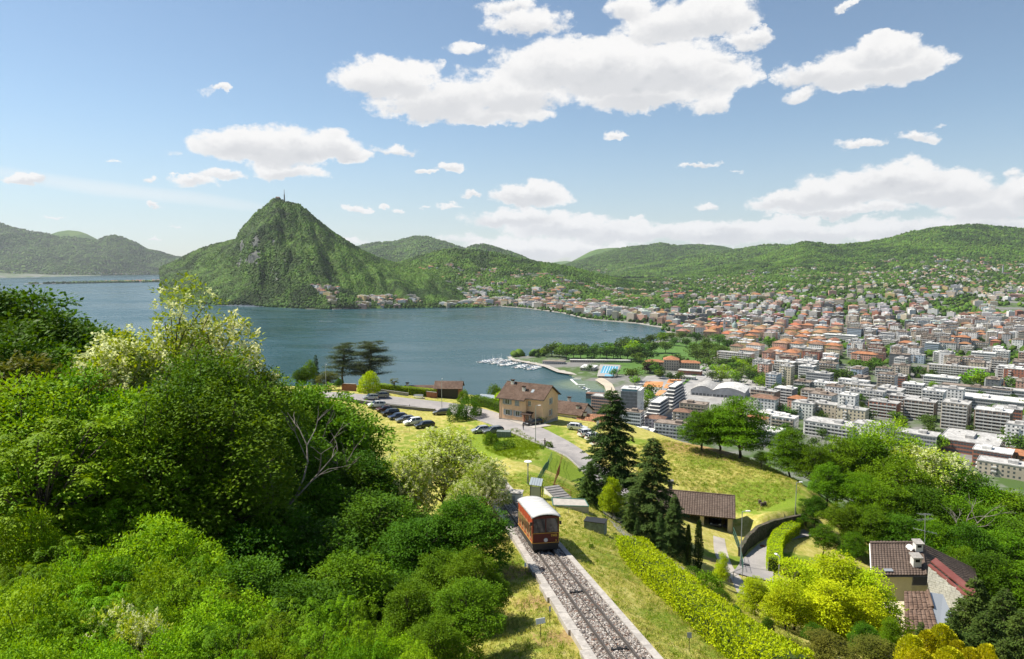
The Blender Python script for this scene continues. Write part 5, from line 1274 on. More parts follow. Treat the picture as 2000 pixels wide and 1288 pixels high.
proto('rust', broadleaf(465, ml='leaf_olive', nc=120, nl=120, rc=.85, L=.22, Wd=.13))
proto('olive', broadleaf(470, H=6, ml='leaf_olive', nc=90, nl=80, rc=.6, L=.2, Wd=.12, bare=.1, trunk=.1))
proto('purple', broadleaf(475, H=9, ml='leaf_purple', nc=90, nl=80, rc=.8, L=.3, Wd=.2, bare=.1))
for s in range(2):proto('deodar', conifer(500+s, H=18, Rm=4.6, whorls=38, nb=8, ml='leaf_fir', droop=.30, needles=150))
proto('deodar_light', conifer(510, H=12, Rm=3.6, whorls=28, nb=8, ml='leaf_firlight', droop=.32, needles=130))
proto('spruce', conifer(520, H=12, Rm=2.6, whorls=30, nb=7, ml='leaf_fir', droop=.15, needles=60))
proto('fir_light', conifer(530, H=9, Rm=3.0, whorls=26, nb=8, ml='leaf_firlight', droop=.12, needles=85, L=.28))
proto('cypress', column(540, H=5, Rm=.42))
proto('gold', column(550, H=3, Rm=.8, n=4600, ml='leaf_gold', L=.12, tip=.55, upright=1.2))
proto('bare', bare_tree(560));proto('bare', bare_tree(561, spread=.7))
proto('palm', palm(570));proto('cedar', lebanon(580));proto('cedar', lebanon(581))
proto('bush', shrub(590, 1.8, 1.2, ml='leaf_mid'));proto('bush_dark', shrub(591, 2.2, 1.5, ml='leaf_dark'));proto('bush_lime', shrub(592, 2, 1.3, ml='leaf_hedge', lump=.05))
proto('ball', shrub(593, 1.9, 1.0, 3600, ml='leaf_olive', L=.09, lump=.02));proto('bush_olive', shrub(594, 1.6, 1.4, ml='leaf_olive'))
for s in range(4):proto('town_mid', mid_tree(600+s, 'leaf_far'))
proto('town_tall', mid_tree(610, 'leaf_far', tall=1.7));proto('town_bright', mid_tree(611, 'leaf_bright'));proto('town_purple', mid_tree(612, 'leaf_purple'))
NAMES={'dark':'chestnut_tree', 'mid':'maple_tree', 'hornbeam':'hornbeam_tree', 'bright':'tree_of_heaven', 'brightbroad':'lime_tree', 'robinia':'false_acacia_tree', 'robinia_tall':'false_acacia_tree', 'lime':'golden_leaved_tree', 'full':'maple_tree', 'rust':'beech_tree', 'olive':'reddish_shrub', 'purple':'copper_beech', 'deodar':'conifer', 'deodar_light':'conifer', 'spruce':'spruce_tree', 'fir_light':'fir_tree', 'cypress':'cypress_tree', 'gold':'golden_cypress', 'bare':'dead_tree', 'palm':'palm_tree', 'cedar':'cedar_tree', 'bush':'bush', 'bush_dark':'bush', 'bush_lime':'bush', 'ball':'clipped_bush', 'bush_olive':'bush', 'town_mid':'town_tree', 'town_tall':'poplar_tree', 'town_bright':'town_tree', 'town_purple':'copper_beech'}
tr_=random.Random(77)
def plant(kind, x, y, z, s, label, wide=1.0, group=None, rz=None, name=None):
 parts, H=PROTO[kind][tr_.randrange(len(PROTO[kind]))]
 nm=name or NAMES[kind]
 cat='bush' if 'bush' in kind or kind=='ball' else('shrub' if kind=='olive' else 'tree')
 t=thing(nm, label, cat, (x, y, z), tr_.uniform(0, 6.28)if rz is None else rz, group)
 t.scale=(s*wide, s*wide, s)
 for k, me in parts.items():link(k, me, t)
 return t
def tree_at(kind, px, pytop, Y, label, wide=1.0, group=None, sink=0.0):
 p=PY(px, pytop, Y);z=g1(p.x, p.y)-sink;H=PROTO[kind][0][1]
 s=max((p.z-z)/(H*(1.06 if kind not in('deodar', 'spruce', 'deodar_light', 'fir_light', 'cedar', 'bare')else 1.0)), .12)
 return plant(kind, p.x, p.y, z, s, label, wide, group)
# the woods left of the track
G1='trees of the wood left of the track'
for a in[('dark', 20, 543, 64, 'dark dome crowned tree at the far upper left standing highest against the lake', 1.0), ('dark', -60, 540, 60, 'dark tree cut off by the left edge beside the highest dome', 1.1), ('dark', 75, 585, 60, 'dark tree stepping down right of the highest dome at the upper left', .9), ('mid', 125, 620, 78, 'green round topped tree low against the water at the upper left', 1.0), ('mid', 178, 620, 80, 'green tree by the water, just left of the blossoming group', .95), ('dark', 30, 628, 52, 'dark tree below the highest dome at the left edge', .9), ('mid', 95, 660, 52, 'green tree between the dark domes and the blossoming group', .8), ('dark', 160, 668, 60, 'dark tree hidden behind the pale blossoming crowns', .8), ('robinia_tall', 345, 503, 58, 'tall sparse blossoming tree whose thin top rises past the shoreline', 1.0), ('robinia', 262, 600, 56, 'cream blossoming tree left of the tall sparse one', .9), ('robinia', 405, 575, 61, 'cream blossoming tree right of the tall sparse one', .85), ('robinia', 205, 655, 53, 'blossoming tree lower left of the tall sparse one', .75), ('robinia', 312, 640, 55, 'blossoming tree below the tall sparse one', .75), ('rust', 15, 665, 47, 'rust tinged crown at the left edge', 1.0), ('brightbroad', 55, 712, 42, 'yellow green crown at the left edge below the rust tinged one', .95), ('brightbroad', 140, 700, 46, 'yellow green crown in the middle of the left wood', .95), ('bright', 200, 745, 44, 'feathery bright crown below the blossoming group', 1.0), ('brightbroad', 255, 742, 47, 'yellow green crown right below the blossoming group', .85), ('bright', 95, 770, 39, 'feathery bright crown low at the left edge of the dark hollow', 1.0), ('hornbeam', 392, 645, 51, 'upright dark green tree right under the blossoming crowns', 1.0), ('hornbeam', 452, 652, 53, 'upright dark green tree second from the blossoming crowns', 1.0), ('hornbeam', 338, 668, 46, 'upright dark green tree in front of the blossoming trunk', .9), ('hornbeam', 500, 680, 60, 'upright tree with ragged top third from the blossoming crowns', 1.0), ('hornbeam', 537, 700, 66, 'upright tree at the right end of the ragged row above the water', .85), ('hornbeam', 415, 715, 45, 'broad upright tree in the centre of the left wood', 1.1), ('hornbeam', 290, 742, 43, 'upright tree left of the wood centre', 1.0), ('mid', 565, 728, 72, 'rounded tree right of the ragged row, left of the dead branches', .9), ('mid', 620, 735, 76, 'rounded tree behind the bare pale branches', .95), ('mid', 660, 790, 76, 'rounded tree beside the parking cars', .75), ('hornbeam', 480, 765, 54, 'mid green tree behind the bare grey trunk', 1.0), ('mid', 545, 800, 56, 'mid green tree left of the bare grey trunk', .9), ('dark', 700, 872, 62, 'dark round tree left of the blossoming tree in the middle', .9), ('dark', 640, 880, 60, 'dark round tree behind the wood hollow', 1.0), ('dark', 585, 915, 54, 'dark tree with large leaves in the middle of the wood', .95), ('dark', 500, 880, 56, 'dark tree under the upright row', 1.0), ('dark', 430, 900, 52, 'dark tree left in the shaded middle of the wood', 1.0), ('dark', 335, 905, 45, 'shaded tree above the brown path', .9), ('dark', 50, 822, 46, 'black green shaded tree at the left edge', 1.0), ('dark', 128, 828, 48, 'black green shaded tree second from the left edge', 1.0), ('dark', 210, 850, 46, 'black green shaded tree third from the left edge', .9), ('mid', 270, 880, 43, 'olive green tree above the feathery bright slope', .9), ('robinia', 872, 818, 68, 'large blossoming tree in the middle beside the funicular', 1.15), ('robinia', 945, 882, 62, 'blossoming tree leaning over the rails behind the funicular', .95), ('robinia', 790, 862, 64, 'blossoming tree behind the dark round crowns in the middle', .9), ('robinia', 905, 925, 57, 'blossoming tree nearest to the funicular on its left', .8), ('dark', 905, 962, 46, 'dense green tree nearest to the left rail', .95), ('dark', 820, 1005, 44, 'dense green tree second from the left rail', 1.0), ('dark', 740, 955, 49, 'dense green tree third from the left rail', 1.0), ('dark', 655, 1005, 46, 'dense dark tree at the edge of the black hollow', 1.0), ('dark', 560, 985, 43, 'dense dark tree left of the black hollow', .95), ('dark', 480, 1010, 41, 'dense dark tree above the brown path end', .9), ('mid', 865, 1065, 39, 'leafy green tree in front beside the shaded grass', .95), ('mid', 925, 1062, 37, 'leafy green tree leaning towards the concrete edge', .8), ('dark', 765, 1115, 38, 'leafy dark tree in front left of the shaded grass', .9), ('mid', 800, 1125, 33, 'leafy green tree lowest beside the shaded grass', .8), ('mid', 905, 1125, 32, 'leafy green tree at the lower middle edge', 1.0), ('mid', 960, 1112, 37.5, 'leafy tree nearest to the little white signs', .85), ('mid', 690, 1065, 38, 'leafy green tree below the black hollow', .9), ('dark', 590, 1125, 33, 'leafy dark tree above the bright lower shrubs', .9), ('dark', 470, 1075, 35, 'dark tree right of the brown path', .8), ('mid', 850, 1195, 29, 'leafy bush at the bottom edge left of the shaded grass', .8), ('robinia', 205, 1150, 25, 'thin white flowering young tree at the lower left edge', .6), ('robinia', 268, 1165, 24, 'second thin white flowering young tree at the lower left edge', .5), ]:tree_at(*a[:5], wide=a[5]*{'dark':1.2, 'mid':1.15, 'robinia':1.2, 'hornbeam':1.15}.get(a[0], 1.05), group=G1)
for nm, py, Y, x0, x1, n in[('top', 945, 39, -10, 300, 6), ('second', 1000, 35, -20, 385, 8), ('third', 1055, 31, -15, 425, 9), ('fourth', 1105, 28, -10, 470, 10), ('fifth', 1150, 25.5, -15, 740, 15), ('sixth', 1195, 23.5, -5, 780, 15), ('bottom', 1240, 22, -10, 830, 15)]:
 for i in range(n):
  px=x0+(x1-x0)*(i+.5)/n+tr_.uniform(-14, 14)
  tree_at('bright' if tr_.random()<.82 else 'brightbroad', px, py+tr_.uniform(-26, 22), Y+tr_.uniform(-.8, .8), f"feathery bright young tree, {nm} row of the lower left slope, {ORD[i]}", wide=tr_.uniform(.5, .72), group='bright feathery trees on the lower left slope')
for px, py, Y, lb, k in[(505, 742, 46, 'bare grey dead tree with crooked branches left of the parking cars', 0), (690, 750, 60, 'bare pale dead tree leaning towards the parking cars', 1)]:
 tree_at('bare', px, py, Y, lb, wide=1.0, group=G1)
# garden conifers right of the track
G2='conifers in the garden beside the yard'
for a in[('deodar', 1197, 757, 90, 'tallest dark conifer with drooping layers beside the road bend', 1.4), ('deodar', 1275, 853, 79, 'second tall dark conifer right of the tallest one', 1.5), ('deodar_light', 1152, 900, 83, 'lighter green conifer at the left foot of the tallest one', 1.0), ('deodar', 1318, 965, 74, 'broad dark conifer leaning over the carport corner', 1.15), ('deodar_light', 1232, 965, 73, 'drooping green conifer in front of the yellow leaved tree', .95), ('spruce', 1290, 1000, 72, 'dark inner conifer with bare lower trunk', 1.1), ('spruce', 1245, 1010, 71, 'thin dark conifer beside the drooping green one', .9)]:tree_at(*a[:5], wide=a[5], group=G2)
tree_at('lime', 1196, 925, 78, 'yellow leaved tree glowing between the dark conifers', wide=.7)
for i, (px, py, Y)in enumerate([(1345, 1022, 73), (1366, 1012, 74), (1337, 1080, 70)]):tree_at('cypress', px, py, Y, ['slim dark cypress, left of the tall pair by the wheel track', 'slim dark cypress, right of the tall pair by the wheel track', 'short slim cypress at the foot of the tall pair'][i], wide=1.1)
tree_at('ball', 1313, 1093, 66, 'round clipped bush behind the long yellow green hedge', wide=1.0)
for a in[('bush_dark', 1355, 1108, 64, 'dark shrub right of the round clipped bush', 1.3), ('bush', 1385, 1120, 61, 'broad green shrub between hedge and wheel track', 1.3), ('bush_dark', 1410, 1150, 57, 'dark green shrub hanging over the gate', 1.2), ('bush', 1380, 1155, 58, 'green shrub hugging the long hedge', 1.2), ('bush_dark', 1440, 1185, 52, 'dark shrub at the lower end of the wheel track', 1.2), ('bush_dark', 1180, 1030, 74, 'shrub at the top edge of the mown bank', 1.2), ('bush', 1125, 1018, 66, 'leafy plant by the green container', 1.0), ('bush', 1155, 1062, 55, 'small leafy plant alone on the mown bank', .8), ('bush_dark', 1200, 1055, 66, 'dark shrub row along the mown bank edge', 1.3)]:tree_at(*a[:5], wide=a[5])
# meadow and the right hand wood
G3='trees of the wood on the right'
for a in[('full', 1372, 798, 137, 'round tree at the left of the meadow edge group', 1.15), ('full', 1408, 788, 139, 'round tree in the middle of the meadow edge group', 1.2), ('full', 1447, 770, 134, 'tall tree with bare trunk at the right of the meadow edge group', 1.1), ('full', 1546, 832, 125, 'tree with crooked dark trunk at the meadow corner', .9), ('mid', 1488, 880, 127, 'small tree between meadow edge group and corner', .8), ('mid', 1592, 862, 121, 'green tree right behind the meadow corner', .9), ('mid', 1640, 845, 126, 'green tree above the street lamp on the right', .95), ('mid', 1690, 838, 128, 'tree at the top of the right wood below the slim white tower', .95), ('brightbroad', 1738, 812, 130, 'bright tree topping the right wood', .95), ('robinia', 1792, 855, 124, 'cream blossoming tree, left one of two in the right wood', 1.15), ('robinia', 1838, 862, 122, 'cream blossoming tree, right one of two in the right wood', 1.15), ('mid', 1760, 880, 116, 'green tree below the left cream blossoming one', .95), ('dark', 1880, 905, 118, 'dark tree right of the cream blossoming pair', .95), ('mid', 1925, 935, 114, 'green tree stepping down towards the right edge roofs', .95), ('mid', 1985, 950, 110, 'green tree at the right edge under the lowest roofs', 1.0), ('mid', 1620, 900, 113, 'broad tree behind the lane lamp', 1.0), ('brightbroad', 1680, 915, 110, 'bright green tree in the upper right wood', .95), ('mid', 1735, 935, 106, 'green tree in the middle of the right wood', 1.0), ('dark', 1800, 945, 106, 'dark tree in the middle of the right wood', 1.0), ('mid', 1865, 960, 104, 'green tree behind the bare grey branches', 1.0), ('mid', 1945, 985, 102, 'green tree right of the bare grey branches', 1.0), ('dark', 1595, 965, 104, 'dark tree over the stone wall end', .9), ('mid', 1650, 975, 99, 'spreading tree above the curved hedge end', 1.0), ('mid', 1705, 985, 97, 'spreading tree left above the antenna', 1.0), ('dark', 1765, 1000, 95, 'dark tree behind the antenna roof', 1.0), ('brightbroad', 1825, 1005, 94, 'bright tree behind the antenna roof', .9), ('dark', 1890, 1015, 92, 'dark tree right behind the antenna roof', 1.0), ('mid', 1960, 1030, 92, 'green tree at the right edge level with the antenna', 1.0), ('mid', 1610, 1020, 93, 'low tree beside the lane end', .9), ('mid', 1668, 1035, 90, 'low tree left of the antenna roof', .85), ('dark', 1940, 1075, 82, 'dark tree right of the brick coloured roof strip', 1.0), ('mid', 1995, 1090, 80, 'green tree at the right edge above the firs', 1.0), ('mid', 1880, 1060, 88, 'green tree above the brown roof slope', .8), ('dark', 2030, 1000, 95, 'dark tree cut by the right edge', 1.0), ('mid', 1560, 1010, 103, 'bushy tree at the lane bend', .7), ('bush', 1530, 985, 110, 'bush on the bank above the stone wall', 1.6), ('bush', 1500, 990, 110, 'weedy bush above the stone wall', 1.5)]:tree_at(*a[:5], wide=a[5]*1.12, group=G3)
tree_at('bare', 1862, 925, 100, 'bare grey branches sticking out of the right wood', wide=1.2)
G4='golden leaved trees in the lower right'
for a in[('lime', 1478, 1122, 57, 'golden green tree at the left by the lane', .95), ('lime', 1555, 1085, 59, 'golden green tree with a pointed top second from left', .85), ('lime', 1640, 1068, 61, 'golden green tree with the highest top', .9), ('lime', 1708, 1105, 59, 'golden green tree against the house wall', .9), ('lime', 1620, 1125, 54, 'golden green tree in front of the group', .95), ('lime', 1540, 1130, 54, 'golden green tree low in front on the left', .9), ('lime', 1690, 1140, 54, 'golden green tree low in front on the right', .85), ('lime', 1410, 1063+12, 68, 'small golden green tree rising by the lane fence', .5)]:tree_at(*a[:5], wide=a[5]*1.3, group=G4)
for a in[('dark', 1500, 1205, 46, 'dark tree under the golden green group, left', .9), ('dark', 1590, 1215, 46, 'dark tree under the golden green group, middle', .9), ('dark', 1690, 1215, 47, 'dark tree under the golden green group, right', .9), ('olive', 1540, 1245, 41, 'reddish tinged shrub at the bottom beside the hedge end', 1.6), ('olive', 1620, 1235, 42, 'reddish tinged shrub in the middle of the bottom edge', 1.7), ('olive', 1700, 1240, 43, 'reddish tinged shrub left of the golden cypresses', 1.6), ('mid', 1740, 1200, 50, 'green shrub tree below the lower roof', .6), ('fir_light', 1908, 1128, 57, 'light green fir with a pointed tip in front of the house', 1.0), ('fir_light', 1965, 1150, 54, 'light green fir second from the house', 1.05), ('fir_light', 2000, 1190, 49, 'light green fir cut by the right edge', 1.1), ('fir_light', 1925, 1195, 50, 'broad light green fir lower in front', 1.15), ('fir_light', 1860, 1190, 50, 'light green fir beside the lower roof', .85), ('fir_light', 1960, 1250, 43, 'light green fir at the bottom right corner', 1.1), ('fir_light', 1800, 1215, 50, 'light green fir behind the golden cypresses', .8)]:tree_at(*a[:5], wide=a[5]*1.05)
for i, (px, py, Y, w)in enumerate([(1782, 1238, 41, 1.2), (1812, 1228, 42, 1.1), (1842, 1216, 42, 1.1), (1872, 1248, 41, 1.0), (1898, 1262, 40, 1.0), (1930, 1255, 40, 1.0), (1858, 1262, 38, 1.3), (1800, 1265, 38, 1.3)]):
 tree_at('gold', px, py, Y, 'golden yellow cypress plume, '+ORD[i]+' of the clump at the bottom right', wide=w*1.1, group='golden cypress plumes at the bottom right')
tree_at('palm', 1560, 1085, 68, 'fan palm half hidden behind the golden green trees', wide=1.2)
# gardens along the upper road
for a in[('cedar', 670, 671, 204, 'flat layered dark cedar, left one of the pair by the lake', 1.0), ('cedar', 722, 667, 203, 'flat layered dark cedar, right one of the pair by the lake', 1.15), ('mid', 605, 700, 192, 'light green tree at the end of the upper road', .6), ('spruce', 616, 692, 198, 'small dark spruce beside the light green tree', .8), ('olive', 640, 722, 186, 'olive brown pine over the road corner', 1.3), ('dark', 662, 738, 182, 'dark round tree by the garden gate', .8), ('dark', 590, 715, 182, 'dark low tree at the left end of the road', .9), ('palm', 770, 736, 190, 'small palm beyond the clipped garden hedge', 1.2), ('bush_dark', 912, 776, 166, 'dark spreading yew between road and parking', .9), ('bush_dark', 893, 790, 163, 'dark low yew left of the spreading one', .9), ('bush_dark', 930, 790, 168, 'dark yew behind the parked grey car', .9), ('bush_lime', 982, 762, 178, 'pale flowering shrub at the left house corner', 1.0), ('bush', 968, 752, 186, 'light green shrub behind the glass canopy', .7), ('bush', 905, 762, 184, 'light green shrub right of the garage', .7), ('bush_dark', 1058, 868, 128, 'dark ivy covered bush beside the road railing', .8), ('bush', 1072, 862, 134, 'leafy bush behind the lamp foot', 1.0), ('bush_dark', 1010, 840, 150, 'dark bush on the bank below the road', .9), ('bush_dark', 1030, 850, 146, 'dark bush on the bank right of the grey container', 1.2), ('bush', 960, 845, 140, 'green bush on the bank left below the road', .9), ('bush_dark', 985, 860, 132, 'deep green bush on the bank above the tunnel', 1.6)]:tree_at(*a[:5], wide=a[5])
tp_=tree_at('bush_lime', 720, 722, 184, 'tall clipped oval bush with yellow green top by the road', wide=.8)
# hedges
def hedge(label, pts, w, h, ml='leaf_hedge', dens=55, L=.15, name='hedge', base=None):
 """clipped hedge: a woody core under a skin of leaves"""
 P3=[Vector((p.x, p.y, g1(p.x, p.y)))for p in pts];t=thing(name, label, 'hedge', P3[0]);O=P3[0]
 r=np.random.default_rng(len(pts)*100+int(abs(O.x)*10));V=[];core=MB();ring=[]
 for i, p in enumerate(P3):
  d=P3[min(i+1, len(P3)-1)]-P3[max(i-1, 0)];d.z=0;d.normalize();n=Vector((-d.y, d.x, 0));ring.append((p-O, n))
 for(p, n), (p2, n2)in zip(ring, ring[1:]):
  a, b=.42*w, .9*h;dn=Vector((0, 0, -.5));up=Vector((0, 0, b))
  core.hexa([p-n*a+dn, p+n*a+dn, p2+n2*a+dn, p2-n2*a+dn][::-1], [p-n*a+up, p+n*a+up, p2+n2*a+up, p2-n2*a+up][::-1])
  Ls=(p2-p).length;per=int(Ls*(w+2*h)*dens)
  s=r.random(per)*(w+2*h);u=r.random(per)
  sx_=np.where(s<h, -w/2, np.where(s>h+w, w/2, s-h-w/2));hz=np.where(s<h, s, np.where(s>h+w, 2*h+w-s, h))
  base_=np.array(p)[None]*(1-u)[:, None]+np.array(p2)[None]*u[:, None];nn=np.array(n)
  bul=1+.10*(vnoise(base_[:, 0]*1.3, base_[:, 1]*1.3+s, 4)-.5)
  Q=base_+nn*(sx_*bul)[:, None]+np.stack([0*u, 0*u, hz*bul], -1)+r.normal(0, .05, (per, 3))
  out=np.where((s<h)[:, None], -nn, np.where((s>h+w)[:, None], nn, np.array([0, 0, 1.])))
  V.append(leaves(Q, unit(out*.5+r.normal(0, .6, (per, 3))+np.array([0, 0, .3])), unit(out+np.array([0, 0, .3])+r.normal(0, .45, (per, 3))), L*r.uniform(.7, 1.3, per), L*.65))
 for(p, n), sg in((ring[0], -1), (ring[-1], 1)):
  d=Vector((n.y, -n.x, 0))*sg*(-1);per=int(w*h*dens);a=r.uniform(-w/2, w/2, per);z=r.random(per)*h
  Q=np.array(p)+np.array(n)*a[:, None]+np.stack([0*a, 0*a, z], -1)+r.normal(0, .06, (per, 3))
  V.append(leaves(Q, unit(r.normal(0, 1, (per, 3))), unit(np.array(d)+r.normal(0, .4, (per, 3))), L, L*.65))
 core.build('branch_core', M['hedge_core'], t);link('foliage', leafmesh('foliage', np.concatenate(V), M[ml]), t)
 return t
def resamp(pts, step=1.2):
 out=[pts[0]]
 for a, b in zip(pts, pts[1:]):
  n=max(1, int((b-a).length/step));out+=[a.lerp(b, (k+1)/n)for k in range(n)]
 return out
HP=[PY(1232, 1135, 56), PY(1288, 1188, 48.5), PY(1353, 1252, 42), PY(1415, 1318, 37.5), PY(1472, 1370, 34), PY(1540, 1440, 30)]
hedge('long vivid yellow green hedge running down beside the mown bank', resamp(HP), 2.0, 2.0, dens=120, L=.15)
hedge('short low end of the yellow green hedge beside the yard', resamp([PY(1212, 1105, 60), PY(1236, 1128, 57)]), 1.0, 1.1, dens=110, L=.14)
hedge('curved clipped hedge between the lane and the lawn', resamp([hit(1512, 1120), hit(1512, 1085), hit(1520, 1065), hit(1540, 1050), hit(1552, 1044)], 1.0), 1.7, 1.9, dens=100, L=.12)
hedge('clipped hedge with sunlit top left of the wall by the bench', resamp([PY(742, 771, 190), PY(796, 773, 189)]), 1.6, 2.0, dens=45, L=.2)
hedge('clipped hedge behind the bench beside the garage', resamp([PY(798, 772, 188.5), PY(852, 770, 190)]), 1.4, 2.2, dens=45, L=.2)
hedge('dark hedge along the road left of the peach house', resamp([PY(925, 783, 181), PY(960, 795, 175), PY(988, 806, 170)]), 2.2, 2.3, ml='leaf_mid', dens=45, L=.22)
hedge('low dark hedge in the shade of the peach house', resamp([PY(1056, 834, 158), PY(1075, 826, 163)]), 1.0, 1.4, ml='leaf_mid', dens=45, L=.2)
def tuft_src(name, m, seed, n=14, h=.16):
 r=np.random.default_rng(seed);P=np.stack([r.normal(0, .09, n), r.normal(0, .09, n), np.zeros(n)], -1)
 me=leafmesh(name, leaves(P, unit(np.stack([r.normal(0, .45, n), r.normal(0, .45, n), np.ones(n)], -1)), unit(r.normal(size=(n, 3))), h*r.uniform(.6, 1.3, n), .03), m)
 o=bpy.data.objects.new(name, me);HID.objects.link(o);return o
M['blade_dry']=leafmat('blade_dry', (.40, .41, .08), (.60, .58, .2), trans=.3)
M['blade_green']=leafmat('blade_green', (.14, .22, .015), (.24, .33, .02), trans=.3)
TD=[tuft_src('grass_tuft', M['blade_dry'], 1), tuft_src('grass_tuft', M['blade_green'], 2), tuft_src('grass_tuft', M['blade_dry'], 3, h=.11)]
TG=[tuft_src('grass_tuft', M['blade_green'], 5, h=.3), tuft_src('grass_tuft', M['blade_green'], 6, h=.22)]
def bank_grass(n, xr, yr, src, label, smin, smax, seed, test=None):
 r=np.random.default_rng(seed);x=r.uniform(*xr, n);y=yr[0]+(yr[1]-yr[0])*r.random(n)**1.3
 k=np.abs(x-(T0.x+TDX*(y-T0.y)))>2.0
 if test is not None:k&=test(x, y)
 x, y=x[k], y[k];z=gz(x, y);scatter('grass', np.stack([x, y, z+.02], -1), r.uniform(smin, smax, len(x)), src, label, 'grass', tilt=.1)
bank_grass(26000, (-9, 22), (26, 90), TD, 'short dry grass on the mown banks beside the track', .6, 1.25, 1)
mp=[tuple(hit(px, py)[:2])for px, py in[(1230, 880), (1290, 858), (1420, 895), (1550, 930), (1565, 965), (1480, 1000), (1330, 950), (1250, 935)]]
bank_grass(14000, (20, 66), (100, 150), TD, 'cut meadow grass above the carport', 1.0, 2.4, 2, lambda x, y:inside(mp, x, y))
gp=[tuple(hit(px, py)[:2])for px, py in[(940, 850), (1010, 838), (1060, 868), (1050, 900), (1000, 900), (950, 880)]]
bank_grass(9000, (-12, 12), (100, 165), TG, 'long lush grass on the bank below the road', .8, 1.6, 3, lambda x, y:inside(gp, x, y))
# trees of the town
def town_trees(L_, kinds, h, group, labf, spread=8):
 for i, (px, py)in enumerate(L_):
  p=PZ(px, py, 4);k=kinds[i%len(kinds)]
  plant(k, p.x, p.y, zfar(p.x, p.y), tr_.uniform(*h)/14, labf(i), 1.5, group)
pk=[(1078, 696), (1092, 699), (1106, 702), (1120, 700), (1134, 702), (1147, 699), (1160, 703), (1172, 700), (1185, 704), (1198, 701), (1212, 705), (1225, 702), (1238, 706), (1250, 709), (1262, 706), (1090, 691), (1112, 692), (1138, 690), (1163, 690), (1188, 690), (1213, 690), (1232, 692), (1252, 695), (1273, 690), (1222, 680), (1245, 683), (1270, 676), (1290, 672), (1310, 668), (1330, 664)]
town_trees(pk, ['town_mid', 'town_mid', 'town_mid', 'town_bright', 'town_mid', 'town_tall'], (18, 26), 'trees of the lakeside park', lambda i:('tall ' if i%6==5 else('light ' if i%6==3 else 'dark '))+'green park tree in the '+('shore row' if i>23 else('middle row' if i>14 else 'pool side row'))+' of the lakeside park, '+ORD[min(15, (i-24)if i>23 else((i-15)if i>14 else i))])
bk=[(1296, 664), (1318, 676), (1340, 678), (1360, 672), (1380, 678), (1300, 690), (1355, 688), (1375, 692), (1393, 690), (1400, 700), (1412, 692), (1362, 708), (1378, 712), (1268, 728), (1285, 735), (1320, 716), (1405, 676), (1420, 684)]
town_trees(bk, ['town_mid', 'town_mid', 'town_tall', 'town_mid'], (18, 25), 'trees round the orange roofed school', lambda i:'dark tree round the orange roofed school, '+('back group, ' if i<9 else 'front group, ')+ORD[i%9])
sq=[(1386, 722), (1398, 730), (1392, 745), (1408, 750), (1412, 738), (1420, 722), (1432, 730), (1428, 746), (1442, 752), (1448, 738), (1452, 724), (1464, 732), (1470, 748), (1478, 738), (1482, 724), (1404, 718), (1440, 718), (1462, 718), (1486, 752), (1495, 762)]
town_trees(sq, ['town_mid', 'town_bright', 'town_mid'], (14, 18), 'plane trees of the tree square', lambda i:'plane tree on the square behind the halls, '+('front rank, '+ORD[[2, 3, 7, 8, 12, 18, 19].index(i)]if i in(2, 3, 7, 8, 12, 18, 19)else['left half, ', 'right half, '][i>9]+ORD[i%10]))
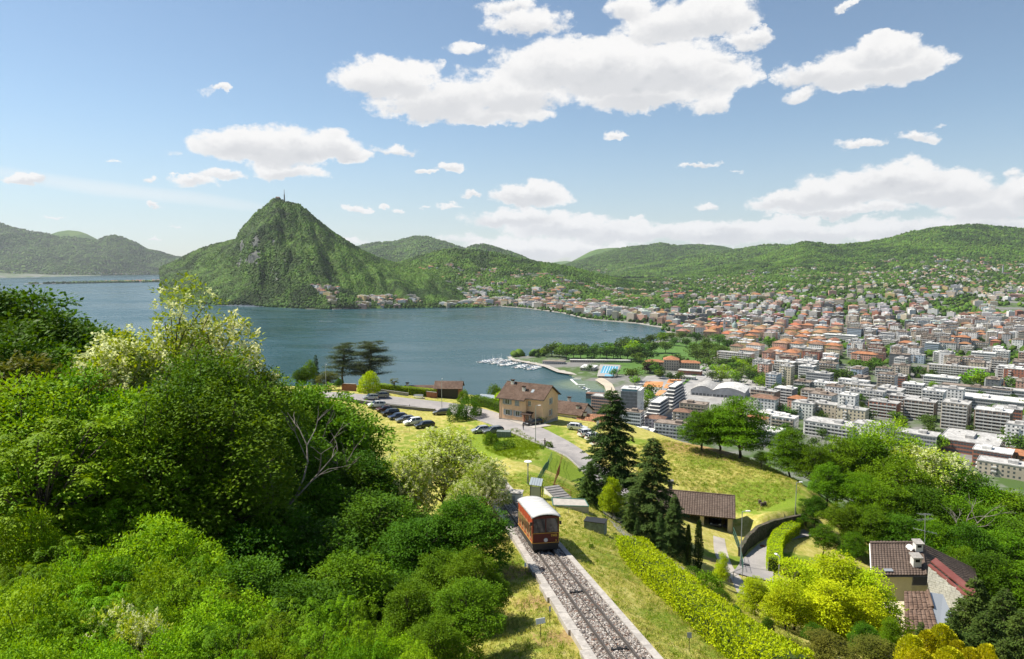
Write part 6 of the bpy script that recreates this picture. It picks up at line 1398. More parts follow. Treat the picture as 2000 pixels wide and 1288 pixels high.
for k, px, py, h, lb in[('town_mid', 1198, 735, 11, 'small dark tree between pool and beach'), ('town_mid', 1232, 745, 17, 'tall round tree at the back of the beach'), ('town_bright', 1240, 752, 10, 'light green tree in front of the tall round beach tree'), ('town_purple', 1265, 730, 15, 'dark purple tree, left one of two by the lawn'), ('town_purple', 1282, 728, 13, 'dark purple tree, right one of two by the lawn'), ('town_tall', 1289, 740, 13, 'narrow dark tree beside the long red club house'), ('town_tall', 1310, 745, 12, 'dense dark tree, left one over the tennis courts'), ('town_mid', 1326, 746, 13, 'dense dark tree, right one over the tennis courts'), ('town_mid', 1151, 724, 9, 'small tree left of the lido pavilion'), ('town_bright', 1065, 694, 12, 'lone light tree at the park tip'), ('town_mid', 1272, 775, 14, 'green tree left of the nearest tennis court'), ('town_bright', 1265, 790, 13, 'light green tree below the nearest tennis court'), ('town_mid', 1300, 790, 10, 'small tree right of the nearest tennis court'), ('town_mid', 1262, 805, 12, 'green tree beside the dark grey tower'), ('town_mid', 1502, 684, 19, 'big round tree alone among the orange roofs'), ('town_mid', 1632, 752, 20, 'great round tree, left half, before the parallel slabs'), ('town_mid', 1650, 756, 20, 'great round tree, right half, before the parallel slabs'), ('town_mid', 1680, 728, 17, 'tree at the left of the grove in the town middle'), ('town_mid', 1697, 732, 18, 'tree in the middle of the grove in the town middle'), ('town_mid', 1714, 728, 18, 'tree at the right of the grove in the town middle'), ('town_mid', 1705, 722, 17, 'tree at the back of the grove in the town middle'), ('town_bright', 1902, 757, 20, 'broad light green tree before the very long block'), ('town_bright', 1915, 760, 17, 'light green tree right beside the broad light green one'), ('town_mid', 1775, 735, 14, 'tree at the left of the dark row in the right town'), ('town_mid', 1792, 736, 14, 'tree second in the dark row in the right town'), ('town_mid', 1808, 738, 14, 'tree third in the dark row in the right town'), ('town_mid', 1824, 740, 14, 'tree last in the dark row in the right town'), ('town_purple', 1515, 808, 13, 'purple street tree, front one by the bare car park'), ('town_purple', 1500, 800, 12, 'purple street tree, back one by the bare car park'), ('town_mid', 1528, 815, 13, 'dark street tree by the bare car park'), ('town_mid', 1508, 868, 15, 'dense dark tree right of the tall meadow trees'), ('town_mid', 1488, 790, 11, 'green tree behind the white barrel hall'), ('town_purple', 1570, 800, 12, 'purple tree in front of the low beige block'), ('town_tall', 1595, 806, 9, 'pointed conifer by the low beige block'), ('town_mid', 1995, 750, 18, 'dark tree at the right edge of the town'), ('town_mid', 1980, 765, 16, 'dark tree near the right edge of the town'), ('town_mid', 1995, 895, 17, 'dark tree at the right edge beside the low brick building'), ('town_mid', 1968, 862, 12, 'round tree right of the balconied block by the road'), ('town_tall', 1890, 815, 12, 'street tree left of the pale grey hall'), ('town_tall', 1893, 832, 11, 'street tree by the junction on the right')]:
 p=PZ(px, py, 4);plant(k, p.x, p.y, zfar(p.x, p.y), h/12, lb, 1.4)
gp_=[g for g in gaps if-10<pxy(*g)[0]<2010]
gp_.sort(key=lambda g:g[1])
for i, g in enumerate(gp_[:105]):
 px=pxy(*g)[0];b_=int(np.clip((px-1200)/130, 0, 6));rk_=['front', 'second', 'third', 'fourth', 'rear'][i//24];sb=sorted(j for j in range(i//24*24, min(105, i//24*24+24))if int(np.clip((pxy(*gp_[j])[0]-1200)/130, 0, 6))==b_);sb.sort(key=lambda j:pxy(*gp_[j])[0])
 plant('town_mid' if tr_.random()<.85 else 'town_bright', g[0], g[1], g[2], tr_.uniform(9, 15)/14, rk_+' street tree between near blocks, '+ORD[min(11, sb.index(i)if i in sb else 11)]+', '+['close to the avenue', 'beyond the tall meadow trees', 'above the terraced white block', 'below the slim white tower', 'under the brown balcony pair', 'before the tall beige block', 'by the pale grey hall'][b_], 1.15, 'street trees between the near blocks')
r=np.random.default_rng(8);P=[];S=[]
for g in gp_[105:]+[g for g in gaps if not(-10<pxy(*g)[0]<2010)]:
 for _ in range(int(2+r.random()*5)):
  x, y=g[0]+r.normal(0, 9), g[1]+r.normal(0, 9);s=r.uniform(2.6, 5.2);P.append((x, y, s*.7));S.append(s)
n=34000;x=r.uniform(-900, 3000, n);y=r.uniform(1100, 4300, n);k=(np.abs(x/y)<.8)&(x/y>-.30)
dn=fbm(x/150, y/150, 3, 41);k&=(dn>np.where(y>1900, .45, .52))
x, y=x[k], y[k];inn=inside(LAKE, x, y);x, y=x[~inn], y[~inn]
old_=(1000+1340*x/y<1660)&(1000+1340*x/y>1300)&(y<1650);x, y=x[~old_], y[~old_]
s=r.uniform(3.5, 7.5, len(x));P=np.concatenate([np.array(P), np.stack([x, y, s*.6], -1)]);S=np.concatenate([np.array(S), s]);P[:, 2]+=zfar_v(P[:, 0], P[:, 1])
kk=P[:, 2]>0
scatter('town_trees', P[kk], S[kk], BLOBS, 'countless garden and street trees among the smaller houses', 'trees')
n=5200;x=r.uniform(-260, 260, n);y=r.uniform(90, 420, n);k=(~inside(PLAT, x, y))&(segdist(PLAT, x, y)>9);x, y=x[k], y[k];z=gz(x, y);k=z>1;x, y, z=x[k], y[k], z[k]
s=r.uniform(2.0, 3.6, len(x));top=np.array([CAMZ-40-.6*y_*0 for y_ in y])
scatter('slope_wood', np.stack([x, y, z+s*.4], -1), s, BLOBS, 'scrub wood on the steep slope below the plateau', 'wood')
# the funicular car
M['car_red']=smat('carriage_red', (.33, .050, .022), .45, amt=.12, scale=2)
M['car_red_shaded']=smat('carriage_red_shaded', (.10, .014, .011), .4, amt=.1, scale=2)  # carriage red darkened for the end panels: their shade is in the colour
M['car_gold']=mat('carriage_gold', (.60, .36, .06), .5)
M['car_roof']=smat('carriage_roof', (.58, .57, .54), .55, amt=.08, scale=1.2, second=(.46, .45, .42), sscale=.8, samt=.5)
M['car_frame']=smat('carriage_frame', (.36, .20, .09), .5, amt=.2, scale=3)
M['seat_wood']=smat('seat_wood', (.40, .33, .22), .6)
M['lamp_glass']=mat('lamp_glass', (.55, .57, .58), .15, spec=.8)
CY, CLN, HW=50.25, 6.7, 1.04
fc=thing('funicular_car', 'red funicular carriage with a rounded white roof on the track', 'funicular', track(CY))
CO=track(CY)
def cc(x, s, z):return tpt(CY+s, x, z)-CO
def cbox(mb, x0, x1, s0, s1, z0, z1, level=None):
 """box in the carriage; level: keep it horizontal at that station instead of following the slope"""
 def q_(x, s, z):
  p=cc(x, s, z)
  if level is not None:p.z+=TDZ*(level-s)
  return p
 return mb.hexa([q_(x0, s0, z0), q_(x1, s0, z0), q_(x1, s1, z0), q_(x0, s1, z0)], [q_(x0, s0, z1), q_(x1, s0, z1), q_(x1, s1, z1), q_(x0, s1, z1)])
mb=MB();cbox(mb, -HW+.05, HW-.05, .05, CLN-.05, .30, .70);cbox(mb, -.8, .8, .5, 1.9, .16, .31);cbox(mb, -.8, .8, CLN-1.9, CLN-.5, .16, .31);mb.build('underframe', M['metal_dark'], fc)
for s in(1.2, CLN-1.2):
 for sg in(-1, 1):
  mb=MB();c=cc(sg*GA, s, .38);n=Vector((1, -TDX, 0)).normalized();mb.tube([c-n*.06, c+n*.06], .2, 14);mb.build('wheel', M['metal_dark'], fc)
mb=MB();cbox(mb, -HW, HW, .0, CLN, .702, .80);mb.build('floor', M['metal_dark'], fc)
NB=5;bay=(CLN-.3)/NB
for sg in(-1, 1):
 mb=MB();a, b=sorted((sg*HW, sg*(HW-.06)));cbox(mb, a, b, .02, CLN, .801, 1.50);cbox(mb, a, b, .02, CLN, 2.55, 2.92);sd_=mb.build('side_panel', M['car_red'], fc)
 for k in range(NB):
  s0=.15+bay*k;mb=MB();cbox(mb, a, b, s0-.08, s0+.10, 1.501, 2.549);mb.build('pillar', M['car_red'], sd_)
  f0, f1=sorted((sg*(HW+.012), sg*(HW-.01)))
  mb=MB();cbox(mb, f0, f1, s0+.10, s0+bay-.10, 2.18, 2.56, s0+bay/2);mb.build('upper_panel', M['car_red'], sd_)
  mb=MB();cbox(mb, f0, f1, s0+.16, s0+bay*.52, 1.25, 2.16, s0+bay/2);mb.build('window', M['glass_dark'], fc)
  mb=MB();f2, f3=sorted((sg*(HW+.022), sg*(HW+.002)));z0, z1=1.18, 2.22
  for(u0, u1, w0, w1)in((s0+.11, s0+.16, z0, z1), (s0+bay*.52, s0+bay*.52+.05, z0, z1), (s0+.161, s0+bay*.52-.001, z0, z0+.06), (s0+.161, s0+bay*.52-.001, z1-.06, z1)):cbox(mb, f2, f3, u0, u1, w0, w1, s0+bay/2)
  mb.build('window_frame', M['car_frame'], fc)
  f4, f5=sorted((sg*(HW+.018), sg*(HW-.02)));mb=MB();cbox(mb, f4, f5, s0+bay*.60, s0+bay*.94, .80, 2.14, s0+bay/2);dr=mb.build('door', M['car_frame'], fc)
  f6, f7=sorted((sg*(HW+.03), sg*(HW+.01)));mb=MB();cbox(mb, f6, f7, s0+bay*.66, s0+bay*.88, 1.42, 2.02, s0+bay/2);mb.build('door_window', M['glass_dark'], dr)
 mb=MB();f2, f3=sorted((sg*(HW+.02), sg*(HW+.005)));cbox(mb, f2, f3, .05, CLN, .86, .90);mb.build('gold_line', M['car_gold'], fc)
for s, nm in((0.0, 'front'), (CLN, 'rear')):
 sg=-1 if s==0 else 1
 a, b=sorted((s, s-sg*.06))
 mb=MB();cbox(mb, -HW, HW, a, b, .801, 1.66);cbox(mb, -HW, -HW+.11, a, b, 1.661, 2.76);cbox(mb, HW-.11, HW, a, b, 1.661, 2.76);cbox(mb, -.035, .035, a, b, 1.661, 2.76);cbox(mb, -HW, HW, a, b, 2.761, 2.95)
 ep=mb.build('end_panel', M['car_red_shaded'], fc)
 for g in(-1, 1):
  x0, x1=sorted((g*.037, g*(HW-.112)));c0, c1=sorted((s-sg*.02, s-sg*.04));mb=MB();cbox(mb, x0, x1, c0, c1, 1.662, 2.759);mb.build('windscreen', M['glass_dark'], fc)
 c0, c1=sorted((s+sg*.012, s-sg*.01));mb=MB()
 for(x0, x1, z0, z1)in((-HW+.01, HW-.01, 1.60, 1.635), (-HW+.01, HW-.01, .84, .875), (-HW+.01, -HW+.045, .876, 1.599), (HW-.045, HW-.01, .876, 1.599)):cbox(mb, x0, x1, c0, c1, z0, z1)
 mb.build('gold_line', M['car_gold'], fc)
 mb=MB();n=Vector((-TDX, -1, 0)).normalized()*(1 if s==0 else-1);c=cc(0, s, 1.08);mb.tube([c, c+n*.05], .13, 18);hl=mb.build('headlight', M['lamp_glass'], fc)
 mb=MB();mb.tube([c, c+n*.035], .16, 18);mb.build('headlight_ring', M['galv'], hl)
mb=MB()
for g in(-1, 1):
 x0, x1=sorted((g*.06, g*(HW-.16)));cbox(mb, x0, x1, .25, .33, 1.35, 1.98)
mb.build('seat_back', M['seat_wood'], fc)
for k in range(1, NB):
 mb=MB();cbox(mb, -HW+.1, HW-.1, .15+bay*k-.03, .15+bay*k+.03, .81, 1.75);mb.build('partition', M['seat_wood'], fc)
def roofprof(u, lift=0):return 2.93+.26*(1-(abs(u)/1.13)**2.3)+lift
nS, nX=15, 13;V=[];ss=np.linspace(-.18, CLN+.15, nS);us=np.linspace(-1.13, 1.13, nX)
for lift in(0, .05):
 for i, s in enumerate(ss):
  dip=-.10*max(0, 1-(s+.18)/.5)if i<3 else 0
  for u in us:V.append(cc(u, s, roofprof(u, lift)+dip+(.012 if(i%2 and lift)else 0)))
fa=gridfaces(nS, nX);N_=nS*nX
edge=[]
for i in range(nS-1):
 for j in(0, nX-1):edge.append((i*nX+j, (i+1)*nX+j, (i+1)*nX+j+N_, i*nX+j+N_))
for j in range(nX-1):
 for i in(0, nS-1):edge.append((i*nX+j, i*nX+j+1, i*nX+j+1+N_, i*nX+j+N_))
me=np_mesh('roof', np.array([tuple(v)for v in V]), np.concatenate([fa[:, ::-1], fa+N_, np.array(edge)]), M['car_roof'], smooth=False);link('roof', me, fc)
for s in np.linspace(.45, CLN-.2, 9):
 mb=MB();mb.tube([cc(u, s, roofprof(u, .062))for u in us], .014, 4);mb.build('roof_rib', M['car_roof'], fc)
for g in(-1, 1):
 mb=MB();cbox(mb, *sorted((g*1.06, g*1.22)), -.02, .06, 2.25, 2.52);mb.build('mirror', M['metal_dark'], fc)
def lettering(txt, size, p, rz, m, parent, name='lettering', tilt=R(90)):
 cu=bpy.data.curves.new(name, 'FONT');cu.body=txt;cu.size=size;cu.extrude=.004;cu.resolution_u=3;cu.offset=.006
 tmp=bpy.data.objects.new(name, cu);dg=bpy.context.evaluated_depsgraph_get();COL.objects.link(tmp);dg.update()
 me=bpy.data.meshes.new_from_object(tmp.evaluated_get(dg));bpy.data.objects.remove(tmp)
 me.materials.clear();me.materials.append(m);o=link(name, me, parent);o.location=p;o.rotation_euler=(tilt, 0, rz);return o
rzc=math.atan2(-TDX, 1)*1.0
lettering('FMB', .27, cc(.40, -.02, 1.33), math.atan2(-TDX, 1), M['car_gold'], fc);lettering('3', .22, cc(.74, -.02, .93), math.atan2(-TDX, 1), M['car_gold'], fc, 'number')
# helpers for near buildings
def tiles(mb, A, B, C, D, cw=.30, rh=.36, jit=.012, seed=1):
 """curved tiles laid in overlapping courses on the plane A(eave left) B(eave right) C(top right) D(top left)"""
 rnd=random.Random(seed);A, B, C, D=map(Vector, (A, B, C, D));up=((D-A)+(C-B))/2;ac=(B-A);N=ac.cross(up).normalized()
 rows=max(1, int(up.length/rh));
 for i in range(rows):
  t0, t1=i/rows, min(1, (i+1.25)/rows)
  L0, R0, L1, R1=A.lerp(D, t0), B.lerp(C, t0), A.lerp(D, t1), B.lerp(C, t1);n=max(1, int((R0-L0).length/cw))
  for j in range(n):
   u0, u1=j/n, (j+.97)/n;h0=.075+rnd.uniform(-jit, jit);h1=.035
   P=[]
   for(Lx, Rx, h)in((L0, R0, h0), (L1, R1, h1)):
    for k, e in((0, 0), (.3, .055), (.7, .055), (1, 0)):P.append(Lx.lerp(Rx, u0+(u1-u0)*k)+N*(h+e))
   P+=[L0.lerp(R0, u0)+N*(h0-.05), L0.lerp(R0, u1)+N*(h0-.05)]
   mb.add(P, [(0, 1, 5, 4), (1, 2, 6, 5), (2, 3, 7, 6), (8, 9, 3, 2, 1, 0)])
 return mb
def slab(mb, A, B, C, D, th=.12):
 A, B, C, D=map(Vector, (A, B, C, D));N=(B-A).cross(D-A).normalized()*th
 return mb.hexa([A-N, B-N, C-N, D-N], [A, B, C, D])
def window(t, c, w, h, axis, sgn, shutters=None, closed=False, frame_m='white_paint', depth=.10):
 """window at c (centre on the wall plane): recessed pane, frame, sill and shutters; axis is the direction along the wall"""
 ax=Vector((1, 0, 0))if axis=='x' else Vector((0, 1, 0));nn=(Vector((0, 1, 0))if axis=='x' else Vector((1, 0, 0)))*sgn;c=Vector(c);up=Vector((0, 0, 1))
 def bx(mb, u0, u1, v0, v1, d0, d1):
  p=[c+ax*u+nn*d+up*v for v in(v0, v1)for(u, d)in((u0, d0), (u1, d0), (u1, d1), (u0, d1))]
  flip=(ax.cross(nn)).z<0
  b, tt=p[:4], p[4:]
  return mb.hexa(b[::-1], tt[::-1])if flip else mb.hexa(b, tt)
 wf=MB()
 for(u0, u1, v0, v1)in((-w/2, -w/2+.07, -h/2, h/2), (w/2-.07, w/2, -h/2, h/2), (-w/2+.071, w/2-.071, h/2-.07, h/2), (-w/2+.071, w/2-.071, -h/2, -h/2+.07), (-.035, .035, -h/2+.071, h/2-.071)):bx(wf, u0, u1, v0, v1, .0, .05)
 fr=wf.build('window', M[frame_m], t)
 mb=MB();bx(mb, -w/2+.03, w/2-.03, -h/2+.03, h/2-.03, .002, .02);mb.build('pane', M['glass_dark'], fr)
 mb=MB();bx(mb, -w/2-.1, w/2+.1, -h/2-.08, -h/2-.002, .0, .14);mb.build('sill', M['concrete'], fr)
 if shutters:
  for g in(-1, 1):
   s0, s1=(g*(w/2+.02), g*(w/2+.02+shutters))if not closed else(g*.01, g*w/2)
   s0, s1=sorted((s0, s1));mb=MB();bx(mb, s0, s1, -h/2, h/2, .052, .09)
   for k in range(9):z=-h/2+h*(k+.5)/9;bx(mb, s0+.05, s1-.05, z-.03, z+.03, .091, .105)
   mb.build('shutter', M['shutter'], t)
 return fr
# the peach coloured house
hp=PY(1060, 821, 158);HZ=g1(hp.x, hp.y)-.1
ho=thing('house', 'peach coloured two storey house with brown tiled roof and grey shutters by the road', 'house', (hp.x, hp.y, HZ), R(-31))
LX, DP, HE, HR=-11.6, 7.8, 6.2, 8.6
mb=MB();mb.box(LX, 0, 0, DP, -1.5, HE);mb.box(LX, -4.2, -.8, -.002, -1.5, HE-.55)
mb.add([(0, 0, HE), (0, DP, HE), (0, DP/2, HR-.15), (LX, 0, HE), (LX, DP, HE), (LX, DP/2, HR-.15)], [(0, 1, 2), (3, 5, 4)])
wl=mb.build('wall', M['plaster_peach'], ho)
mb=MB();mb.box(LX-.03, -4.19, -.83, -.805, -1.2, .45);mb.box(-4.18, .03, -.03, -.005, -1.2, .4);mb.box(.005, .03, .0, DP, -1.2, .4);mb.build('plinth', M['concrete'], ho)
sl_=(HR-HE)/(DP/2);ov=.55;g_=.6
def rz_(y):return HE+.05+sl_*(y if y<DP/2 else DP-y)
mb=MB();A, B, C, D=(-4.3, -ov, rz_(-ov)), (g_, -ov, rz_(-ov)), (g_, DP/2, rz_(DP/2)), (-4.3, DP/2, rz_(DP/2));slab(mb, A, B, C, D)
A2, B2, C2, D2=(LX-g_, -ov-.8, rz_(-ov-.8)), (-4.301, -ov-.8, rz_(-ov-.8)), (-4.301, DP/2, rz_(DP/2)), (LX-g_, DP/2, rz_(DP/2));slab(mb, A2, B2, C2, D2)
A3, B3, C3, D3=(g_, DP+ov, rz_(DP+ov)), (LX-g_, DP+ov, rz_(DP+ov)), (LX-g_, DP/2, rz_(DP/2)-.004), (g_, DP/2, rz_(DP/2)-.004);slab(mb, A3, B3, C3, D3)
rf=mb.build('roof', M['wood_dark'], ho)
mb=MB();tiles(mb, A, B, C, D, seed=1);tiles(mb, A2, B2, C2, D2, seed=2);tiles(mb, A3, B3, C3, D3, seed=3);tag(mb.build('roof_tiles', M['tile_brown'], rf), kind='stuff')
mb=MB();mb.tube([(LX-g_, DP/2, HR+.12), (g_, DP/2, HR+.12)], .12, 8);mb.build('ridge_tiles', M['tile_brown'], rf)
mb=MB();mb.tube([(LX-g_, -ov-.86, rz_(-ov-.8)-.06), (-4.3, -ov-.86, rz_(-ov-.8)-.06)], .07, 6);mb.tube([(-4.3, -ov-.06, rz_(-ov)-.06), (g_, -ov-.06, rz_(-ov)-.06)], .07, 6);mb.tube([(LX+.1, -.9, HE-.3), (LX+.1, -.9, 0)], .05, 6);mb.build('gutter', M['metal_dark'], ho)
for(cx, cy, hh)in((-10.2, 3.3, 1.0), (-6.0, 1.6, 1.1)):
 z=rz_(cy);mb=MB();mb.box(cx-.38, cx+.38, cy-.3, cy+.3, z-.4, z+hh*.75);ch=mb.build('chimney', M['plaster_white'], rf)
 mb=MB();mb.box(cx-.32, cx+.32, cy-.24, cy+.24, z+hh*.751, z+hh);mb.box(cx-.5, cx+.5, cy-.42, cy+.42, z+hh+.001, z+hh+.12);mb.build('chimney_cap', M['wood_dark'], ho)
z=rz_(1.5);mb=MB();slab(mb, (-4.0, 1.2, rz_(1.2)+.16), (-3.3, 1.2, rz_(1.2)+.16), (-3.3, 2.1, rz_(2.1)+.16), (-4.0, 2.1, rz_(2.1)+.16), .05);mb.build('skylight', M['glass_pale'], ho)
for cx, cz, w, h, sh, cl, y in((-9.3, 4.7, 1.25, 1.3, .6, False, -.8), (-6.55, 4.65, 1.15, 1.3, .6, True, -.8), (-3.55, 4.7, .75, 1.15, None, False, 0), (-9.1, 2.1, 1.25, 1.35, .6, False, -.8), (-6.35, 2.05, 1.15, 1.35, .6, False, -.8)):
 window(ho, (cx, y, cz), w, h, 'x', -1, sh, cl)
for cy, cz, w, h in((3.7, 5.0, 1.1, 1.45), (3.6, 2.25, 1.1, 1.4)):window(ho, (0, cy, cz), w, h, 'y', 1, None);
for cy, cz in((4.55, 5.0), (4.45, 2.25)):
 mb=MB();mb.box(.02, .07, cy-.28, cy+.28, cz-.7, cz+.7);mb.build('shutter', M['shutter'], ho)
window(ho, (0, .9, .55), .8, .7, 'y', 1)
mb=MB();mb.box(-3.9, -2.9, -.05, .04, -.2, 2.0);dr=mb.build('door', M['wood'], ho)
mb=MB();mb.box(-3.75, -3.05, -.07, -.051, .5, 1.85);mb.build('door_glass', M['glass_pale'], dr)
mb=MB();slab(mb, (-5.1, -1.9, 2.25), (-2.4, -1.5, 2.25), (-2.4, .02, 2.75), (-5.1, .02, 2.75), .1);pr_=mb.build('porch_roof', M['wood_dark'], ho)
mb=MB();mb.box(-2.6, -2.45, -1.45, -1.3, -1, 2.2);mb.build('porch_post', M['wood_dark'], ho)
mb=MB();mb.box(-4.6, -4.3, -1.2, -.81, -1, 2.2);mb.build('porch_pier', M['brick'], ho)
t=thing('glass_canopy', 'white framed glass canopy at the left corner of the peach house', 'canopy', PY(952, 774, 180));z0=g1(t.location.x, t.location.y);t.location.z=z0
mb=MB();slab(mb, (-2.2, -1.2, 2.3), (2.0, -1.6, 2.0), (2.2, 1.4, 2.4), (-1.8, 1.6, 2.7), .05);mb.build('glass_roof', M['glass_pale'], t)
mb=MB()
for a, b in(((-2.2, -1.2, 2.3), (2, -1.6, 2)), ((2, -1.6, 2), (2.2, 1.4, 2.4)), ((2.2, 1.4, 2.4), (-1.8, 1.6, 2.7)), ((-1.8, 1.6, 2.7), (-2.2, -1.2, 2.3))):mb.tube([a, b], .09, 5)
mb.build('frame', M['white_paint'], t)
for x, y, h in((-2.1, -1.1, 2.25), (1.9, -1.5, 1.95), (2.1, 1.3, 2.35), (-1.7, 1.5, 2.65)):
 mb=MB();mb.tube([(x, y, -.6), (x, y, h)], .07, 6);mb.build('post', M['metal_dark'], t)
def gable_house(name, label, loc, rz, w, d, h, rise, wall, tile, cw=.34, ov=.5, chim=(), wins=(), ridge='x', cat='house', base=-3):
 t=thing(name, label, cat, loc, rz);x0, x1, y0, y1=-w/2, w/2, -d/2, d/2
 mb=MB();mb.box(x0, x1, y0, y1, base, h);mb.add([(x0, y0, h), (x0, y1, h), (x0, 0, h+rise-.1), (x1, y0, h), (x1, y1, h), (x1, 0, h+rise-.1)], [(0, 2, 1), (3, 4, 5)]);mb.build('wall', M[wall], t)
 s=rise/(d/2);e=h+.04-s*ov
 q1=((x0-ov, y0-ov, e), (x1+ov, y0-ov, e), (x1+ov, 0, h+rise), (x0-ov, 0, h+rise));q2=((x1+ov, y1+ov, e), (x0-ov, y1+ov, e), (x0-ov, 0, h+rise-.003), (x1+ov, 0, h+rise-.003))
 mb=MB();slab(mb, *q1);slab(mb, *q2);rf=mb.build('roof', M['wood_dark'], t)
 mb=MB();tiles(mb, *q1, cw=cw, rh=cw*1.15, jit=.03, seed=int(w*10));tiles(mb, *q2, cw=cw, rh=cw*1.15, jit=.03, seed=int(w*11));tag(mb.build('roof_tiles', M[tile], rf), kind='stuff')
 for cx, cy, hh in chim:
  z=h+rise-abs(cy)*s;mb=MB();mb.box(cx-.4, cx+.4, cy-.35, cy+.35, z-.3, z+hh);ch=mb.build('chimney', M['plaster_white'], rf);mb=MB();mb.box(cx-.55, cx+.55, cy-.5, cy+.5, z+hh+.2, z+hh+.32);mb.box(cx-.35, cx+.35, cy-.3, cy+.3, z+hh+.001, z+hh+.199);mb.build('chimney_cap', M['wood_dark'], t)
 for c, ww, hh, ax, sg in wins:window(t, c, ww, hh, ax, sg, None)
 return t
p=PY(1118, 812, 176);gable_house('house', 'low house with old tiled roof and white gable right behind the peach house', (p.x, p.y, p.z-1.2), R(-30), 8, 7.5, 2.6, 2.2, 'plaster_white', 'tile_brown', chim=((-1.2, .6, 1.2), (2.4, -1.8, .5)), wins=(((2, -3.75, 1.3), .9, 1.0, 'x', -1), ((4.0, 0, 1.8), .8, .9, 'y', 1)))
p=PY(1163, 828, 171);gable_house('house', 'low old house with weathered orange and brown tiles behind the fenced lawn', (p.x, p.y, p.z-1.6), R(-18), 8, 7, 2.0, 2.0, 'plaster_cream', 'tile_terra', cw=.42, chim=((-2.6, -.6, .7), ))
p=PY(822, 760, 202);gable_house('house', 'brown roofed villa below the road behind the hedge', (p.x, p.y, p.z-3.2), R(4), 9, 8, 2.6, 1.7, 'plaster_cream', 'tile_brown', chim=((-3.9, -1.2, 1.3), ))
p=PY(1310, 872, 152);gable_house('house', 'long house with weathered terracotta roof just below the meadow edge', (p.x, p.y, p.z-5.6), R(-22), 12, 10, 3.0, 2.6, 'plaster_cream', 'tile_terra', cw=.5)
p=PY(1392, 888, 146);gable_house('house', 'second terracotta roof under the trees at the meadow edge', (p.x, p.y, p.z-5.6), R(-26), 12, 8, 3.0, 2.2, 'plaster_cream', 'tile_terra', cw=.5)
p=PY(876, 778, 190);gr=gable_house('garage', 'garage with brown tiled roof and dark roller door at the road', (p.x, p.y+2.5, g1(p.x, p.y)-.1), R(-2), 7.2, 5.0, 3.1, 1.5, 'brick', 'tile_brown', cw=.36, cat='garage')
mb=MB()
for k in range(12):mb.box(-2.9, 2.8, -2.58, -2.51, .05+k*.22, .05+k*.22+.2)
tag(mb.build('roller_door', M['metal_dark'], gr), kind='stuff')
mb=MB();mb.box(-3.0, 2.9, -2.56, -2.505, 2.70, 2.95);mb.build('lintel', M['wood_dark'], gr)
mb=MB();mb.tube([(3.4, 0, 4.2), (3.4, 0, 5.8)], .04, 5);mb.build('vent_pipe', M['metal_dark'], gr)
M['green_door']=M['green_paint']
def wallthing(name, label, pts, h, th, m, cat='wall', base=-1.0):
 """masonry wall along ground points"""
 P3=[Vector((p.x, p.y, g1(p.x, p.y)))for p in pts];t=thing(name, label, cat, P3[0]);O=P3[0]
 for i, (a, b)in enumerate(zip(P3, P3[1:])):
  d=(b-a);d.z=0;d.normalize();n=Vector((-d.y, d.x, 0))*th/2;a_, b_=a-O, b-O
  dn, up=Vector((0, 0, base)), Vector((0, 0, h));mb=MB()
  mb.hexa([a_-n+dn, b_-n+dn, b_+n+dn, a_+n+dn], [a_-n+up, b_-n+up, b_+n+up, a_+n+up]);mb.build('wall_length', m, t)
  mb=MB();n2=n*1.25;u1, u2=Vector((0, 0, h+.003)), Vector((0, 0, h+.10));mb.hexa([a_-n2+u1, b_-n2+u1, b_+n2+u1, a_+n2+u1], [a_-n2+u2, b_-n2+u2, b_+n2+u2, a_+n2+u2]);mb.build('coping', M['concrete'], t)
 return t
wallthing('brick_wall', 'low red brick wall between bench and garage', [PY(833, 774, 188), PY(853, 775, 188)], 1.6, .35, M['brick'])
wallthing('brick_wall', 'red brick garden wall left of the clipped oval bush', [PY(668, 768, 184), PY(696, 768, 184)], 1.9, .35, M['brick'])
wallthing('garden_wall', 'grey garden wall with posts under the clipped hedge', [PY(712, 770, 187), PY(798, 775, 186)], .8, .3, M['concrete'])
wallthing('retaining_wall', 'long grey retaining wall between road and parking lawn', resamp([hit(665, 783), hit(700, 787), hit(760, 795), hit(800, 800), hit(850, 804)], 5.0), .55, .35, M['concrete_dark'], base=-1.4)
wallthing('garden_wall', 'white garden wall piece right of the garage', [PY(899, 772, 189), PY(903, 782, 184)], 1.1, .3, M['plaster_white'])
t=thing('bench', 'white slatted bench on a kerbed pad before the hedge', 'bench', PY(817, 774, 185));t.location.z=g1(t.location.x, t.location.y)+.12
mb=MB();mb.box(-1.7, 1.7, -.5, .5, -.3, .02);mb.build('pad', M['concrete'], t)
for k in range(4):mb=MB();mb.box(-1.3, 1.3, -.2+k*.11, -.11+k*.11, .42, .46);mb.build('slat', M['white_paint'], t)
for k in range(3):mb=MB();mb.box(-1.3, 1.3, .24, .27, .55+k*.13, .65+k*.13);mb.build('slat', M['white_paint'], t)
for x in(-1.1, 1.1):mb=MB();mb.box(x-.04, x+.04, -.18, .235, .02, .419);mb.box(x-.04, x+.04, .2, .238, .42, .9);mb.build('leg', M['metal_grey'], t)
